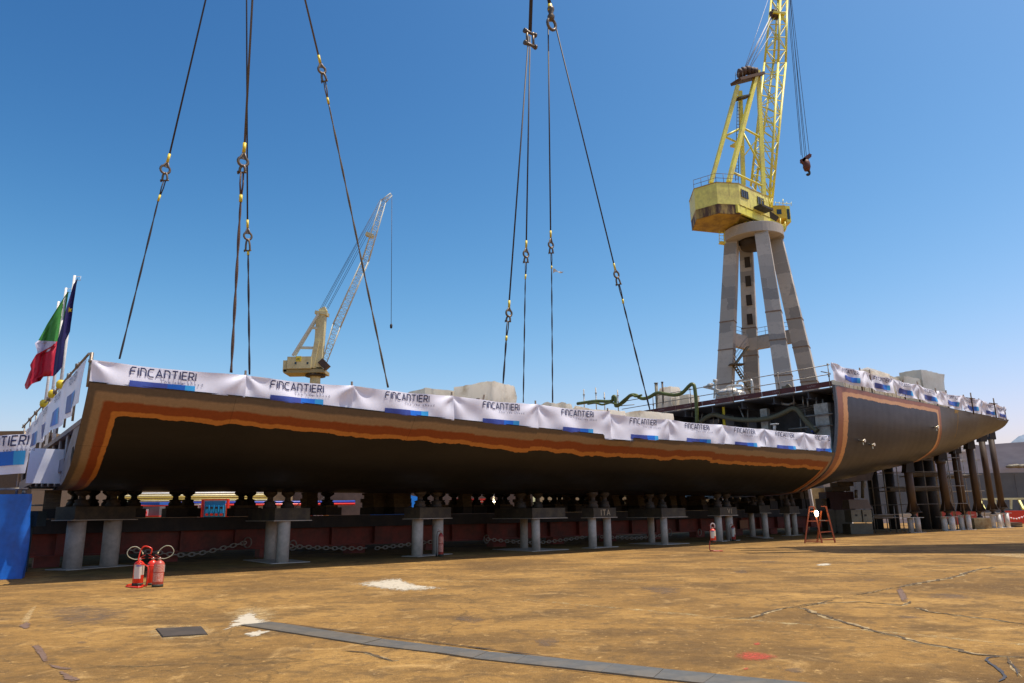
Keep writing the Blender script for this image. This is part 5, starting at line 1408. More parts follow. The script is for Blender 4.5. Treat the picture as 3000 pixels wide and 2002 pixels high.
# scaffold post left below hull end
for i, (x0, y0, x1, y1) in enumerate(((152, 1432, 130, 1655),)):
    g_ = G(x1, y1); b = PD(x0, y0, g_.y); mb = MB(); mb.cyl(V((g_.x, g_.y, 0)), V((g_.x, g_.y, b.z)), 0.035, n=8); mb.cyl(V((g_.x, g_.y, b.z * .75)), V((g_.x, g_.y, b.z * .8)), 0.07, n=8); mb.cyl(V((g_.x - 2, g_.y, b.z * .78)), V((g_.x, g_.y, b.z * .78)), 0.03, n=8)
    solo('scaffold_post', mb, M_galv, 'slim scaffold tube with a clamp, left of the nearest grey pillar', 'post', (g_.x, g_.y, 0))
q = PD(62, 1540, 25); mb = MB(); mb.box(q.x, q.x + .5, 25, 25.5, 1.45, 1.95); mb.box(q.x + .1, q.x + .4, 24.97, 24.999, 1.78, 1.81); mb.box(q.x + .1, q.x + .4, 24.97, 24.999, 1.62, 1.65); mb.box(q.x + .2, q.x + .28, 25.1, 25.2, 0, 1.45)
solo('control_box', mb, mat('dark teal box', (0.03, 0.05, 0.06), 0.5), 'dark teal box in shade behind the slim scaffold tube', 'box', (q.x, 25, 0))
# dark roof slab beyond, far left
a, b = PD(-40, 1275, 45), PD(118, 1262, 45)
roof = thing('shed', 'low shed with brown flat roof at the far left behind the stage', 'shed', ((a.x + b.x) / 2, 45, 0))
mb = MB(); mb.box(a.x - 6, b.x, 45, 55, b.z - .25, b.z); part('roof', mb, mat('brown roof edge', (0.22, 0.14, 0.07), 0.8), roof)
mb = MB(); mb.box(a.x - 6, b.x - .3, 45.4, 54.6, 0, b.z - .255); part('wall', mb, mat('brown wall', (0.12, 0.08, 0.05), 0.8), roof)

# ------------------------------------------------------------------ flags
def flagpole(px0, py0, t_, label, zb=4.6):
    top = OS(px0, py0, 0.45)
    s_, t_ = st(top)
    root = thing('flagpole', label, 'flagpole', S(s_, t_, zb), 'white flagpoles at the near end of the hull')
    mb = MB(); mb.tube([S(s_, t_, zb), top], 0.065, 10, radii=[0.075, 0.055]); part('pole', mb, M_palewhite, root)
    mb = MB(); a = top - UP * .05; mb.tube([a, a + V((.28, -.02, 0)), a + V((.28, -.02, -.18)), a + V((.02, 0, -.18))], 0.012, 6); part('top_bracket', mb, M_palewhite, root)
    return top, s_
f1, s1_ = flagpole(219, 808, 6.0, 'tallest and nearest white flagpole, carrying the blue flag')
f2, s2_ = flagpole(194, 844, 8.0, 'middle white flagpole, carrying the green, white and red flag')
f3, s3_ = flagpole(172, 884, 10.2, 'lowest, farthest white flagpole, mostly behind the flags')
def quadmap(TL, TR, BR, BL, n, m, dep, seed, amp=0.12):
    "flag surface between four picture corners hung at real depth with folds"
    rows = []
    for j in range(m + 1):
        v = j / m; row = []
        for i in range(n + 1):
            u = i / n
            x = (TL[0] * (1 - u) + TR[0] * u) * (1 - v) + (BL[0] * (1 - u) + BR[0] * u) * v
            y = (TL[1] * (1 - u) + TR[1] * u) * (1 - v) + (BL[1] * (1 - u) + BR[1] * u) * v
            row.append((x, y, amp * math.sin(u * 7 + seed) * (0.3 + v) + amp * .5 * math.sin(u * 13 + v * 3 + seed)))
        rows.append(row)
    return rows
d1_ = f1.y - 0.1; d2_ = f2.y - 0.15
def flagpart(polys, d_, seed, name, m_, root, amp=0.14):
    "polys: outline picture rows [(xl, xr, y)...] lofted with folds"
    mb = MB(); rows = []
    for (xl, yl, xr, yr) in polys:
        row = []
        for i in range(13):
            u = i / 12; x = xl + (xr - xl) * u; y = yl + (yr - yl) * u
            p = PD(x, y, d_ + amp * math.sin((x * 0.14) + seed + y * .02) + amp * .5 * math.sin(x * .33 + seed * 2 + y * .05))
            row.append(p)
        rows.append(row)
    mb.grid(rows); mb.grid([[p + V((0, .004, 0)) for p in r] for r in rows], flip=True)
    return part(name, mb, m_, root)
fl = thing('flag', 'green, white and red tricolour flag hanging in folds from the middle pole', 'flag', PD(130, 1000, d2_))
M_fg = mat('green cloth', (0.045, 0.26, 0.035), 0.6); M_fw = mat('white cloth', (0.60, 0.58, 0.72), 0.6); M_fr = mat('red cloth', (0.52, 0.006, 0.03), 0.55); M_fb = mat('navy cloth', (0.018, 0.012, 0.10), 0.6)
flagpart([(198, 855, 201, 855), (182, 880, 197, 880), (160, 915, 191, 915), (138, 950, 182, 950), (122, 980, 174, 982), (112, 998, 168, 1001)], d2_, 1, 'green_band', M_fg, fl)
flagpart([(112, 998, 168, 1001), (102, 1006, 162, 1006), (106, 1020, 152, 1014), (110, 1032, 146, 1029), (105, 1040, 142, 1030)], d2_, 1, 'white_band', M_fw, fl)
flagpart([(163, 1001, 172, 1001), (152, 1014, 170, 1014), (105, 1040, 166, 1028), (96, 1055, 165, 1050), (88, 1070, 162, 1070), (91, 1082, 160, 1084), (84, 1096, 158, 1102), (76, 1118, 128, 1103), (72, 1128, 118, 1117), (74, 1138, 96, 1122), (79, 1142, 82, 1139)], d2_ - .02, 1, 'red_band', M_fr, fl)
fe = thing('flag', 'navy flag with yellow stars hanging from the tallest pole', 'flag', PD(195, 950, d1_))
d1_ -= 0.3
flagpart([(227, 816, 228, 816), (215, 834, 224, 834), (205, 868, 219, 868), (198, 890, 215, 892), (190, 918, 212, 920), (183, 945, 208, 948), (176, 972, 205, 972), (168, 1000, 191, 1000), (165, 1020, 188, 1022), (161, 1045, 186, 1045), (158, 1070, 182, 1075), (156, 1095, 172, 1088), (156, 1102, 160, 1101)], d1_, 4, 'field', M_fb, fe, 0.09)
def star(cx, cy, r, dd):
    ring = []
    for i in range(10):
        a = math.pi / 2 + i * math.pi / 5 + .15; rr = r if i % 2 == 0 else r * .42
        ring.append(PD(cx + rr * math.cos(a), cy - rr * math.sin(a), dd))
    ring = ring[::-1]
    mb = MB(); mb.add(ring + [PD(cx, cy, dd)], [(i, (i + 1) % 10, 10) for i in range(10)]); return mb
for cx, cy, r in ((204, 908, 9), (173, 1012, 8)):
    o = part('star', star(cx, cy, r, d1_ - 0.30), mat('yellow star', (0.85, 0.55, 0.01), 0.5), fe, PD(195, 950, d1_))
#@@ROPES
# ------------------------------------------------------------------ slings
def sling(label, t_, toppx, ferr, ring_c, ring_r, shack, low, ferr2, bottom, rt=0.045, rb=0.05, m1=None, m2=None, apex=None, twist=True, zcap=None, lean=None):
    m1 = m1 or M_rope; m2 = m2 or M_ropedark
    P = lambda p, dt=0: OT(p[0], p[1], t_ + dt)
    bot = P(bottom)
    root = thing('wire_sling', label, 'wire sling', bot, 'wire rope slings lifting the hull')
    top = P(toppx) if apex is None else apex
    rt *= .78; rb *= .72; ring_r *= .85
    fe_ = P(ferr); rc = P(ring_c)
    ax_ = (fe_ - rc).normalized(); side = ax_.cross(IN).normalized()
    mb = MB(); mb.tube([top, fe_], rt, 8); part('rope', mb, m1, root)
    mb = MB(); mb.cyl(fe_ + ax_ * .0, fe_ - ax_ * (ring_r * 2.2), rt * 1.5, n=12); part('ferrule', mb, M_yellow, root)
    # teardrop thimble
    R_ = ring_r * 1.0; tip = fe_ - ax_ * (ring_r * 2.0)
    pts = [tip]
    for k in range(13):
        a = R(60) - R(300) * k / 12
        pts.append(rc + side * (R_ * math.cos(a)) * 1.0 + ax_ * (R_ * math.sin(a)))
    mb = MB(); mb.tube(pts, rt * 1.3, 8, closed=True); part('thimble', mb, M_shackle, root)
    mb = MB(); g1 = rc + ax_ * (R_ * 1.05); gz = IN * rt * .5
    tri = [tip - ax_ * .03, rc + side * R_ * .8 + ax_ * R_ * .55, rc - side * R_ * .8 + ax_ * R_ * .55]
    mb.prism([p + gz for p in tri], [p - gz for p in tri]); part('gusset', mb, M_shackle, root, recalc=True)
    # bow shackle with pin
    sc_ = P(shack); sr = R_ * .55; a2 = (rc - ax_ * R_ - sc_)
    up_ = (rc - sc_).normalized(); sd2 = IN * .6 + side * .8; sd2 = (sd2 - up_ * sd2.dot(up_)).normalized()
    bow = [sc_ + sd2 * sr - up_ * sr * .9]
    L_ = (rc - ax_ * R_ - sc_).length + sr * .2
    for k in range(9):
        a = R(180) * k / 8; bow.append(sc_ + sd2 * (sr * math.cos(a)) + up_ * (L_ * math.sin(a)))
    bow.append(sc_ - sd2 * sr - up_ * sr * .9)
    mb = MB(); mb.tube(bow, rt * 1.2, 8); part('shackle', mb, M_shackle, root)
    mb = MB(); pn = sc_ - up_ * sr * .8; mb.cyl(pn - sd2 * sr * 1.6, pn + sd2 * sr * 1.6, rt * .9, n=10); mb.cyl(pn + sd2 * sr * 1.4, pn + sd2 * sr * 1.75, rt * 1.6, n=6); part('shackle_pin', mb, M_shackle, root)
    # lower double leg
    lo0 = pn; f2a, f2b = P(ferr2[0]), P(ferr2[1])
    for sg in (-1, 1):
        mb = MB(); mb.tube([lo0 + side * sg * rb * .8, (lo0 + f2a) / 2 + side * sg * rb * 1.0, f2a + side * sg * rb * .35], rb * .6, 6); part('lower_loop', mb, m2, root)
    mb = MB(); mb.cyl(f2a, f2b, rb * 1.15, n=10); part('ferrule', mb, M_yellow, root)
    # two strands wound round each other
    N = 60
    dn = (bot - f2b); ln = dn.length; dn.normalize(); x_ = dn.cross(IN).normalized(); y_ = dn.cross(x_)
    for sg in (0, math.pi):
        pts = []
        for i in range(N + 1):
            f = i / N; a = sg + 2 * math.pi * ln * f / 2.6
            off = rb * .45 * min(1, f * 12)
            pts.append(f2b + dn * ln * f + x_ * off * math.cos(a) + y_ * off * math.sin(a))
        mb = MB(); mb.tube(pts, rb * .58, 6); part('lower_strand', mb, m2, root)
    return root
def meet(p1, p2, t_, py):  # extend picture line to height py
    f = (py - p1[1]) / (p2[1] - p1[1]); return OT(p1[0] + (p2[0] - p1[0]) * f, py, t_)
TL = 3.0
apexL = OT(752, -640, TL)
sling('dark wire sling at far left, slanting up right from the near corner of the hull', TL, None, (497, 452), (484, 497), 0.18, (483, 524), None, ((469, 572), (463, 590)), (350, 1052), 0.04, 0.045, M_ropedark, M_ropedark, apex=apexL)
sling('light wire sling ending in thick brown strands, third of the left cluster', TL, None, (717, 420), (712, 474), 0.21, (710, 500), None, ((706, 572), (705, 592)), (677, 1092), 0.055, 0.075, M_rope, M_ropebrown, apex=apexL + AX * .3)
sling('nearly vertical dark wire sling behind the banner post, its ring at mid height', TL + .8, None, (725, 645), (726, 692), 0.17, (726, 730), None, ((727, 738), (727, 748)), (731, 1098), 0.04, 0.055, M_ropedark, M_ropedark, apex=OT(720, -640, TL + .8))
sling('light wire sling slanting down right across the far cream crane', TL, None, (933, 163), (943, 205), 0.18, (950, 234), None, ((959, 287), (963, 305)), (1137, 1136), 0.05, 0.06, M_rope, mat('tan wire rope', (0.20, 0.15, 0.08), 0.6, 0.2, (0.09, 0.07, 0.05), 22, fine=0.4), apex=apexL + AX * -.2)
TR = 5.0
top5 = OT(1553, 108, TR)
sling('thin wire sling leaning left from the double shackle, leftmost of the right cluster', TR, None, (1492, 881), (1491, 918), 0.20, (1489, 938), None, ((1484, 985), (1483, 998)), (1474, 1124), 0.05, 0.07, M_ropedark, M_ropedark, apex=top5 - AX * .1)
sling('thin straight wire sling hanging from the double shackle', TR + .6, None, (1542, 706), (1541, 745), 0.20, (1541, 765), None, ((1540, 805), (1539, 818)), (1533, 1180), 0.05, 0.055, M_ropedark, M_ropedark, apex=OT(1553, 108, TR + .6))
top7 = OT(1613, 70, TR)
sling('straight wire sling with a rag tied below its ring, under the swivel block', TR + .3, None, (1613, 677), (1614, 718), 0.19, (1615, 738), None, ((1616, 780), (1616, 788)), (1619, 1180), 0.05, 0.055, M_ropedark, M_ropedark, apex=OT(1606, 78, TR + .3))
sling('wire sling slanting down right from the swivel block to the wrapped deck crates', TR, None, (1798, 772), (1806, 805), 0.22, (1812, 830), None, ((1824, 877), (1826, 890)), (1908, 1217), 0.05, 0.07, M_ropedark, M_ropedark, apex=OT(1627, 74, TR))
rg = OT(1620, 788, TR + .2); mb = MB()
mb.grid([[rg + V((0.05 * i * (1 + .3 * j), 0.03 * math.sin(i + j), -.02 * i + .06 * math.sin(i * .9) - .12 * j * (1 - i / 8))) for i in range(8)] for j in range(3)]); solo('rag', mb, mat('pale rag', (0.6, 0.52, 0.42), 0.8), 'pale rag fluttering from the straight sling under the swivel block', 'rag', rg)
# upper connectors and the ropes above them
def hoist(label, p0, p1, kind):
    a = OT(p0[0], p0[1], TR); b = OT(p0[0] - (p1[0] - p0[0]) * 6, -640, TR)
    b = V((a.x, a.y, a.z + 22))
    b = meet(p0, p1, TR, -500)
    root = thing('hoist_rope', label, 'hoist rope', a)
    mb = MB(); mb.tube([b, a], 0.10, 8); part('rope', mb, M_ropedark, root)
    if kind == 'shackle':
        for dz in (0, -.75):
            mb = MB(); c = OT(1553, 97, TR) + UP * dz; mb.cyl(c - AX * .38, c + AX * .38, 0.085, n=10); mb.cyl(c + AX * .3, c + AX * .42, 0.14, n=6); mb.cyl(c - AX * .42, c - AX * .3, 0.14, n=6); part('shackle_pin', mb, M_shackle, root)
        for sg in (-1, 1):
            mb = MB(); c = OT(1553, 97, TR) + AX * .22 * sg; mb.cyl(c + UP * .1, c - UP * .85, 0.07, n=8); part('shackle_arm', mb, M_shackle, root)
    else:
        c = OT(1614, 40, TR); mb = MB(); mb.lathe(c - UP * .5, [(0, 0), (.16, .05), (.22, .3), (.12, .5), (.2, .7), (.2, .85), (.08, 1.0), (0, 1.0)], 12); part('swivel', mb, M_shackle, root)
        mb = MB(); c = OT(1616, 72, TR); mb.tube([c + AX * .3 * math.cos(a) + UP * .35 * math.sin(a) for a in [2 * math.pi * q / 14 for q in range(14)]], .09, 8, closed=True); part('shackle', mb, M_shackle, root)
        mb = MB(); mb.cyl(OT(1611, 14, TR), OT(1611, 32, TR), .13, n=10); part('ferrule', mb, M_yellow, root)
    return b
b1 = hoist('thick dark hoist rope ending in a double shackle, left of two at the top', (1553, 92), (1556, 0), 'shackle')
b2 = hoist('thick dark hoist rope ending in a swivel block, right of two at the top', (1612, 18), (1608, 0), 'swivel')
# lifting frame above the picture, carrying all ropes
lf = thing('lifting_beam', 'steel lifting beam above the picture from which the ropes hang', 'lifting beam', (b1 + b2) / 2)
mb = MB(); c = (apexL + b2) / 2; dz = max(apexL.z, b1.z, b2.z) + 1.0
mb.bar(V((apexL.x, apexL.y, dz)) - AX * 3, V((b2.x, b2.y, dz)) + AX * 3, 1.2, 1.4); part('beam', mb, M_yellow, lf)
mb = MB(); mb.box(apexL.x - .6, apexL.x + .6, apexL.y - .4, apexL.y + .4, apexL.z - .5, dz - .71); part('hook_block', mb, M_yellow, lf)
# ------------------------------------------------------------------ cargo and gear on the decks
def wrapbox(name, label, cs, z0, z1, m_=None, amp=0.05, cat='wrapped crate', taper=0.0, seed=1, group=None, ridge=0):
    "crumpled wrapped load: cs = four plan corners (world)"
    m_ = m_ or M_wrap
    mb = MB(); n = 9; c = sum(cs, V((0, 0, 0))) / 4
    rows = []
    ring = []
    for k in range(4):
        a, b = cs[k], cs[(k + 1) % 4]
        for i in range(n): ring.append(a.lerp(b, i / n))
    for j in range(7):
        v = j / 6; row = []
        for p in ring + [ring[0]]:
            o = (p - c); o.z = 0; sc_ = 1 - taper * v
            q = c + o * sc_; d_ = amp * noise.noise(V((p.x * 2.1, p.y * 2.1 + seed, v * 4))) + amp * .5 * noise.noise(V((p.x * 6, p.y * 6, v * 9 + seed)))
            q = q + o.normalized() * d_
            row.append(V((q.x, q.y, z0 + (z1 - z0) * v + (amp * .6 * noise.noise(V((p.x * 3, p.y * 3, seed))) if j == 6 else 0))))
        rows.append(row)
    mb.grid(rows, flip=False)
    top = rows[-1][:-1]; ctr = sum(top, V((0, 0, 0))) / len(top) + UP * ridge
    mb.add(top + [ctr], [(i, (i + 1) % len(top), len(top)) for i in range(len(top))], None, True)
    return solo(name, mb, m_, label, cat, V((c.x, c.y, z0)), group, recalc=True)
def plan(px0, px1, pyt, t_, depth_m):
    a, b = OT(px0, pyt, t_), OT(px1, pyt, t_)
    return a, b
def deckbox(label, x0, x1, ytop, t_, dep, z0, seed, m_=None, corner=None, **kw):
    a = OT(x0, ytop, t_); b = OT(x1, ytop, t_); z1 = (a.z + b.z) / 2
    # depth plane parallel to picture so both visible faces read
    cs = [V((a.x, a.y, 0)), V((b.x, b.y, 0)), V((b.x, b.y, 0)) + IN * dep, V((a.x, a.y, 0)) + IN * dep]
    return wrapbox('wrapped_crate', label, cs, z0, z1, m_, seed=seed, **kw)
M_wrapb = mat('bright film wrap', (0.92, 0.86, 0.75), 0.25, 0, (0.55, 0.46, 0.33), .9, 0.5, 0.72, bump=1.0, bscale=1.6, fine=.02)
M_film = mat('grey translucent film', (0.66, 0.65, 0.60), 0.14, 0, (0.56, 0.54, 0.48), .8, bump=0.9, bscale=1.2, fine=.02)
translucent(M_wrapb, .62); translucent(M_film, .55)
# large crate with near corner toward the camera
p = OT(1440, 1122, 6.0); d_ = p.y
cA = V((p.x, d_, 0)); cL = PD(1330, 1145, d_ + 1.6); cR = PD(1511, 1130, d_ + 1.6)
zt = PD(1440, 1117, d_).z
wrapbox('wrapped_crate', 'big white shrink-wrapped crate with a ridged top behind the fourth banner', [V((cL.x, cL.y, 0)), cA, V((cR.x, cR.y, 0)), V((cL.x + cR.x - cA.x, d_ + 3.2, 0))], 4.6, zt, M_wrapb, amp=0.13, seed=3, ridge=0.15)
deckbox('low white wrapped crate peeking over the third and fourth banners', 1245, 1330, 1141, 8.0, 2.0, 4.6, 5)
deckbox('grey sheeted hump at the left end of the long tarpaulin-covered load', 1616, 1690, 1180, 3.0, 2.5, 4.6, 6, M_wrap, amp=.2, taper=.2)
deckbox('long white tarpaulin-covered load behind the fifth and sixth banners', 1685, 1842, 1199, 3.2, 2.2, 4.6, 7, M_wrapb, amp=.22, taper=.06)
deckbox('clear-wrapped box just left of the dark open compartment', 1874, 1972, 1208, 3.0, 1.4, 4.6, 8, M_wrapb, amp=.05)
# raised deck loads standing far back on the aft deck (t ~ 14-17)
def farbox(label, x0, x1, y0, y1, s_, dep, seed, m_, **kw):
    a, b, c_ = OS(x0, y1, s_), OS(x1, y1, s_), OS(x0, y0, s_)
    cs = [V((a.x, a.y, 0)), V((a.x, a.y, 0)) + AX * dep, V((b.x, b.y, 0)) + AX * dep, V((b.x, b.y, 0))]
    return wrapbox('wrapped_crate', label, cs[::-1], 8.7, OS((x0 + x1) / 2, y0, s_).z, m_, seed=seed, **kw)
farbox('tall rounded white wrapped bag on the raised deck beside two pipe stubs', 1920, 1970, 1133, 1205, 39.4, 1.6, 11, M_wrapb, taper=.35, amp=.08)
farbox('lower white wrapped crate next to the tall rounded bag', 1960, 1983, 1165, 1203, 39.6, 1.2, 12, M_wrap, taper=.1)
farbox('small wrapped crate on the raised deck left of the green hose loop', 1993, 2020, 1157, 1200, 39.5, 1.2, 13, M_wrap)
for x, y0, lb, r_ in ((1922, 1124, 'thick grey pipe stub at the left of the rounded white bag', 0.12), (1940, 1121, 'thin rusty pipe stub rising over the rounded white bag', 0.07)):
    a = OS(x, y0, 39.6); mb = MB(); mb.cyl(V((a.x, a.y, 8.7)), a, r_, n=10); mb.cyl(a, a + UP * .05, r_ * 1.35, n=10); solo('pipe_stub', mb, M_cab2 if r_ > .1 else M_rustbrown, lb, 'pipe', V((a.x, a.y, 8.7)))
# loads seen above the stern banners
def sternbox(label, x0, x1, y0, t_, dep, seed, m_, **kw):
    a, b = OT(x0, y0, t_), OT(x1, y0, t_)
    cs = [V((a.x, a.y, 0)), V((b.x, b.y, 0)), V((b.x, b.y, 0)) + IN * dep, V((a.x, a.y, 0)) + IN * dep]
    return wrapbox('wrapped_crate', label, cs, 8.3, (a.z + b.z) / 2, m_, seed=seed, **kw)
sternbox('folded white cover with a turned-up flap, on the raised deck', 2545, 2604, 1090, 1.6, 1.5, 21, M_wrapb, ridge=.45, amp=.15)
sternbox('low beige crate between the folded cover and the clear-wrapped crates', 2606, 2650, 1107, 1.8, 1.5, 22, M_wrap, amp=.15)
sternbox('low clear-wrapped crate left of the tall one on the raised deck', 2648, 2700, 1107, 1.5, 1.3, 23, M_film, amp=.14)
sternbox('tall clear film-wrapped crate above the fourth stern banner', 2699, 2764, 1090, 1.4, 1.6, 24, M_film, amp=.12)
# beige boxes seen under the banners at the deck edge
mb = MB()
for x0, x1, y0, y1, lb in ((2474, 2530, 1120, 1139, 'left beige box seen below the first stern banner'), (2600, 2655, 1150, 1165, 'beige slatted box seen below the third stern banner'), (2530, 2598, 1135, 1152, 'grey box below the second stern banner'), (2700, 2780, 1170, 1188, 'white box below the fourth stern banner')):
    a, b = OT(x0, y1 + 6, .5), OT(x1, y0, .5); s0, s1 = st(a)[0], st(b)[0]
    mb = MB(); mb.sbox(s0, s1, .5, 1.3, 8.2, b.z)
    for k in range(5): mb.sbox(s0 + (s1 - s0) * (k + .3) / 5, s0 + (s1 - s0) * (k + .4) / 5, .47, .499, 8.4, b.z - .05)
    solo('deck_box', mb, M_wrap, lb, 'box', S(s0, .5, 8.4))
# silver pipe manifold on the raised deck
q = OS(2110, 1160, 39.2)
mani = thing('pipe_manifold', 'silvery lagged pipe manifold with bent pipes on the raised deck before the tower', 'pipe manifold', V((q.x, q.y, 8.76)))
M_silver = mat('crinkled silver foil', (0.72, 0.68, 0.60), 0.3, 0.35, (0.5, 0.42, 0.3), 3, bump=1.0, bscale=6)
def Q(px, py, ds=0): return OS(px, py, 39.2 + ds)
for nm, pts, r_ in (('elbow_pipe', [Q(2095, 1115), Q(2096, 1135), Q(2098, 1155), Q(2105, 1162), Q(2125, 1160), Q(2170, 1158)], .09), ('arm_pipe', [Q(2062, 1134), Q(2085, 1139), Q(2110, 1146), Q(2130, 1150)], .08), ('bracket_pipe', [Q(2062, 1134), Q(2075, 1130), Q(2090, 1129), Q(2098, 1117)], .06),
                    ('frame_pipe', [Q(2127, 1140, .4), Q(2135, 1132, .4), Q(2160, 1130, .4), Q(2175, 1132, .4), Q(2176, 1150, .4)], .09), ('high_pipe', [Q(2158, 1130, .6), Q(2164, 1117, .6), Q(2185, 1116, .6), Q(2198, 1113, .6), Q(2203, 1122, .6), Q(2204, 1155, .6)], .08), ('leg_pipe', [Q(2092, 1168), Q(2093, 1140)], .05)):
    mb = MB(); mb.tube(spline(pts, 5), r_, 8); part(nm, mb, M_silver, mani)
for x, y, r_ in ((2125, 1152, .55), (2145, 1150, .6), (2163, 1154, .5), (2150, 1160, .5)):
    c = Q(x, y, .3); mb = MB(); mb.lathe(c - UP * r_ * .5, [(0, 0), (r_ * .7, .05), (r_, r_ * .4), (r_ * .9, r_ * .7), (r_ * .4, r_), (0, r_ * 1.05)], 14); part('lagged_drum', mb, M_silver, mani)
mb = MB(); mb.cyl(Q(2076, 1131), Q(2086, 1129), .16, n=10); mb.cyl(Q(2095, 1112), Q(2095, 1120), .15, n=10); part('valve_wheel', mb, M_silver, mani)
mb = MB(); a, b, c_ = Q(2293, 1146, .5), Q(2309, 1127, .5), Q(2325, 1143, .5); mb.bar(a, b, .14, .1); mb.bar(b, c_, .14, .1); mb.bar(Q(2295, 1140, .9), Q(2318, 1138, .9), .4, .3); solo('steel_bracket', mb, M_cab2, 'grey triangular steel bracket on the raised deck near the guard rail end', 'bracket', a)
# green and dusty hoses
mb = MB(); mb.tube(spline([OS(x, y, SB - .35) for x, y in ((1692, 1183), (1745, 1176), (1790, 1176), (1796, 1163), (1803, 1165), (1805, 1190), (1830, 1176), (1845, 1160), (1862, 1158), (1880, 1168), (1900, 1165), (1925, 1152), (1950, 1155), (1975, 1158), (1998, 1152), (2018, 1132), (2027, 1126), (2034, 1132), (2038, 1160), (2041, 1200), (2042, 1240))], 6), .13, 10)
solo('green_hose', mb, M_green, 'thick green hose draped over the guard rail and hanging down by the compartment', 'hose', OS(2020, 1190, SB - .35))
mb = MB(); mb.tube(spline([OS(x, y, SB - .5) for x, y in ((1722, 1184), (1745, 1181), (1765, 1186), (1790, 1180), (1810, 1185), (1830, 1170), (1848, 1157), (1862, 1162), (1880, 1158))], 6), .08, 8)
solo('green_hose', mb, M_green, 'thinner olive hose tangled beside the green one at the rail end', 'hose', OS(1722, 1184, SB - .5))
mb = MB(); mb.tube(spline([OS(x, y, 38.75) for x, y in ((2052, 1237), (2072, 1222), (2092, 1215), (2112, 1220), (2150, 1228), (2190, 1231), (2235, 1229), (2270, 1221), (2300, 1208), (2322, 1198), (2338, 1203), (2352, 1222), (2372, 1245), (2395, 1264))], 6), .16, 10)
solo('dusty_hose', mb, M_brownhose, 'thick dusty hose drooping across the dark open compartment', 'hose', OS(2200, 1231, 38.75))
a, b = OS(2119, 1193, 38.9), OS(2122, 1250, 38.9); mb = MB(); mb.bar(a, b, .20, .12); solo('yellow_pole', mb, M_yellow, 'yellow upright pole in front of the dark open compartment', 'pole', b)
a = OS(2269, 1245, 37.6); b = OS(2269, 1260, 37.6); mb = MB(); mb.cyl(b, a, .09, n=10); mb.cyl(a, a + UP * .06, .26, n=12); solo('vent_stub', mb, M_palewhite, 'white mushroom vent behind the banners near the joint', 'vent', b)
# thin uprights by the rail end
for i, (x, y0) in enumerate(((1710, 1141), (1745, 1136), (1770, 1150), (1809, 1143))):
    a = OS(x, y0, SB + .3 + i * .3); mb = MB(); mb.cyl(V((a.x, a.y, 5)), a, .045, n=6); mb.cyl(a - UP * .5, a - UP * .42, .09, n=6); solo('scaffold_post', mb, M_galv, ['leftmost thin upright tube above the white tarpaulin', 'tallest thin upright tube above the tangled hoses', 'shortest thin upright tube above the tangled hoses', 'thin upright tube at the end of the guard rail'][i], 'post', V((a.x, a.y, 5)))
# worker leaning at the joint inside the compartment
wp = OS(2372, 1262, 38.9)
def skin_person(label, base):
    me = bpy.data.meshes.new('body')
    J = {'pel': (0, 0, .95, .13), 'sp': (.02, -.05, 1.12, .13), 'ch': (.06, -.14, 1.33, .15), 'nk': (.10, -.20, 1.50, .06), 'hd': (.12, -.25, 1.60, .085), 'tp': (.12, -.27, 1.72, .07),
         'ls': (-.12, -.12, 1.42, .06), 'le': (-.22, -.30, 1.22, .045), 'lh': (-.10, -.48, 1.15, .035), 'rs': (.26, -.14, 1.40, .06), 're': (.34, -.32, 1.22, .045), 'rh': (.20, -.48, 1.14, .035),
         'lk': (-.10, -.04, .5, .06), 'lf': (-.11, .0, .06, .045), 'lt': (-.11, -.16, .04, .04), 'lp': (-.09, 0, .88, .09), 'rp': (.09, 0, .88, .09), 'rk': (.12, -.04, .5, .06), 'rf': (.12, 0, .06, .045), 'rt': (.12, -.16, .04, .04)}
    ks = list(J); ix = {k: i for i, k in enumerate(ks)}
    ed = [('pel', 'sp'), ('sp', 'ch'), ('ch', 'nk'), ('nk', 'hd'), ('hd', 'tp'), ('ch', 'ls'), ('ls', 'le'), ('le', 'lh'), ('ch', 'rs'), ('rs', 're'), ('re', 'rh'), ('pel', 'lp'), ('lp', 'lk'), ('lk', 'lf'), ('lf', 'lt'), ('pel', 'rp'), ('rp', 'rk'), ('rk', 'rf'), ('rf', 'rt')]
    me.from_pydata([J[k][:3] for k in ks], [(ix[a], ix[b]) for a, b in ed], [])
    o = bpy.data.objects.new('body', me); COL.objects.link(o)
    md = o.modifiers.new('skin', 'SKIN')
    if not me.skin_vertices: pass
    for k in ks:
        sv = me.skin_vertices[0].data[ix[k]]; sv.radius = (J[k][3], J[k][3])
    me.skin_vertices[0].data[0].use_root = True
    sb = o.modifiers.new('sub', 'SUBSURF'); sb.levels = 2; sb.render_levels = 2
    return o
try:
    root = thing('person', 'worker in dark blue overalls and blue helmet, half hidden in the open compartment', 'person', V((wp.x, wp.y, 4.58)), local=True)
    bo = skin_person('', wp); bo.parent = root
    bo.data.materials.append(mat('navy overalls', (0.03, 0.03, 0.09), 0.8))
    mb = MB(); mb.lathe(V((.12, -.27, 1.66)), [(.14, 0), (.12, .05), (.10, .10), (.05, .14), (0, .15)], 12); part('helmet', mb, mat('blue helmet', (0.05, 0.06, 0.4), 0.35), root, V((0, 0, 0)))
except Exception as ex:
    print('person', ex)
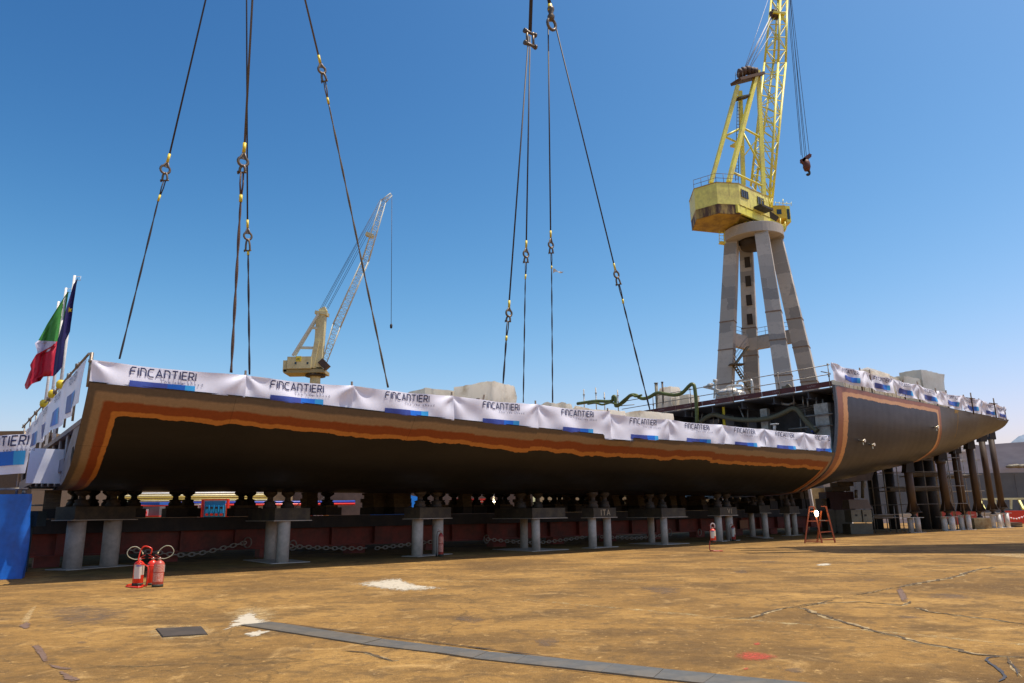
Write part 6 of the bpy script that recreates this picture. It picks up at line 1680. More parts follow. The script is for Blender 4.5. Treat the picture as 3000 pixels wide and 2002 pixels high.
#@@CRANES2
# ------------------------------------------------------------------ the yellow tower crane
def lattice(mb, A, B, n, rc, rd):
    "A, B: four corner points at each end; braced truss"
    pts = [[A[k].lerp(B[k], i / n) for k in range(4)] for i in range(n + 1)]
    for k in range(4): mb.tube([A[k], B[k]], rc, 6)
    for i in range(n + 1):
        for k in range(4): mb.tube([pts[i][k], pts[i][(k + 1) % 4]], rd, 5, cap=False)
        if i < n:
            for k in range(4):
                a, b = (k, (k + 1) % 4) if (i + k) % 2 else ((k + 1) % 4, k)
                mb.tube([pts[i][a], pts[i + 1][b]], rd, 5, cap=False)
DT = 82.0
def pour_mat():
    m = bpy.data.materials.new('poured concrete'); m.use_nodes = True; nt = m.node_tree; L = nt.links; b = nt.nodes['Principled BSDF']; b.inputs['Roughness'].default_value = .85
    tc = nt.nodes.new('ShaderNodeTexCoord'); sp = nt.nodes.new('ShaderNodeSeparateXYZ'); L.new(tc.outputs['Object'], sp.inputs[0])
    n = nt.nodes.new('ShaderNodeTexNoise'); n.inputs['Scale'].default_value = 1.1; n.inputs['Detail'].default_value = 8; n.inputs['Roughness'].default_value = .65; L.new(tc.outputs['Object'], n.inputs[0])
    def mt(op, a, c):
        q = nt.nodes.new('ShaderNodeMath'); q.operation = op
        for i, v in enumerate((a, c)):
            if isinstance(v, (int, float)): q.inputs[i].default_value = v
            else: L.new(v, q.inputs[i])
        return q.outputs[0]
    h = mt('MULTIPLY', mt('SUBTRACT', n.outputs['Fac'], .5), .9)
    zz = mt('ADD', sp.outputs[2], h); xx = mt('ADD', mt('ADD', sp.outputs[0], mt('MULTIPLY', sp.outputs[1], .6)), h)
    cb = nt.nodes.new('ShaderNodeCombineXYZ'); L.new(xx, cb.inputs[0]); L.new(zz, cb.inputs[1])
    bk = nt.nodes.new('ShaderNodeTexBrick'); bk.inputs['Scale'].default_value = 1; bk.inputs['Brick Width'].default_value = 2.6; bk.inputs['Row Height'].default_value = 1.35; bk.inputs['Mortar Size'].default_value = .02; bk.inputs['Mortar Smooth'].default_value = .5; bk.inputs['Bias'].default_value = -.05
    bk.inputs['Color1'].default_value = (0.58, 0.52, 0.43, 1); bk.inputs['Color2'].default_value = (0.27, 0.255, 0.23, 1); bk.inputs['Mortar'].default_value = (0.52, 0.47, 0.40, 1); L.new(cb.outputs[0], bk.inputs['Vector'])
    n2 = nt.nodes.new('ShaderNodeTexNoise'); n2.inputs['Scale'].default_value = 2.6; n2.inputs['Detail'].default_value = 9; n2.inputs['Roughness'].default_value = .75; L.new(tc.outputs['Object'], n2.inputs[0])
    rp = nt.nodes.new('ShaderNodeMapRange'); rp.inputs[1].default_value = .52; rp.inputs[2].default_value = .64; rp.inputs[4].default_value = .7; L.new(n2.outputs['Fac'], rp.inputs[0])
    mx = nt.nodes.new('ShaderNodeMix'); mx.data_type = 'RGBA'; L.new(rp.outputs[0], mx.inputs[0]); L.new(bk.outputs['Color'], mx.inputs[6]); mx.inputs[7].default_value = (0.40, 0.36, 0.30, 1)
    L.new(mx.outputs[2], b.inputs['Base Color'])
    bp = nt.nodes.new('ShaderNodeBump'); bp.inputs['Strength'].default_value = .25; bp.inputs['Distance'].default_value = .05; L.new(n2.outputs['Fac'], bp.inputs['Height']); L.new(bp.outputs[0], b.inputs['Normal'])
    return m
c0 = PD(2250, 1136, DT); c1 = PD(2206, 690, DT)
CX_, CY_ = (c0.x + c1.x) / 2, DT
zr = PD(2206, 690, DT).z
kT = DT / 2208
tower = thing('crane_tower', 'blotchy concrete four-legged tower carrying the yellow crane', 'crane tower', (CX_, CY_, 0))
M_conc = pour_mat()
def leg_r(z): return 2.45 + (zr - z) / (zr - 14.5) * 2.3
ax4 = [V((-1, 0.12, 0)), V((0.04, -1, 0)), V((1, -.1, 0)), V((-.05, 1, 0))]
for k, d_ in enumerate(ax4):
    d_ = d_.normalized(); s2 = V((-d_.y, d_.x, 0))
    b = V((CX_, CY_, 0)) + d_ * leg_r(0); t_ = V((CX_, CY_, zr)) + d_ * leg_r(zr)
    w0, w1 = .98, .74
    if k in (0, 2): sx_, sy_ = V((.85, -.5, 0)).normalized(), V((.5, .85, 0)).normalized()
    else: sx_, sy_ = V((.9, -.42, 0)).normalized(), V((.42, .9, 0)).normalized()
    def ringq(c, w): return [c - sx_ * w - sy_ * w * .8, c + sx_ * w - sy_ * w * .8, c + sx_ * w + sy_ * w * .8, c - sx_ * w + sy_ * w * .8]
    mb = MB(); N = 8
    for i in range(N):
        f0, f1 = i / N, (i + 1) / N
        a0, a1 = ringq(b.lerp(t_, f0), w0 + (w1 - w0) * f0), ringq(b.lerp(t_, f1), w0 + (w1 - w0) * f1)
        mb.prism(a0, a1)
    part('leg', mb, M_conc, tower)
    # bands
    for zz in (19.5, 22.8, 15.5):
        f = zz / zr; c = b.lerp(t_, f); w = w0 + (w1 - w0) * f + .04
        mb = MB(); mb.prism(ringq(c, w), ringq(c + UP * .14, w)); part('joint_band', mb, mat('rusty joint', (0.22, 0.14, 0.09), 0.9, 0, (0.3, 0.22, 0.15), 3), tower)
zb0, zb1 = PD(2206, 1011, DT).z, PD(2206, 962, DT).z
for k in (2, 3):
    d0, d1 = ax4[k].normalized(), ax4[(k + 1) % 4].normalized()
    a = V((CX_, CY_, 0)) + d0 * leg_r(zb0); b = V((CX_, CY_, 0)) + d1 * leg_r(zb0); zm = (zb0 + zb1) / 2
    mb = MB(); a.z = b.z = zm; mb.bar(a, b, .6, (zb1 - zb0) * .8); part('tie_beam', mb, M_conc, tower)
    mb = MB(); e_ = (a + b) / 2; dirn = (b - a).normalized(); o_ = UP * ((zb1 - zb0) * .4)
    for f in (0.0, .33, .66, 1.0): p_ = a.lerp(b, f) + o_; mb.tube([p_, p_ + UP * 1.0], .03, 5)
    mb.tube([a + o_ + UP * 1.0, b + o_ + UP * 1.0], .03, 5); mb.tube([a + o_ + UP * .5, b + o_ + UP * .5], .025, 5); part('handrail', mb, M_galv, tower)
mb = MB(); mb.lathe(V((CX_, CY_, zr - .75)), [(0, 0), (3.35, 0), (3.4, .05), (3.4, 1.20), (3.3, 1.25), (0, 1.25)], 48); mb.sm = [False] * len(mb.sm); part('ring_beam', mb, M_conc, tower)
mb = MB(); mb.lathe(V((CX_, CY_, zr - 1.6)), [(0, 0), (1.5, 0), (1.8, .84), (0, .84)], 24); part('ring_recess_shade', mb, M_dark, tower)  # dark cone standing in for the shaded recess under the ring
# ladder openings of the back leg, their inner shade painted as dark face plates
for k in range(4):
    z0_ = zb1 + 1 + k * 2.3; d_ = ax4[3].normalized(); c = V((CX_, CY_, z0_ + .85)) + d_ * leg_r(z0_ + .85); w = .98 - .24 * (z0_ / zr); sx_, sy_ = V((.9, -.42, 0)).normalized(), V((.42, .9, 0)).normalized()
    mb = MB(); mb.boxm(c - sy_ * (w * .8 + .02) + sx_ * .15, sx_ * .32, sy_ * .05, UP * .65); part('ladder_opening', mb, M_dark, tower)
stair = thing('stair', 'narrow steel zigzag stair hanging between the left tower legs', 'stair', PD(2190, 1150, DT - .5))
for (a, b) in (((2193, 1015), (2158, 1064)), ((2154, 1068), (2208, 1152))):
    A_, B_ = PD(*a, DT - 1.0), PD(*b, DT - 1.0); B2 = V((B_.x, B_.y, B_.z)); off = V((0, .8, 0))
    for o_ in (V((0, 0, 0)), off):
        mb = MB(); mb.bar(A_ + o_, B_ + o_, .06, .16); part('stringer', mb, M_cab2, stair)
        mb = MB(); mb.tube([A_ + o_ + UP * 1.1, B_ + o_ + UP * 1.1], .025, 5); mb.tube([A_ + o_ + UP * .6, B_ + o_ + UP * .6], .02, 5); part('handrail', mb, M_galv, stair)
    n = 12
    for i in range(n + 1):
        p_ = A_.lerp(B_, i / n); mb = MB(); mb.boxm(p_ + off / 2, V((.16, 0, 0)), V((0, .42, 0)), V((0, 0, .02))); part('tread', mb, M_cab2, stair)
mb = MB(); c = PD(2160, 1067, DT - 1.0); mb.boxm(c + V((0, .4, 0)), V((.8, 0, 0)), V((0, .6, 0)), V((0, 0, .06))); part('landing', mb, M_timber, stair)

# machine deck and house
crane = thing('tower_crane', 'yellow slewing crane with lattice boom and rusty machine house on the concrete tower', 'crane', (CX_, CY_, zr + .6))
def rust_mat():
    m = mat('yellow house paint', (0.86, 0.76, 0.17), 0.45, 0, (0.66, 0.54, 0.14), 0.5, 0.5, 0.66)
    nt = m.node_tree; b = nt.nodes['Principled BSDF']; L = nt.links
    src = b.inputs['Base Color'].links[0].from_socket
    tc = nt.nodes.new('ShaderNodeTexCoord'); sp = nt.nodes.new('ShaderNodeSeparateXYZ'); L.new(tc.outputs['Object'], sp.inputs[0])
    mp = nt.nodes.new('ShaderNodeMapping'); mp.inputs['Scale'].default_value = (1, 1, .12); L.new(tc.outputs['Object'], mp.inputs[0])
    n = nt.nodes.new('ShaderNodeTexNoise'); n.inputs['Scale'].default_value = 2.2; n.inputs['Detail'].default_value = 7; n.inputs['Roughness'].default_value = .7; L.new(mp.outputs[0], n.inputs[0])
    rp = nt.nodes.new('ShaderNodeMapRange'); rp.inputs[1].default_value = .60; rp.inputs[2].default_value = .70; L.new(n.outputs['Fac'], rp.inputs[0])
    mx = nt.nodes.new('ShaderNodeMix'); mx.data_type = 'RGBA'; L.new(rp.outputs[0], mx.inputs[0]); L.new(src, mx.inputs[6]); mx.inputs[7].default_value = (0.20, 0.10, 0.03, 1)
    L.new(mx.outputs[2], b.inputs['Base Color']); return m
M_house = rust_mat()
M_rustband = mat('rust streaked yellow', (0.45, 0.30, 0.08), 0.7, 0, (0.10, 0.05, 0.025), 1.6, 0.4, 0.55, stretch=(1, 1, .25))
hA, hB, hC, hD = V((27.9, 81.6, 0)), V((23.5, 77.8, 0)), V((21.0, 77.4, 0)), V((19.1, 79.1, 0))
def along(px, py, ref): return PD(px, py, ref.y)
# plan positions refined from the picture edges
def fixx(p, px, py): q = PD(px, py, p.y); return V((q.x, q.y, 0))
hA = fixx(hA, 2252, 600); hB = fixx(hB, 2166, 565); hC = fixx(hC, 2100, 560); hD = fixx(hD, 2035, 580)
hE = V((hD.x + .3, hD.y + 3.6, 0)); hF = V((hA.x - 3.4, hA.y + 3.6, 0))
zt = PD(2166, 539, hB.y).z; zb = PD(2170, 600, hB.y).z; zm = PD(2100, 597, hC.y).z
z_roofA = zt
ring_p = [hA, hB, hC, hD, hE, hF]
mb = MB(); mb.prism([V((p.x, p.y, zm)) for p in ring_p[::-1]], [V((p.x, p.y, zt)) for p in ring_p[::-1]]); part('house_wall', mb, M_house, crane, recalc=True)
cen = sum(ring_p, V((0, 0, 0))) / 6
mb = MB(); mb.prism([V((p.x, p.y, 0)).lerp(V((cen.x, cen.y, 0)), -.012) + UP * zt for p in ring_p[::-1]], [V((p.x, p.y, 0)).lerp(V((cen.x, cen.y, 0)), -.012) + UP * (zt + .10) for p in ring_p[::-1]]); part('roof_edge', mb, mat('rusty roof edge', (0.30, 0.18, 0.08), 0.8, 0, (0.5, 0.4, 0.12), 2), crane, recalc=True)
# ballast skirt with rust band under the rear
zl = PD(2170, 630, hB.y).z; zl2 = PD(2040, 625, hD.y).z
rear = [hB, hC, hD, hE, V((hB.x + 1.0, hB.y + 4.6, 0))]
rc_ = sum(rear, V((0, 0, 0))) / 5
mb = MB(); mb.prism([V((p.x, p.y, zm - 1.15)).lerp(V((rc_.x, rc_.y, zm - 1.15)), .02) for p in rear[::-1]], [V((p.x, p.y, zm - .01)).lerp(V((rc_.x, rc_.y, zm - .01)), .01) for p in rear[::-1]]); part('ballast_box', mb, M_rustband, crane, recalc=True)
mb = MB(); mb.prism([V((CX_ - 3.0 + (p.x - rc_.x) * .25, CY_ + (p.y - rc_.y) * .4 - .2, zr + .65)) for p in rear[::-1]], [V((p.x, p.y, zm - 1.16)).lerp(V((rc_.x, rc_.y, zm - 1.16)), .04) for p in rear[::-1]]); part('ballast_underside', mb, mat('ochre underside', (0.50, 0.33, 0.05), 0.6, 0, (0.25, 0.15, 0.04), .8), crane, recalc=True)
# slewing platform under the house
mb = MB(); CX_ -= .5; CY_ += .6; mb.prism([V((CX_ + 1.7 * math.cos(a), CY_ + 1.7 * math.sin(a), zr + .41)) for a in [2 * math.pi * q / 16 for q in range(16)]], [V((CX_ + 1.8 * math.cos(a), CY_ + 1.8 * math.sin(a), zm - .1)) for a in [2 * math.pi * q / 16 for q in range(16)]]); part('slew_drum', mb, M_dark, crane)
fdir = (hA - hB).normalized(); sdir = V((-fdir.y, fdir.x, 0))
for sg in (.3, 3.3):
    a = hB + fdir * -.5 + sdir * sg; b = hA + fdir * 2.2 + sdir * sg
    mb = MB(); mb.bar(V((a.x, a.y, zm - .55)), V((b.x, b.y, zm - .55)), .5, .9); part('platform_girder', mb, M_crane_y, crane)
for f in (0.2, .45, .7):
    a = hB.lerp(hA, f); mb = MB(); mb.bar(V((a.x, a.y, zm - .05)), V((a.x, a.y, zm - 1.3)) + sdir * 1.6, .18, .18); part('knee_brace', mb, M_crane_y, crane)
a, b = hB + fdir * .6, hA + fdir * .4
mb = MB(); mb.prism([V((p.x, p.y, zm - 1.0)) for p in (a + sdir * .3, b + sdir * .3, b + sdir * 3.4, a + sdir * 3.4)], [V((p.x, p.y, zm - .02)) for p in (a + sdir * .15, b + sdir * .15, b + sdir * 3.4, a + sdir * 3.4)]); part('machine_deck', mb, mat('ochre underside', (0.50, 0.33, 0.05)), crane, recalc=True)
# windows and balcony on the side wall
def sidequad(name, f0, f1, z0, z1, off, m_):
    a, b = hB.lerp(hA, f0), hB.lerp(hA, f1); n_ = -sdir * off
    mb = MB(); mb.boxm((a + b) / 2 + n_ + UP * ((z0 + z1) / 2), (b - a) / 2, sdir * .03, UP * ((z1 - z0) / 2)); return part(name, mb, m_, crane)
hgt = zt - zm
for f0, f1 in ((.05, .27), (.60, .80)):
    wv = sidequad('window', f0, f1, zm + hgt * .42, zm + hgt * .78, .05, M_glass)
    for k in range(4):
        f = f0 + (f1 - f0) * k / 3; a = hB.lerp(hA, f); mb = MB(); mb.boxm(a - sdir * .10 + UP * (zm + hgt * .6), fdir * .03, sdir * .02, UP * (hgt * .19)); part('glazing_bar', mb, M_cab2, wv)
a, b = hB.lerp(hA, .43), hB.lerp(hA, .82)
mb = MB(); mb.boxm((a + b) / 2 - sdir * .6 + UP * (zm + .3), (b - a) / 2, sdir * .55, UP * .12); part('balcony', mb, M_black, crane)
mb = MB()
for f in (0, .25, .5, .75, 1): p_ = a.lerp(b, f) - sdir * 1.1; mb.tube([p_ + UP * (zm + .3), p_ + UP * (zm + 1.5)], .03, 5)
for dz in (.9, 1.5): mb.tube([a - sdir * 1.1 + UP * (zm + dz), b - sdir * 1.1 + UP * (zm + dz)], .03, 5)
part('balcony_rail', mb, M_crane_y, crane)
mb = MB()
for p_, q_ in ((hC, hD), (hB, hC)):
    for f in (0, .33, .66, 1): z_ = p_.lerp(q_, f); mb.tube([z_ + UP * (zt + .1), z_ + UP * (zt + 1.15)], .03, 5)
    for dz in (.6, 1.15): mb.tube([p_ + UP * (zt + dz), q_ + UP * (zt + dz)], .03, 5)
part('roof_railing', mb, mat('rusty rail', (0.2, 0.15, 0.12), 0.7), crane)
# A-frame
def T(px, py, d): return PD(px, py, d)
apL, apR = T(2160, 250, 80.6), T(2220, 205, 82.6)
for nm, a, b, w in (('back_stay', T(2083, 536, 79.2), T(2161, 252, 80.4), .42), ('back_stay', T(2135, 534, 78.6), T(2219, 208, 82.0), .46), ('front_post', T(2178, 545, 82.6), T(2168, 268, 81.4), .45), ('front_post', T(2238, 575, 81.4), T(2221, 208, 82.8), .46)):
    mb = MB(); mb.bar(a, b, w, w); part(nm, mb, M_crane_y, crane)
for a, b in (((2121, 401, 79.8), (2168, 377, 80.9)), ((2180, 377, 80.6), (2226, 402, 82)), ((2124, 401, 79.8), (2158, 417, 81.8)), ((2146, 505, 79), (2233, 545, 81.4)), ((2160, 285, 81), (2190, 280, 82)), ((2228, 395, 82), (2170, 470, 82.6)), ((2172, 380, 81.8), (2235, 500, 81.6))):
    mb = MB(); mb.tube([T(*a), T(*b)], .13 if a[1] != 395 else .07, 8); part('cross_tube', mb, M_crane_y, crane)
mb = MB(); a, b = T(2155, 240, 80.4), T(2226, 222, 82.8); mb.bar(a, b, 1.6, .35); part('head_platform', mb, mat('dark rusty platform', (0.10, 0.055, 0.03), 0.8), crane)
mb = MB()
for x, y, dd_ in ((2168, 215, 81), (2178, 210, 81), (2190, 207, 81.5), (2202, 210, 82), (2212, 212, 82)):
    c = T(x, y, dd_); mb.cyl(c - V((.25, 0, 0)), c + V((.25, 0, 0)), .55, n=12)
part('head_sheaves', mb, mat('dark sheaves', (0.09, 0.05, 0.03), 0.7), crane)
mb = MB(); 
for x in (2155, 2164, 2176): mb.tube([T(x, 238, 80), T(x, 213, 80)], .03, 5)
mb.tube([T(2154, 222, 80), T(2166, 214, 80)], .03, 5); part('head_railing', mb, M_dark, crane)
mb = MB(); mb.bar(T(2157, 292, 80.6), T(2192, 283, 81.4), .9, .2); part('mid_platform', mb, M_dark, crane)
mb = MB(); mb.bar(T(2146, 425, 80.6), T(2172, 430, 81.4), .8, .25); part('mid_platform', mb, M_crane_y, crane)
mb = MB()
for dx in (0, 8): mb.tube([T(2155 + dx, 530, 80.5), T(2160 + dx, 300, 80.8)], .04, 5)
for k in range(22): y_ = 525 - k * 10; mb.tube([T(2155.2 + k * .2, y_, 80.5), T(2163.2 + k * .2, y_, 80.5)], .03, 4, cap=False)
part('ladder', mb, M_dark, crane)
# boom, leaning forward and up out of the picture
fA = [T(2203, 548, 84.5), T(2262, 622, 82.6), T(2254, 588, 84.8), T(2200, 530, 86.5)]
def up_at(px, py, dd_): return T(px, py, dd_)
kink = [T(2238, 200, 86.5), T(2284, 95, 85.5), T(2303, 200, 87.5), T(2262, 130, 88.5)]
base4 = [T(2200, 545, 85.0), T(2253, 605, 83.2), T(2259, 622, 84.6), T(2212, 560, 87.0)]
mid4 = [T(2240, 185, 86.8), T(2280, 185, 85.6), T(2302, 185, 86.6), T(2266, 185, 88.2)]
top4 = [T(2260, 0, 88.2), T(2286, 0, 87.4), T(2306, 0, 87.9), T(2280, 0, 89.0)]
end4 = [top4[k] + (top4[k] - mid4[k]) * 1.2 for k in range(4)]
ec = sum(end4, V((0, 0, 0))) / 4; end4 = [ec + (p - ec) * .6 for p in end4]
for nm, A4, B4, n in (('boom_lower', base4, mid4, 11), ('boom_middle', mid4, top4, 5), ('boom_upper', top4, end4, 6)):
    mb = MB(); lattice(mb, A4, B4, n, .16, .065); part(nm, mb, M_crane_y, crane)
mb = MB(); mb.bar(T(2263, 40, 87.2), T(2298, 46, 87.2), .9, .3); mb.prism([T(2283, 30, 87), T(2303, 58, 87), T(2283, 62, 87)], [T(2283, 30, 87.8), T(2303, 58, 87.8), T(2283, 62, 87.8)]); part('boom_platform', mb, M_crane_y, crane, recalc=True)
mb = MB()
for x, y in ((2262, 44), (2268, 38), (2272, 48)):
    c = T(x, y, 87.5); mb.cyl(c - V((.3, 0, 0)), c + V((.3, 0, 0)), .5, n=10)
part('boom_sheaves', mb, mat('dark sheaves', (0.09, 0.05, 0.03), 0.7), crane)
M_cable = mat('pale cable', (0.35, 0.35, 0.36), 0.5); M_cabled = mat('dark cable', (0.05, 0.05, 0.07), 0.5)
for k, (a, b) in enumerate((((2182, 200, 81.5), (2256, 52, 87)), ((2186, 200, 81.6), (2258, 50, 87)), ((2195, 200, 81.8), (2262, 55, 87)), ((2198, 200, 82), (2264, 90, 87)), ((2180, 205, 81.4), (2250, 0, 88)))):
    mb = MB(); mb.tube([T(*a), T(*b)], .045 if k < 4 else .03, 5); part('luffing_cable', mb, M_cable, crane)
tip = ec
hk = T(2360, 470, tip.y)
for k, (xa, xb, yb) in enumerate(((2304, 2347, 455), (2308, 2351, 462), (2313, 2358, 462), (2311, 2363, 462), (2315, 2371, 452))):
    a = T(xa, -30, tip.y); b = T(xb, yb, tip.y); mb = MB(); mb.tube([a + (a - b) * .5, a, b], .035, 5); part('hoist_cable', mb, M_cabled, crane)
hb = thing('crane_hook', 'dark red hook block hanging from the yellow crane against the sky', 'hook block', hk)
M_hook = mat('dark red hook block', (0.14, 0.03, 0.02), 0.6, 0, (0.07, 0.03, 0.02), 2)
d_ = tip.y
mb = MB(); mb.bar(T(2349, 474, d_), T(2372, 457, d_), .5, .5); mb.bar(T(2350, 478, d_), T(2360, 468, d_), .5, .6); mb.bar(T(2370, 460, d_), T(2373, 453, d_), .35, .4); mb.bar(T(2350, 478, d_), T(2349, 468, d_), .35, .4); part('yoke', mb, M_hook, hb)
mb = MB(); c = T(2363, 484, d_); mb.lathe(c - UP * .9, [(0, 0), (.35, .1), (.5, .6), (.45, 1.2), (.3, 1.6), (0, 1.7)], 12); part('block', mb, M_hook, hb)
mb = MB(); hp = [T(2366, 492, d_), T(2367, 499, d_), T(2371, 504, d_), T(2371, 510, d_), T(2367, 513, d_), T(2363, 510, d_)]; mb.tube(spline(hp, 5), .16, 8); part('hook', mb, M_black, hb)
# operator cab on outrigger
cbx = thing
a, b = T(2270, 648, 82.5), T(2314, 602, 82.5)
mb = MB(); mb.box(a.x, b.x - .55, 82.5, 84.6, T(2290, 640, 82.5).z, T(2290, 602, 82.5).z); part('cab', mb, mat('deep yellow cab', (0.72, 0.47, 0.02), 0.5), crane)
mb = MB(); mb.box(b.x - .5, b.x, 82.6, 84.4, T(2305, 650, 82.5).z, T(2305, 603, 82.5).z); part('cab', mb, M_crane_y, crane)
mb = MB(); mb.box(b.x - .42, b.x - .1, 82.56, 82.599, T(2308, 642, 82.5).z, T(2308, 612, 82.5).z); mb.box(b.x + .001, b.x + .03, 82.9, 84.2, T(2308, 640, 82.5).z, T(2308, 612, 82.5).z); part('cab_window', mb, M_glass, crane)
mb = MB(); mb.box(a.x + .35, a.x + .9, 82.46, 82.499, T(2283, 628, 82.5).z, T(2283, 614, 82.5).z); part('cab_window', mb, M_glass, crane)
mb = MB()
for x in (2272, 2283, 2294, 2305, 2318): mb.tube([T(x, 604, 82.4), T(x, 592, 82.4)], .03, 5)
mb.tube([T(2270, 594, 82.4), T(2319, 598, 82.4)], .03, 5); mb.tube([T(2294, 600, 82.4), T(2294, 584, 82.4)], .05, 5); part('cab_railing', mb, M_crane_y, crane)
mb = MB(); mb.bar(T(2240, 640, 82.3), T(2302, 674, 81.8), .9, .3); part('outrigger', mb, M_crane_y, crane)
mb = MB(); mb.bar(T(2240, 628, 82.4), T(2272, 650, 82.4), .9, 1.0); part('cab_machinery', mb, M_dark, crane)
for x0, y0, x1, y1 in ((2272, 648, 2272, 668), (2286, 640, 2286, 672), (2300, 650, 2300, 674), (2270, 655, 2302, 662)):
    mb = MB(); mb.tube([T(x0, y0, 82.2), T(x1, y1, 82.2)], .07, 6); part('cab_strut', mb, M_crane_y, crane)
mb = MB()
for x in (2107, 2122):
    mb.tube([T(x, 675, 80.5), T(x, 710, 80.5)], .04, 5)
for y in (680, 690, 700, 708): mb.tube([T(2107, y, 80.5), T(2122, y + 2, 80.5)], .03, 5)
mb.bar(T(2108, 711, 80.5), T(2124, 714, 80.5), .8, .15); part('access_platform', mb, M_crane_y, crane)

# ------------------------------------------------------------------ far cream crane
DF = 180.0
def U(px, py, dd_=0.0): return PD(px, py, DF + dd_)
p_ = U(925, 1110)
far = thing('harbour_crane', 'cream level-luffing crane far behind the hull, with a square yellow sign on its house', 'crane', V((p_.x, DF, 0)))
mb = MB(); a, b = U(840, 1079), U(912, 1043); mb.box(a.x, b.x, DF, DF + 7, U(870, 1080).z, U(870, 1045).z); part('house', mb, M_crane_c, far)
mb = MB(); a, b = U(826, 1089), U(839, 1054); mb.box(a.x, b.x, DF + .5, DF + 6.5, U(830, 1088).z, U(830, 1055).z); part('counterweight', mb, M_crane_c, far)
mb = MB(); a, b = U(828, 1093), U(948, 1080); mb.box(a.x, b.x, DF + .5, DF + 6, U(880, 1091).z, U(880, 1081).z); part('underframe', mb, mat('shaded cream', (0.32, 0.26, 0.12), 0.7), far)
for x in (866, 901):
    mb = MB(); a, b = U(x - 3, 1068), U(x + 3, 1061); mb.box(a.x, b.x, DF - .06, DF - .01, a.z, b.z); part('window', mb, M_glass, far)
mb = MB(); a, b = U(867, 1059), U(883, 1044); mb.box(a.x, b.x, DF - .15, DF - .02, a.z, b.z); sg = part('sign', mb, mat('sign yellow', (0.75, 0.58, 0.03), 0.5), far)
CT = text_mesh('ct', 0.95); mb = MB(); sz = (b.x - a.x) * .85; mb.add([V((a.x + .12 + x * sz, DF - .17, a.z + .22 + y * sz)) for x, y in CT[0]], CT[1]); mb.add([V((a.x + .12 + x * sz + .05, DF - .172, a.z + .25 + y * sz)) for x, y in CT[0]], CT[1]); part('sign_lettering', mb, mat('sign black', (0.03, 0.03, 0.02), 0.6), sg)
mb = MB(); mb.bar(U(931, 1078, 2), U(943, 918, 2), 2.0, 2.2); part('mast', mb, M_crane_c, far)
mb = MB(); mb.bar(U(914, 1078, 1), U(930, 1000, 1), 1.2, 1.2); part('mast_foot', mb, M_crane_c, far)
mb = MB(); mb.bar(U(926, 918, 2), U(961, 922, 2), 2.6, .8); mb.bar(U(938, 915, 2), U(956, 906, 2), 1.6, 1.2); part('mast_head', mb, M_crane_c, far)
for dx, dd_ in ((0, 0), (7, 2.5)):
    mb = MB(); mb.bar(U(857 + dx, 1043, dd_), U(933 + dx * .6, 920, dd_), .5, .5); part('back_stay', mb, M_lattice, far)
for a, b in (((875, 1019), (920, 1020)), ((912, 960), (930, 962))):
    mb = MB(); mb.bar(U(*a, 1), U(*b, 1), .6, .6); part('cross_tube', mb, M_lattice, far)
b4 = [U(943, 1064, 2), U(957, 1064, 2), U(957, 1064, 5), U(943, 1064, 5)]
m4 = [U(1061, 760, 2), U(1078, 768, 2), U(1081, 766, 4.5), U(1064, 758, 4.5)]
w4 = [U(975, 950, 2), U(996, 960, 2), U(999, 958, 5), U(978, 948, 5)]
t4 = [U(1117, 588, 2.5), U(1130, 594, 2.5), U(1131, 592, 4.5), U(1118, 586, 4.5)]
e4_ = [U(1143, 567, 2.8), U(1148, 574, 2.8), U(1149, 573, 4.2), U(1144, 566, 4.2)]
for nm, A4, B4, n in (('boom_foot', b4, w4, 8), ('boom_lower', w4, m4, 16), ('boom_upper', m4, t4, 12), ('boom_tip', t4, e4_, 3)):
    mb = MB(); lattice(mb, A4, B4, n, .11, .05); part(nm, mb, M_lattice, far)
mb = MB(); mb.bar(U(1073, 686, 3), U(1094, 694, 3), 1.6, .9); part('boom_platform', mb, M_crane_c, far)
mb = MB(); mb.bar(U(943, 1075, 1), U(957, 1062, 1), 1.6, 2.6); part('boom_hinge', mb, M_rustbrown, far)
for k, (a, b) in enumerate((((938, 905), (1116, 582)), ((942, 905), (1117, 584)), ((947, 905), (1119, 588)), ((956, 906), (1120, 596)), ((960, 906), (1122, 606)))):
    mb = MB(); mb.tube([U(*a, 2.5), U(*b, 3)], .055, 4); part('luffing_cable', mb, M_cabled, far)
mb = MB(); mb.tube([U(1148, 570, 3.5), U(1146, 950, 3.5)], .07, 4); part('hoist_cable', mb, M_cabled, far)
mb = MB(); c = U(1146, 956, 3.5); mb.lathe(c - UP * .7, [(0, 0), (.3, .2), (.35, .9), (.2, 1.3), (0, 1.4)], 8); part('hook', mb, M_black, far)
mb = MB(); c = U(924, 1102, 3); mb.lathe(V((c.x, c.y, 0)), [(1.9, 0), (1.3, c.z - 1), (1.3, c.z + .2)], 20); part('column', mb, M_crane_c, far)
mb = MB(); mb.lathe(V((c.x, c.y, c.z - .2)), [(0, 0), (2.5, 0), (2.5, .4), (0, .4)], 24); mb.lathe(V((c.x, c.y, c.z + 1.6)), [(0, 0), (1.8, 0), (1.8, .9), (0, .9)], 24); part('slew_ring', mb, M_dark, far)
mb = MB()
for q in range(16):
    a = 2 * math.pi * q / 16; p0 = V((c.x + 2.45 * math.cos(a), c.y + 2.45 * math.sin(a), c.z + .3)); mb.tube([p0, p0 + UP * 1.3], .05, 4)
mb.tube([V((c.x + 2.45 * math.cos(a), c.y + 2.45 * math.sin(a), c.z + 1.6)) for a in [2 * math.pi * q / 24 for q in range(24)]], .05, 4, closed=True); part('ring_railing', mb, M_crane_c, far)

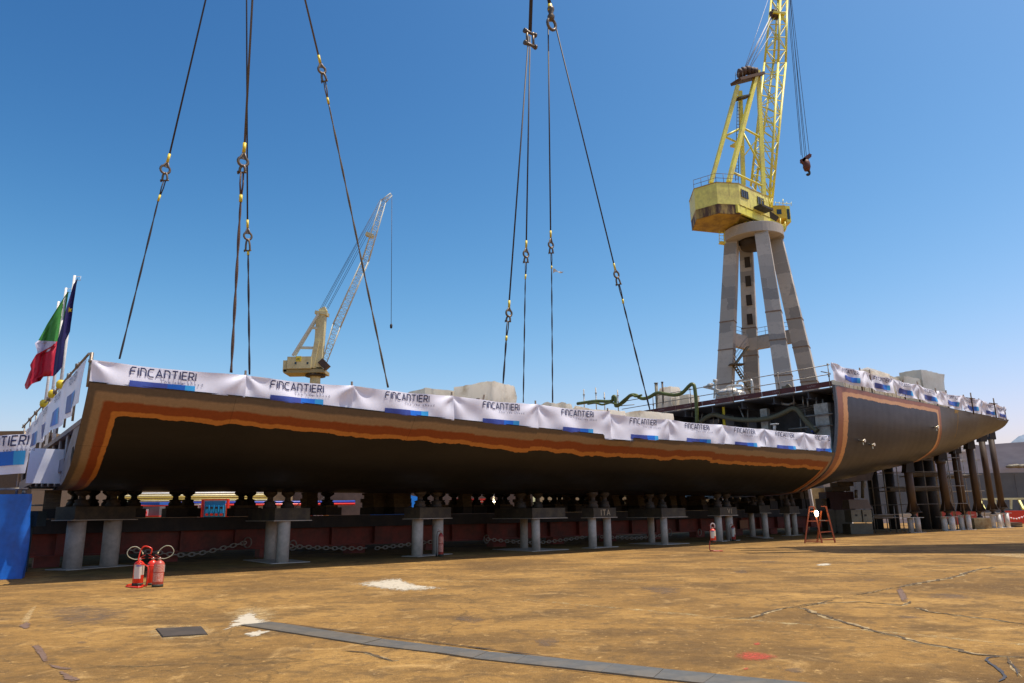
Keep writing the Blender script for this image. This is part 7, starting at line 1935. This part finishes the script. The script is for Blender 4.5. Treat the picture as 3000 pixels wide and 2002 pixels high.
# ------------------------------------------------------------------ beyond the hull: yard equipment seen through the gap
DG = 62.0
def W_(px, py, dd_=0.0): return PD(px, py, DG + dd_)
def bg_box(name, label, cat, x0, x1, y0, y1, dd_, depth, m_, group=None, toground=False, root=None, pname=None):
    a, b = W_(x0, y1, dd_), W_(x1, y0, dd_); z0 = 0 if toground else a.z
    mb = MB(); mb.box(a.x, b.x, a.y, a.y + depth, z0, b.z)
    if root: return part(pname or name, mb, m_, root, V(root.location))
    return solo(name, mb, m_, label, cat, (a.x, a.y, z0), group)
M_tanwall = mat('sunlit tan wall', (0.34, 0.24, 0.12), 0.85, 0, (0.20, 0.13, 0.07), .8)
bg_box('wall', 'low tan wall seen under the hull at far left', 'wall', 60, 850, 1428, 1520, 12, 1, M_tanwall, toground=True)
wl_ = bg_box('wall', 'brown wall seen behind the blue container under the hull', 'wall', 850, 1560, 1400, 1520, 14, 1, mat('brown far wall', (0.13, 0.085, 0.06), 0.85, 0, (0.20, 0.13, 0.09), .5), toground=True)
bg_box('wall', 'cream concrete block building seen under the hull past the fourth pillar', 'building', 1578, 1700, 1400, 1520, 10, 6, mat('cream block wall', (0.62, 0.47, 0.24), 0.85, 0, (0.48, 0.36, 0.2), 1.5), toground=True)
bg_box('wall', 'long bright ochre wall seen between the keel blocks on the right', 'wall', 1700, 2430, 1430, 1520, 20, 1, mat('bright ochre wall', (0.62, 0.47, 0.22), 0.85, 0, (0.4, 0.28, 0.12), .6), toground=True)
pl = ['topmost white service pipe', 'second pale service pipe', 'upper yellow service pipe', 'lower yellow service pipe', 'thin lowest pale service pipe', 'blue service pipe', 'red service pipe']
for k, (y, m_, r_) in enumerate(((1447, M_palewhite, .09), (1454, mat('cream pipe', (0.75, 0.65, 0.35), .4), .10), (1459, mat('dull yellow pipe', (0.46, 0.33, 0.05), .5), .07), (1465, mat('dull yellow pipe', (0.46, 0.33, 0.05), .5), .06), (1469, M_crane_c, .06), (1474, mat('blue pipe', (0.02, 0.05, 0.35), .4), .14), (1480, M_red, .10))):
    a, b = W_(120 if k < 5 else 120, y + 2 + (3 if k > 4 else 1), 8 - k * .3), W_(1040 if k > 4 else 790, y - 3 if k > 4 else y - 4, 8 - k * .3)
    mb = MB(); mb.tube([a, b], r_, 8); solo('service_pipe', mb, m_, pl[k] + ' of the rack seen through the gap under the hull', 'pipe', a, 'pipes of the rack behind the hull')
# cabinets
bc = thing('gas_cabinet', 'red framed cabinet of blue cylinders seen through the gap under the hull', 'cabinet', W_(630, 1520, 0))
for x in (590, 664): bg_box('frame_post', '', '', x - 4, x + 4, 1463, 1520, 0, .4, M_red, root=bc)
bg_box('frame_top', '', '', 590, 666, 1462, 1467, -.05, .4, M_red, root=bc)
bg_box('back_panel', '', '', 594, 660, 1468, 1520, .6, .1, mat('mid blue panel', (0.02, 0.22, 0.42), .5), root=bc)
for x in (606, 620, 634, 648):
    bg_box('cylinder', '', '', x - 4.5, x + 4.5, 1480, 1504, .2, .3, mat('bright cyan', (0.03, 0.42, 0.75), .4), root=bc)
    c = W_(x, 1508, .1); mb = MB(); mb.cyl(c - V((0, .1, 0)), c + V((0, .1, 0)), .11, n=10); part('red_valve', mb, M_red, bc, V(bc.location))
    c = W_(x, 1488, .1); mb = MB(); mb.cyl(c - V((0, .05, 0)), c + V((0, .12, 0)), .09, n=10); part('gauge', mb, M_black, bc, V(bc.location))
bc = thing('gas_cabinet', 'smaller white framed cabinet of blue cylinders left of the red framed one', 'cabinet', W_(560, 1520, 0))
bg_box('frame_top', '', '', 540, 584, 1476, 1481, 0, .4, M_palewhite, root=bc); bg_box('frame_post', '', '', 578, 583, 1481, 1520, 0, .4, M_palewhite, root=bc)
for x in (545, 553, 561, 569):
    bg_box('cylinder', '', '', x - 3, x + 3, 1494, 1507, .2, .3, mat('bright cyan', (0.03, 0.42, 0.75), .4), root=bc)
    c = W_(x, 1511, .1); mb = MB(); mb.cyl(c - V((0, .1, 0)), c + V((0, .1, 0)), .09, n=10); part('red_valve', mb, M_red, bc, V(bc.location))
bg_box('container', 'blue topped grey container with a round prohibition sign, seen through the gap', 'container', 412, 468, 1472, 1480, 1, 2.4, mat('container blue', (0.02, 0.12, 0.45), .5))
bg_box('container', 'grey equipment box under the blue topped container', 'container', 412, 468, 1484, 1516, 1, 2.4, M_greysteel)
c = W_(424, 1503, .9); mb = MB(); mb.cyl(c - V((0, .08, 0)), c, .2, n=20); mb.box(c.x - .28, c.x + .28, c.y - .02, c.y + .02, c.z - .3, c.z + .3, 1); mb.boxm(c - V((0, .09, 0)), V((.13, 0, -.13)), V((0, .005, 0)), V((.03, 0, .03)), 1); solo('round_sign', mb, [M_red, M_palewhite], 'round red prohibition sign on the grey box seen through the gap', 'sign', c)
bg_box('bench', 'red edged bench in front of the grey equipment box', 'bench', 412, 466, 1511, 1515, .5, .5, M_red)
bc = thing('tool_rack', 'dark blue rack with red and white bottles seen left of the keel blocks', 'rack', W_(935, 1520, 0))
bg_box('back_panel', '', '', 912, 946, 1480, 1520, .6, .1, mat('deep blue panel', (0.01, 0.03, 0.12), .5), root=bc); bg_box('frame_post', '', '', 906, 912, 1482, 1520, 0, .4, M_reddark, root=bc)
for x in (920, 929, 936, 942):
    bg_box('bottle', '', '', x - 2.5, x + 2.5, 1506, 1513, .2, .3, M_palewhite, root=bc); c = W_(x, 1516, .1); mb = MB(); mb.cyl(c - V((0, .1, 0)), c + V((0, .1, 0)), .10, n=10); part('red_valve', mb, M_red, bc, V(bc.location))
bg_box('equipment_box', 'turquoise low box with white rim left of the blue rack', 'box', 870, 904, 1504, 1516, 1, 1, mat('teal box', (0.03, 0.22, 0.34), .5))
bg_box('orange_bin', 'orange bin at the right of the blue rack', 'bin', 946, 957, 1494, 1518, .8, .8, mat('orange bin', (0.75, 0.25, 0.03), .5))
for k, (a, b) in enumerate((((858, 1495), (900, 1450)), ((868, 1516), (925, 1451)), ((880, 1516), (955, 1453)))):
    mb = MB(); mb.tube([W_(*a, -6), W_(*b, -6)], .03, 5); solo('guy_wire', mb, M_black, ['left', 'middle', 'right'][k] + ' slanting wire seen against the yard under the hull', 'wire', W_(*a, -6))
bcn = thing('blue_container', 'bright blue container standing behind the keel blocks', 'container', W_(1150, 1520, 6))
bg_box('wall', '', '', 1086, 1203, 1452, 1530, 5, 5, mat('bright container blue', (0.0, 0.17, 0.62), .5), root=bcn)
for x in (1086, 1124, 1202): bg_box('corner_post', '', '', x - 2, x + 2, 1450, 1530, 4.85, .1, mat('bright container blue', (0.0, 0.17, 0.62), .5), root=bcn)
for k, x in enumerate((1332, 1362, 1385, 1415)):
    r_ = thing('hazard_sign', ['first', 'second', 'third', 'fourth'][k] + ' small red lettered board from the left, hung beyond the keel blocks', 'sign', W_(x, 1470, 4), 'red boards beyond the keel blocks')
    bg_box('board', '', '', x - 10, x + 10, 1461, 1474, 4, .1, mat('red board', (0.6, 0.03, 0.02), .5), root=r_)
    vs, fs = text_mesh('BLADAR', 1.0) if k == 0 else (vs, fs)
    a = W_(x - 8, 1471, 3.95); mb = MB(); mb.add([V((a.x + u * .13, a.y, a.z + v * .16)) for u, v in vs], fs); part('board_lettering', mb, M_label, r_, V(r_.location))
lp = W_(1446, 1474, 3)
lamp = thing('flood_lamp', 'small glowing flood lamp beyond the keel blocks left of the fourth pillar', 'lamp', lp)
mb = MB(); mb.lathe(lp - UP * .15, [(0, 0), (.14, .05), (.18, .2), (.1, .32), (0, .33)], 10); part('bulb', mb, mat('lit bulb', (1, .9, .6), 0.4, emit=((1.0, 0.82, 0.45), 14)), lamp)
mb = MB(); mb.cyl(V((lp.x, lp.y + .1, lp.z + .2)), V((lp.x, lp.y + .1, lp.z + 1.0)), .08, n=8); part('bracket', mb, M_palewhite, lamp)
mb = MB(); mb.box(W_(1390, 1500, 2).x, W_(1398, 1500, 2).x, DG + 2, DG + 2.3, 0, W_(1394, 1475, 2).z); solo('gas_bottle', mb, M_galv, 'slim grey upright beyond the third pillar', 'post', W_(1394, 1500, 2))

# big moored ship / dock wall at right
SHD = 135.0
def Wd(px, py, dd_=0.0): return PD(px, py, SHD + dd_)
ship = thing('moored_ship', 'big grey ship hull with dark lower half lying beyond the yard at right', 'ship', Wd(2900, 1490))
a, b = Wd(2250, 1330), Wd(3150, 1275)
zmid = Wd(2900, 1386).z; ztop0 = Wd(2760, 1313).z; ztop1 = Wd(3000, 1296).z
def shipx(px): return Wd(px, 1400).x
mb = MB(); xs = [shipx(2240), shipx(2760), shipx(3000), shipx(3500)]
zt_ = [ztop0 - .6, ztop0, ztop1, ztop1 + 1.5]
fr = [[V((x, SHD, zmid)) for x in xs], [V((x, SHD, z)) for x, z in zip(xs, zt_)]]; bk_ = [[V((x, SHD + 25, z)) for x, z in zip(xs, zt_)], [V((x, SHD + 25, zmid)) for x in xs]]
mb.grid(fr + bk_, None, False); mb.add([V((xs[0], SHD, zmid)), V((xs[0], SHD, zt_[0])), V((xs[0], SHD + 25, zt_[0])), V((xs[0], SHD + 25, zmid))], [(0, 1, 2, 3)])
part('upper_side', mb, mat('pale grey ship paint', (0.36, 0.34, 0.36), 0.6, 0, (0.31, 0.29, 0.31), .05, stretch=(1, 1, 4)), ship)
mb = MB(); mb.box(xs[0] - .1, xs[3], SHD - .05, SHD + 25, -.5, zmid - .01); part('lower_side', mb, mat('dark grey boot top', (0.085, 0.09, 0.095), 0.6, 0, (0.11, 0.11, 0.11), .1), ship)
for k in range(14):
    x = shipx(2400 + k * 52); mb = MB(); mb.box(x, x + .06, SHD - .10, SHD - .055, .5, zmid - .3); part('plate_seam', mb, M_greysteel, ship)
mb = MB(); a, b = Wd(2806, 1325), Wd(2850, 1309)
for k in range(3): mb.box(a.x + k * .9, a.x + k * .9 + .7, SHD - 1.2, SHD - .3, a.z + .3 * k, b.z - .2 * k)
part('side_platform', mb, M_palewhite, ship)
mb = MB()
for k in range(9):
    c = Wd(2940 + k * 8, 1371 - (k % 3)); mb.lathe(c - UP * .2 - V((0, 2.0, 0)), [(0, 0), (.7, .1), (.8, .4), (.3, .6), (0, .65)], 8)
part('piled_gear', mb, M_cab2, ship)
# quay edge, rails, barriers at far right
bar = thing('guard_fence', 'yellowish timber guard fence along the quay at far right', 'fence', PD(2920, 1490, 100))
for x in (2868, 2915, 2962, 3010):
    a, b = PD(x, 1492, 100), PD(x, 1462, 100); mb = MB(); mb.bar(a, b, .22, .22); part('post', mb, M_crane_c, bar)
mb = MB(); mb.bar(PD(2866, 1463, 100), PD(3030, 1461, 100), .3, .25); part('top_rail', mb, M_crane_c, bar)
for x in (2870, 2985): mb = MB(); mb.bar(PD(x, 1466, 100), PD(x + 14, 1492, 99), .25, .25); part('brace', mb, M_crane_y, bar)
mb = MB(); a, b = PD(2560, 1500, 98), PD(3100, 1487, 98); mb.box(a.x, b.x, 97, 99, 0, .9); structure('quay_kerb', mb, mat('quay kerb', (0.42, 0.34, 0.24), .8))
mb = MB(); a, b = PD(2560, 1507, 88), PD(3100, 1497, 88); mb.box(a.x, b.x, 86, 88, 0, .55); solo('pale_slab', mb, mat('pale slab', (0.42, 0.38, 0.36), .7), 'long low pale slab lying across the yard behind the stern props', 'slab', a)
for k, (x0, x1, y0, y1) in enumerate(((2957, 3060, 1498, 1516), (2700, 2860, 1500, 1512), (2745, 2790, 1520, 1534))):
    a, b = PD(x0, y1, 74), PD(x1, y0, 74); mb = MB(); mb.box(a.x, b.x, 74, 75, 0, b.z); mb.box(a.x - .1, b.x + .1, 73.95, 75.05, b.z + .002, b.z + .08)
    solo('red_barrier', mb, M_red if k == 0 else M_reddark, ['bright red low barrier at the right picture edge', 'long dark red low barrier behind the stern props', 'short red barrier behind the second and third props'][k], 'barrier', (a.x, 74, 0))
mb = MB()
P = spline([PD(x, y, 72) for x, y in ((2955, 1517), (2975, 1521), (2995, 1516), (3015, 1508))], 5)
for i in range(len(P) - 1):
    mb.tube([P[i], P[i + 1]], .09, 6, mi=i % 2)
solo('barrier_chain', mb, [M_red, M_palewhite], 'red and white chain sagging in front of the bright red barrier', 'chain', P[0])
pal = thing('pallet', 'dark flat pallet stack on the sunlit yard at the right edge', 'pallet', PD(2980, 1540, 62))
for k in range(3):
    a, b = PD(2962, 1542, 62), PD(2996, 1542, 62); mb = MB(); mb.box(a.x, b.x, 62, 63.2, .02 + .13 * k, .12 + .13 * k); part('board', mb, M_timber if k else M_black, pal)

# ------------------------------------------------------------------ unseen girder shape, added overhead to cast the shade band across the yard
gd = thing('shade_girder', 'unseen girder shape added high on the right to cast a shade band over the yard', 'shade caster', (45, 31, 30))
sx = (30 / math.tan(SUN_EL)); ox, oy = sx * math.sin(SUN_AZ), sx * math.cos(SUN_AZ)
mb = MB(); mb.prism([V((x + ox, y + oy, 29)) for x, y in ((12.5, 29.2), (12.0, 34.8), (70, 36.2), (70, 25.4), (22, 26.4))][::-1], [V((x + ox, y + oy, 30.5)) for x, y in ((12.5, 29.2), (12.0, 34.8), (70, 36.2), (70, 25.4), (22, 26.4))][::-1]); part('deck', mb, M_crane_y, gd, recalc=True)
for k in range(3):
    mb = MB(); mb.bar(V((ox + 9.0 + k * .3, oy + 30.2 + k * 1.8, 29.5)), V((ox + 13, oy + 30.4 + k * 1.8, 29.5)), .7 - .1 * k, .4); part('end_beam', mb, M_crane_y, gd)
for x in (60, 72):
    mb = MB(); mb.bar(V((x + ox, 30, 0)), V((x + ox - 3, 31, 29)), 1.2, 1.2); part('leg', mb, M_crane_y, gd)
# far hill
mb = MB(); rows = []
pts = [(2300, 1500), (2700, 1420), (2900, 1330), (2960, 1300), (2985, 1278), (3010, 1272), (3060, 1262), (3140, 1290), (3300, 1350), (3600, 1480)]
HD = 6000
crest = []
for (x0, y0), (x1, y1) in zip(pts, pts[1:]):
    for k in range(6):
        f = k / 6; p = PD(x0 + (x1 - x0) * f, y0 + (y1 - y0) * f + 4 * noise.noise(V((x0 + k * 9.1, 0, 0))), HD); crest.append(p)
mb.grid([[V((p.x, HD - 900, -5)) for p in crest], [V((p.x, HD - 450, p.z * .55 + 30 * noise.noise(V((p.x * .004, 1, 1))))) for p in crest], crest, [V((p.x, HD + 1500, -5)) for p in crest]])
structure('hills', mb, mat('far hill', (0.16, 0.22, 0.30), 0.9, 0, (0.20, 0.25, 0.30), .003))  # distance haze is put into the blue-grey hill colour
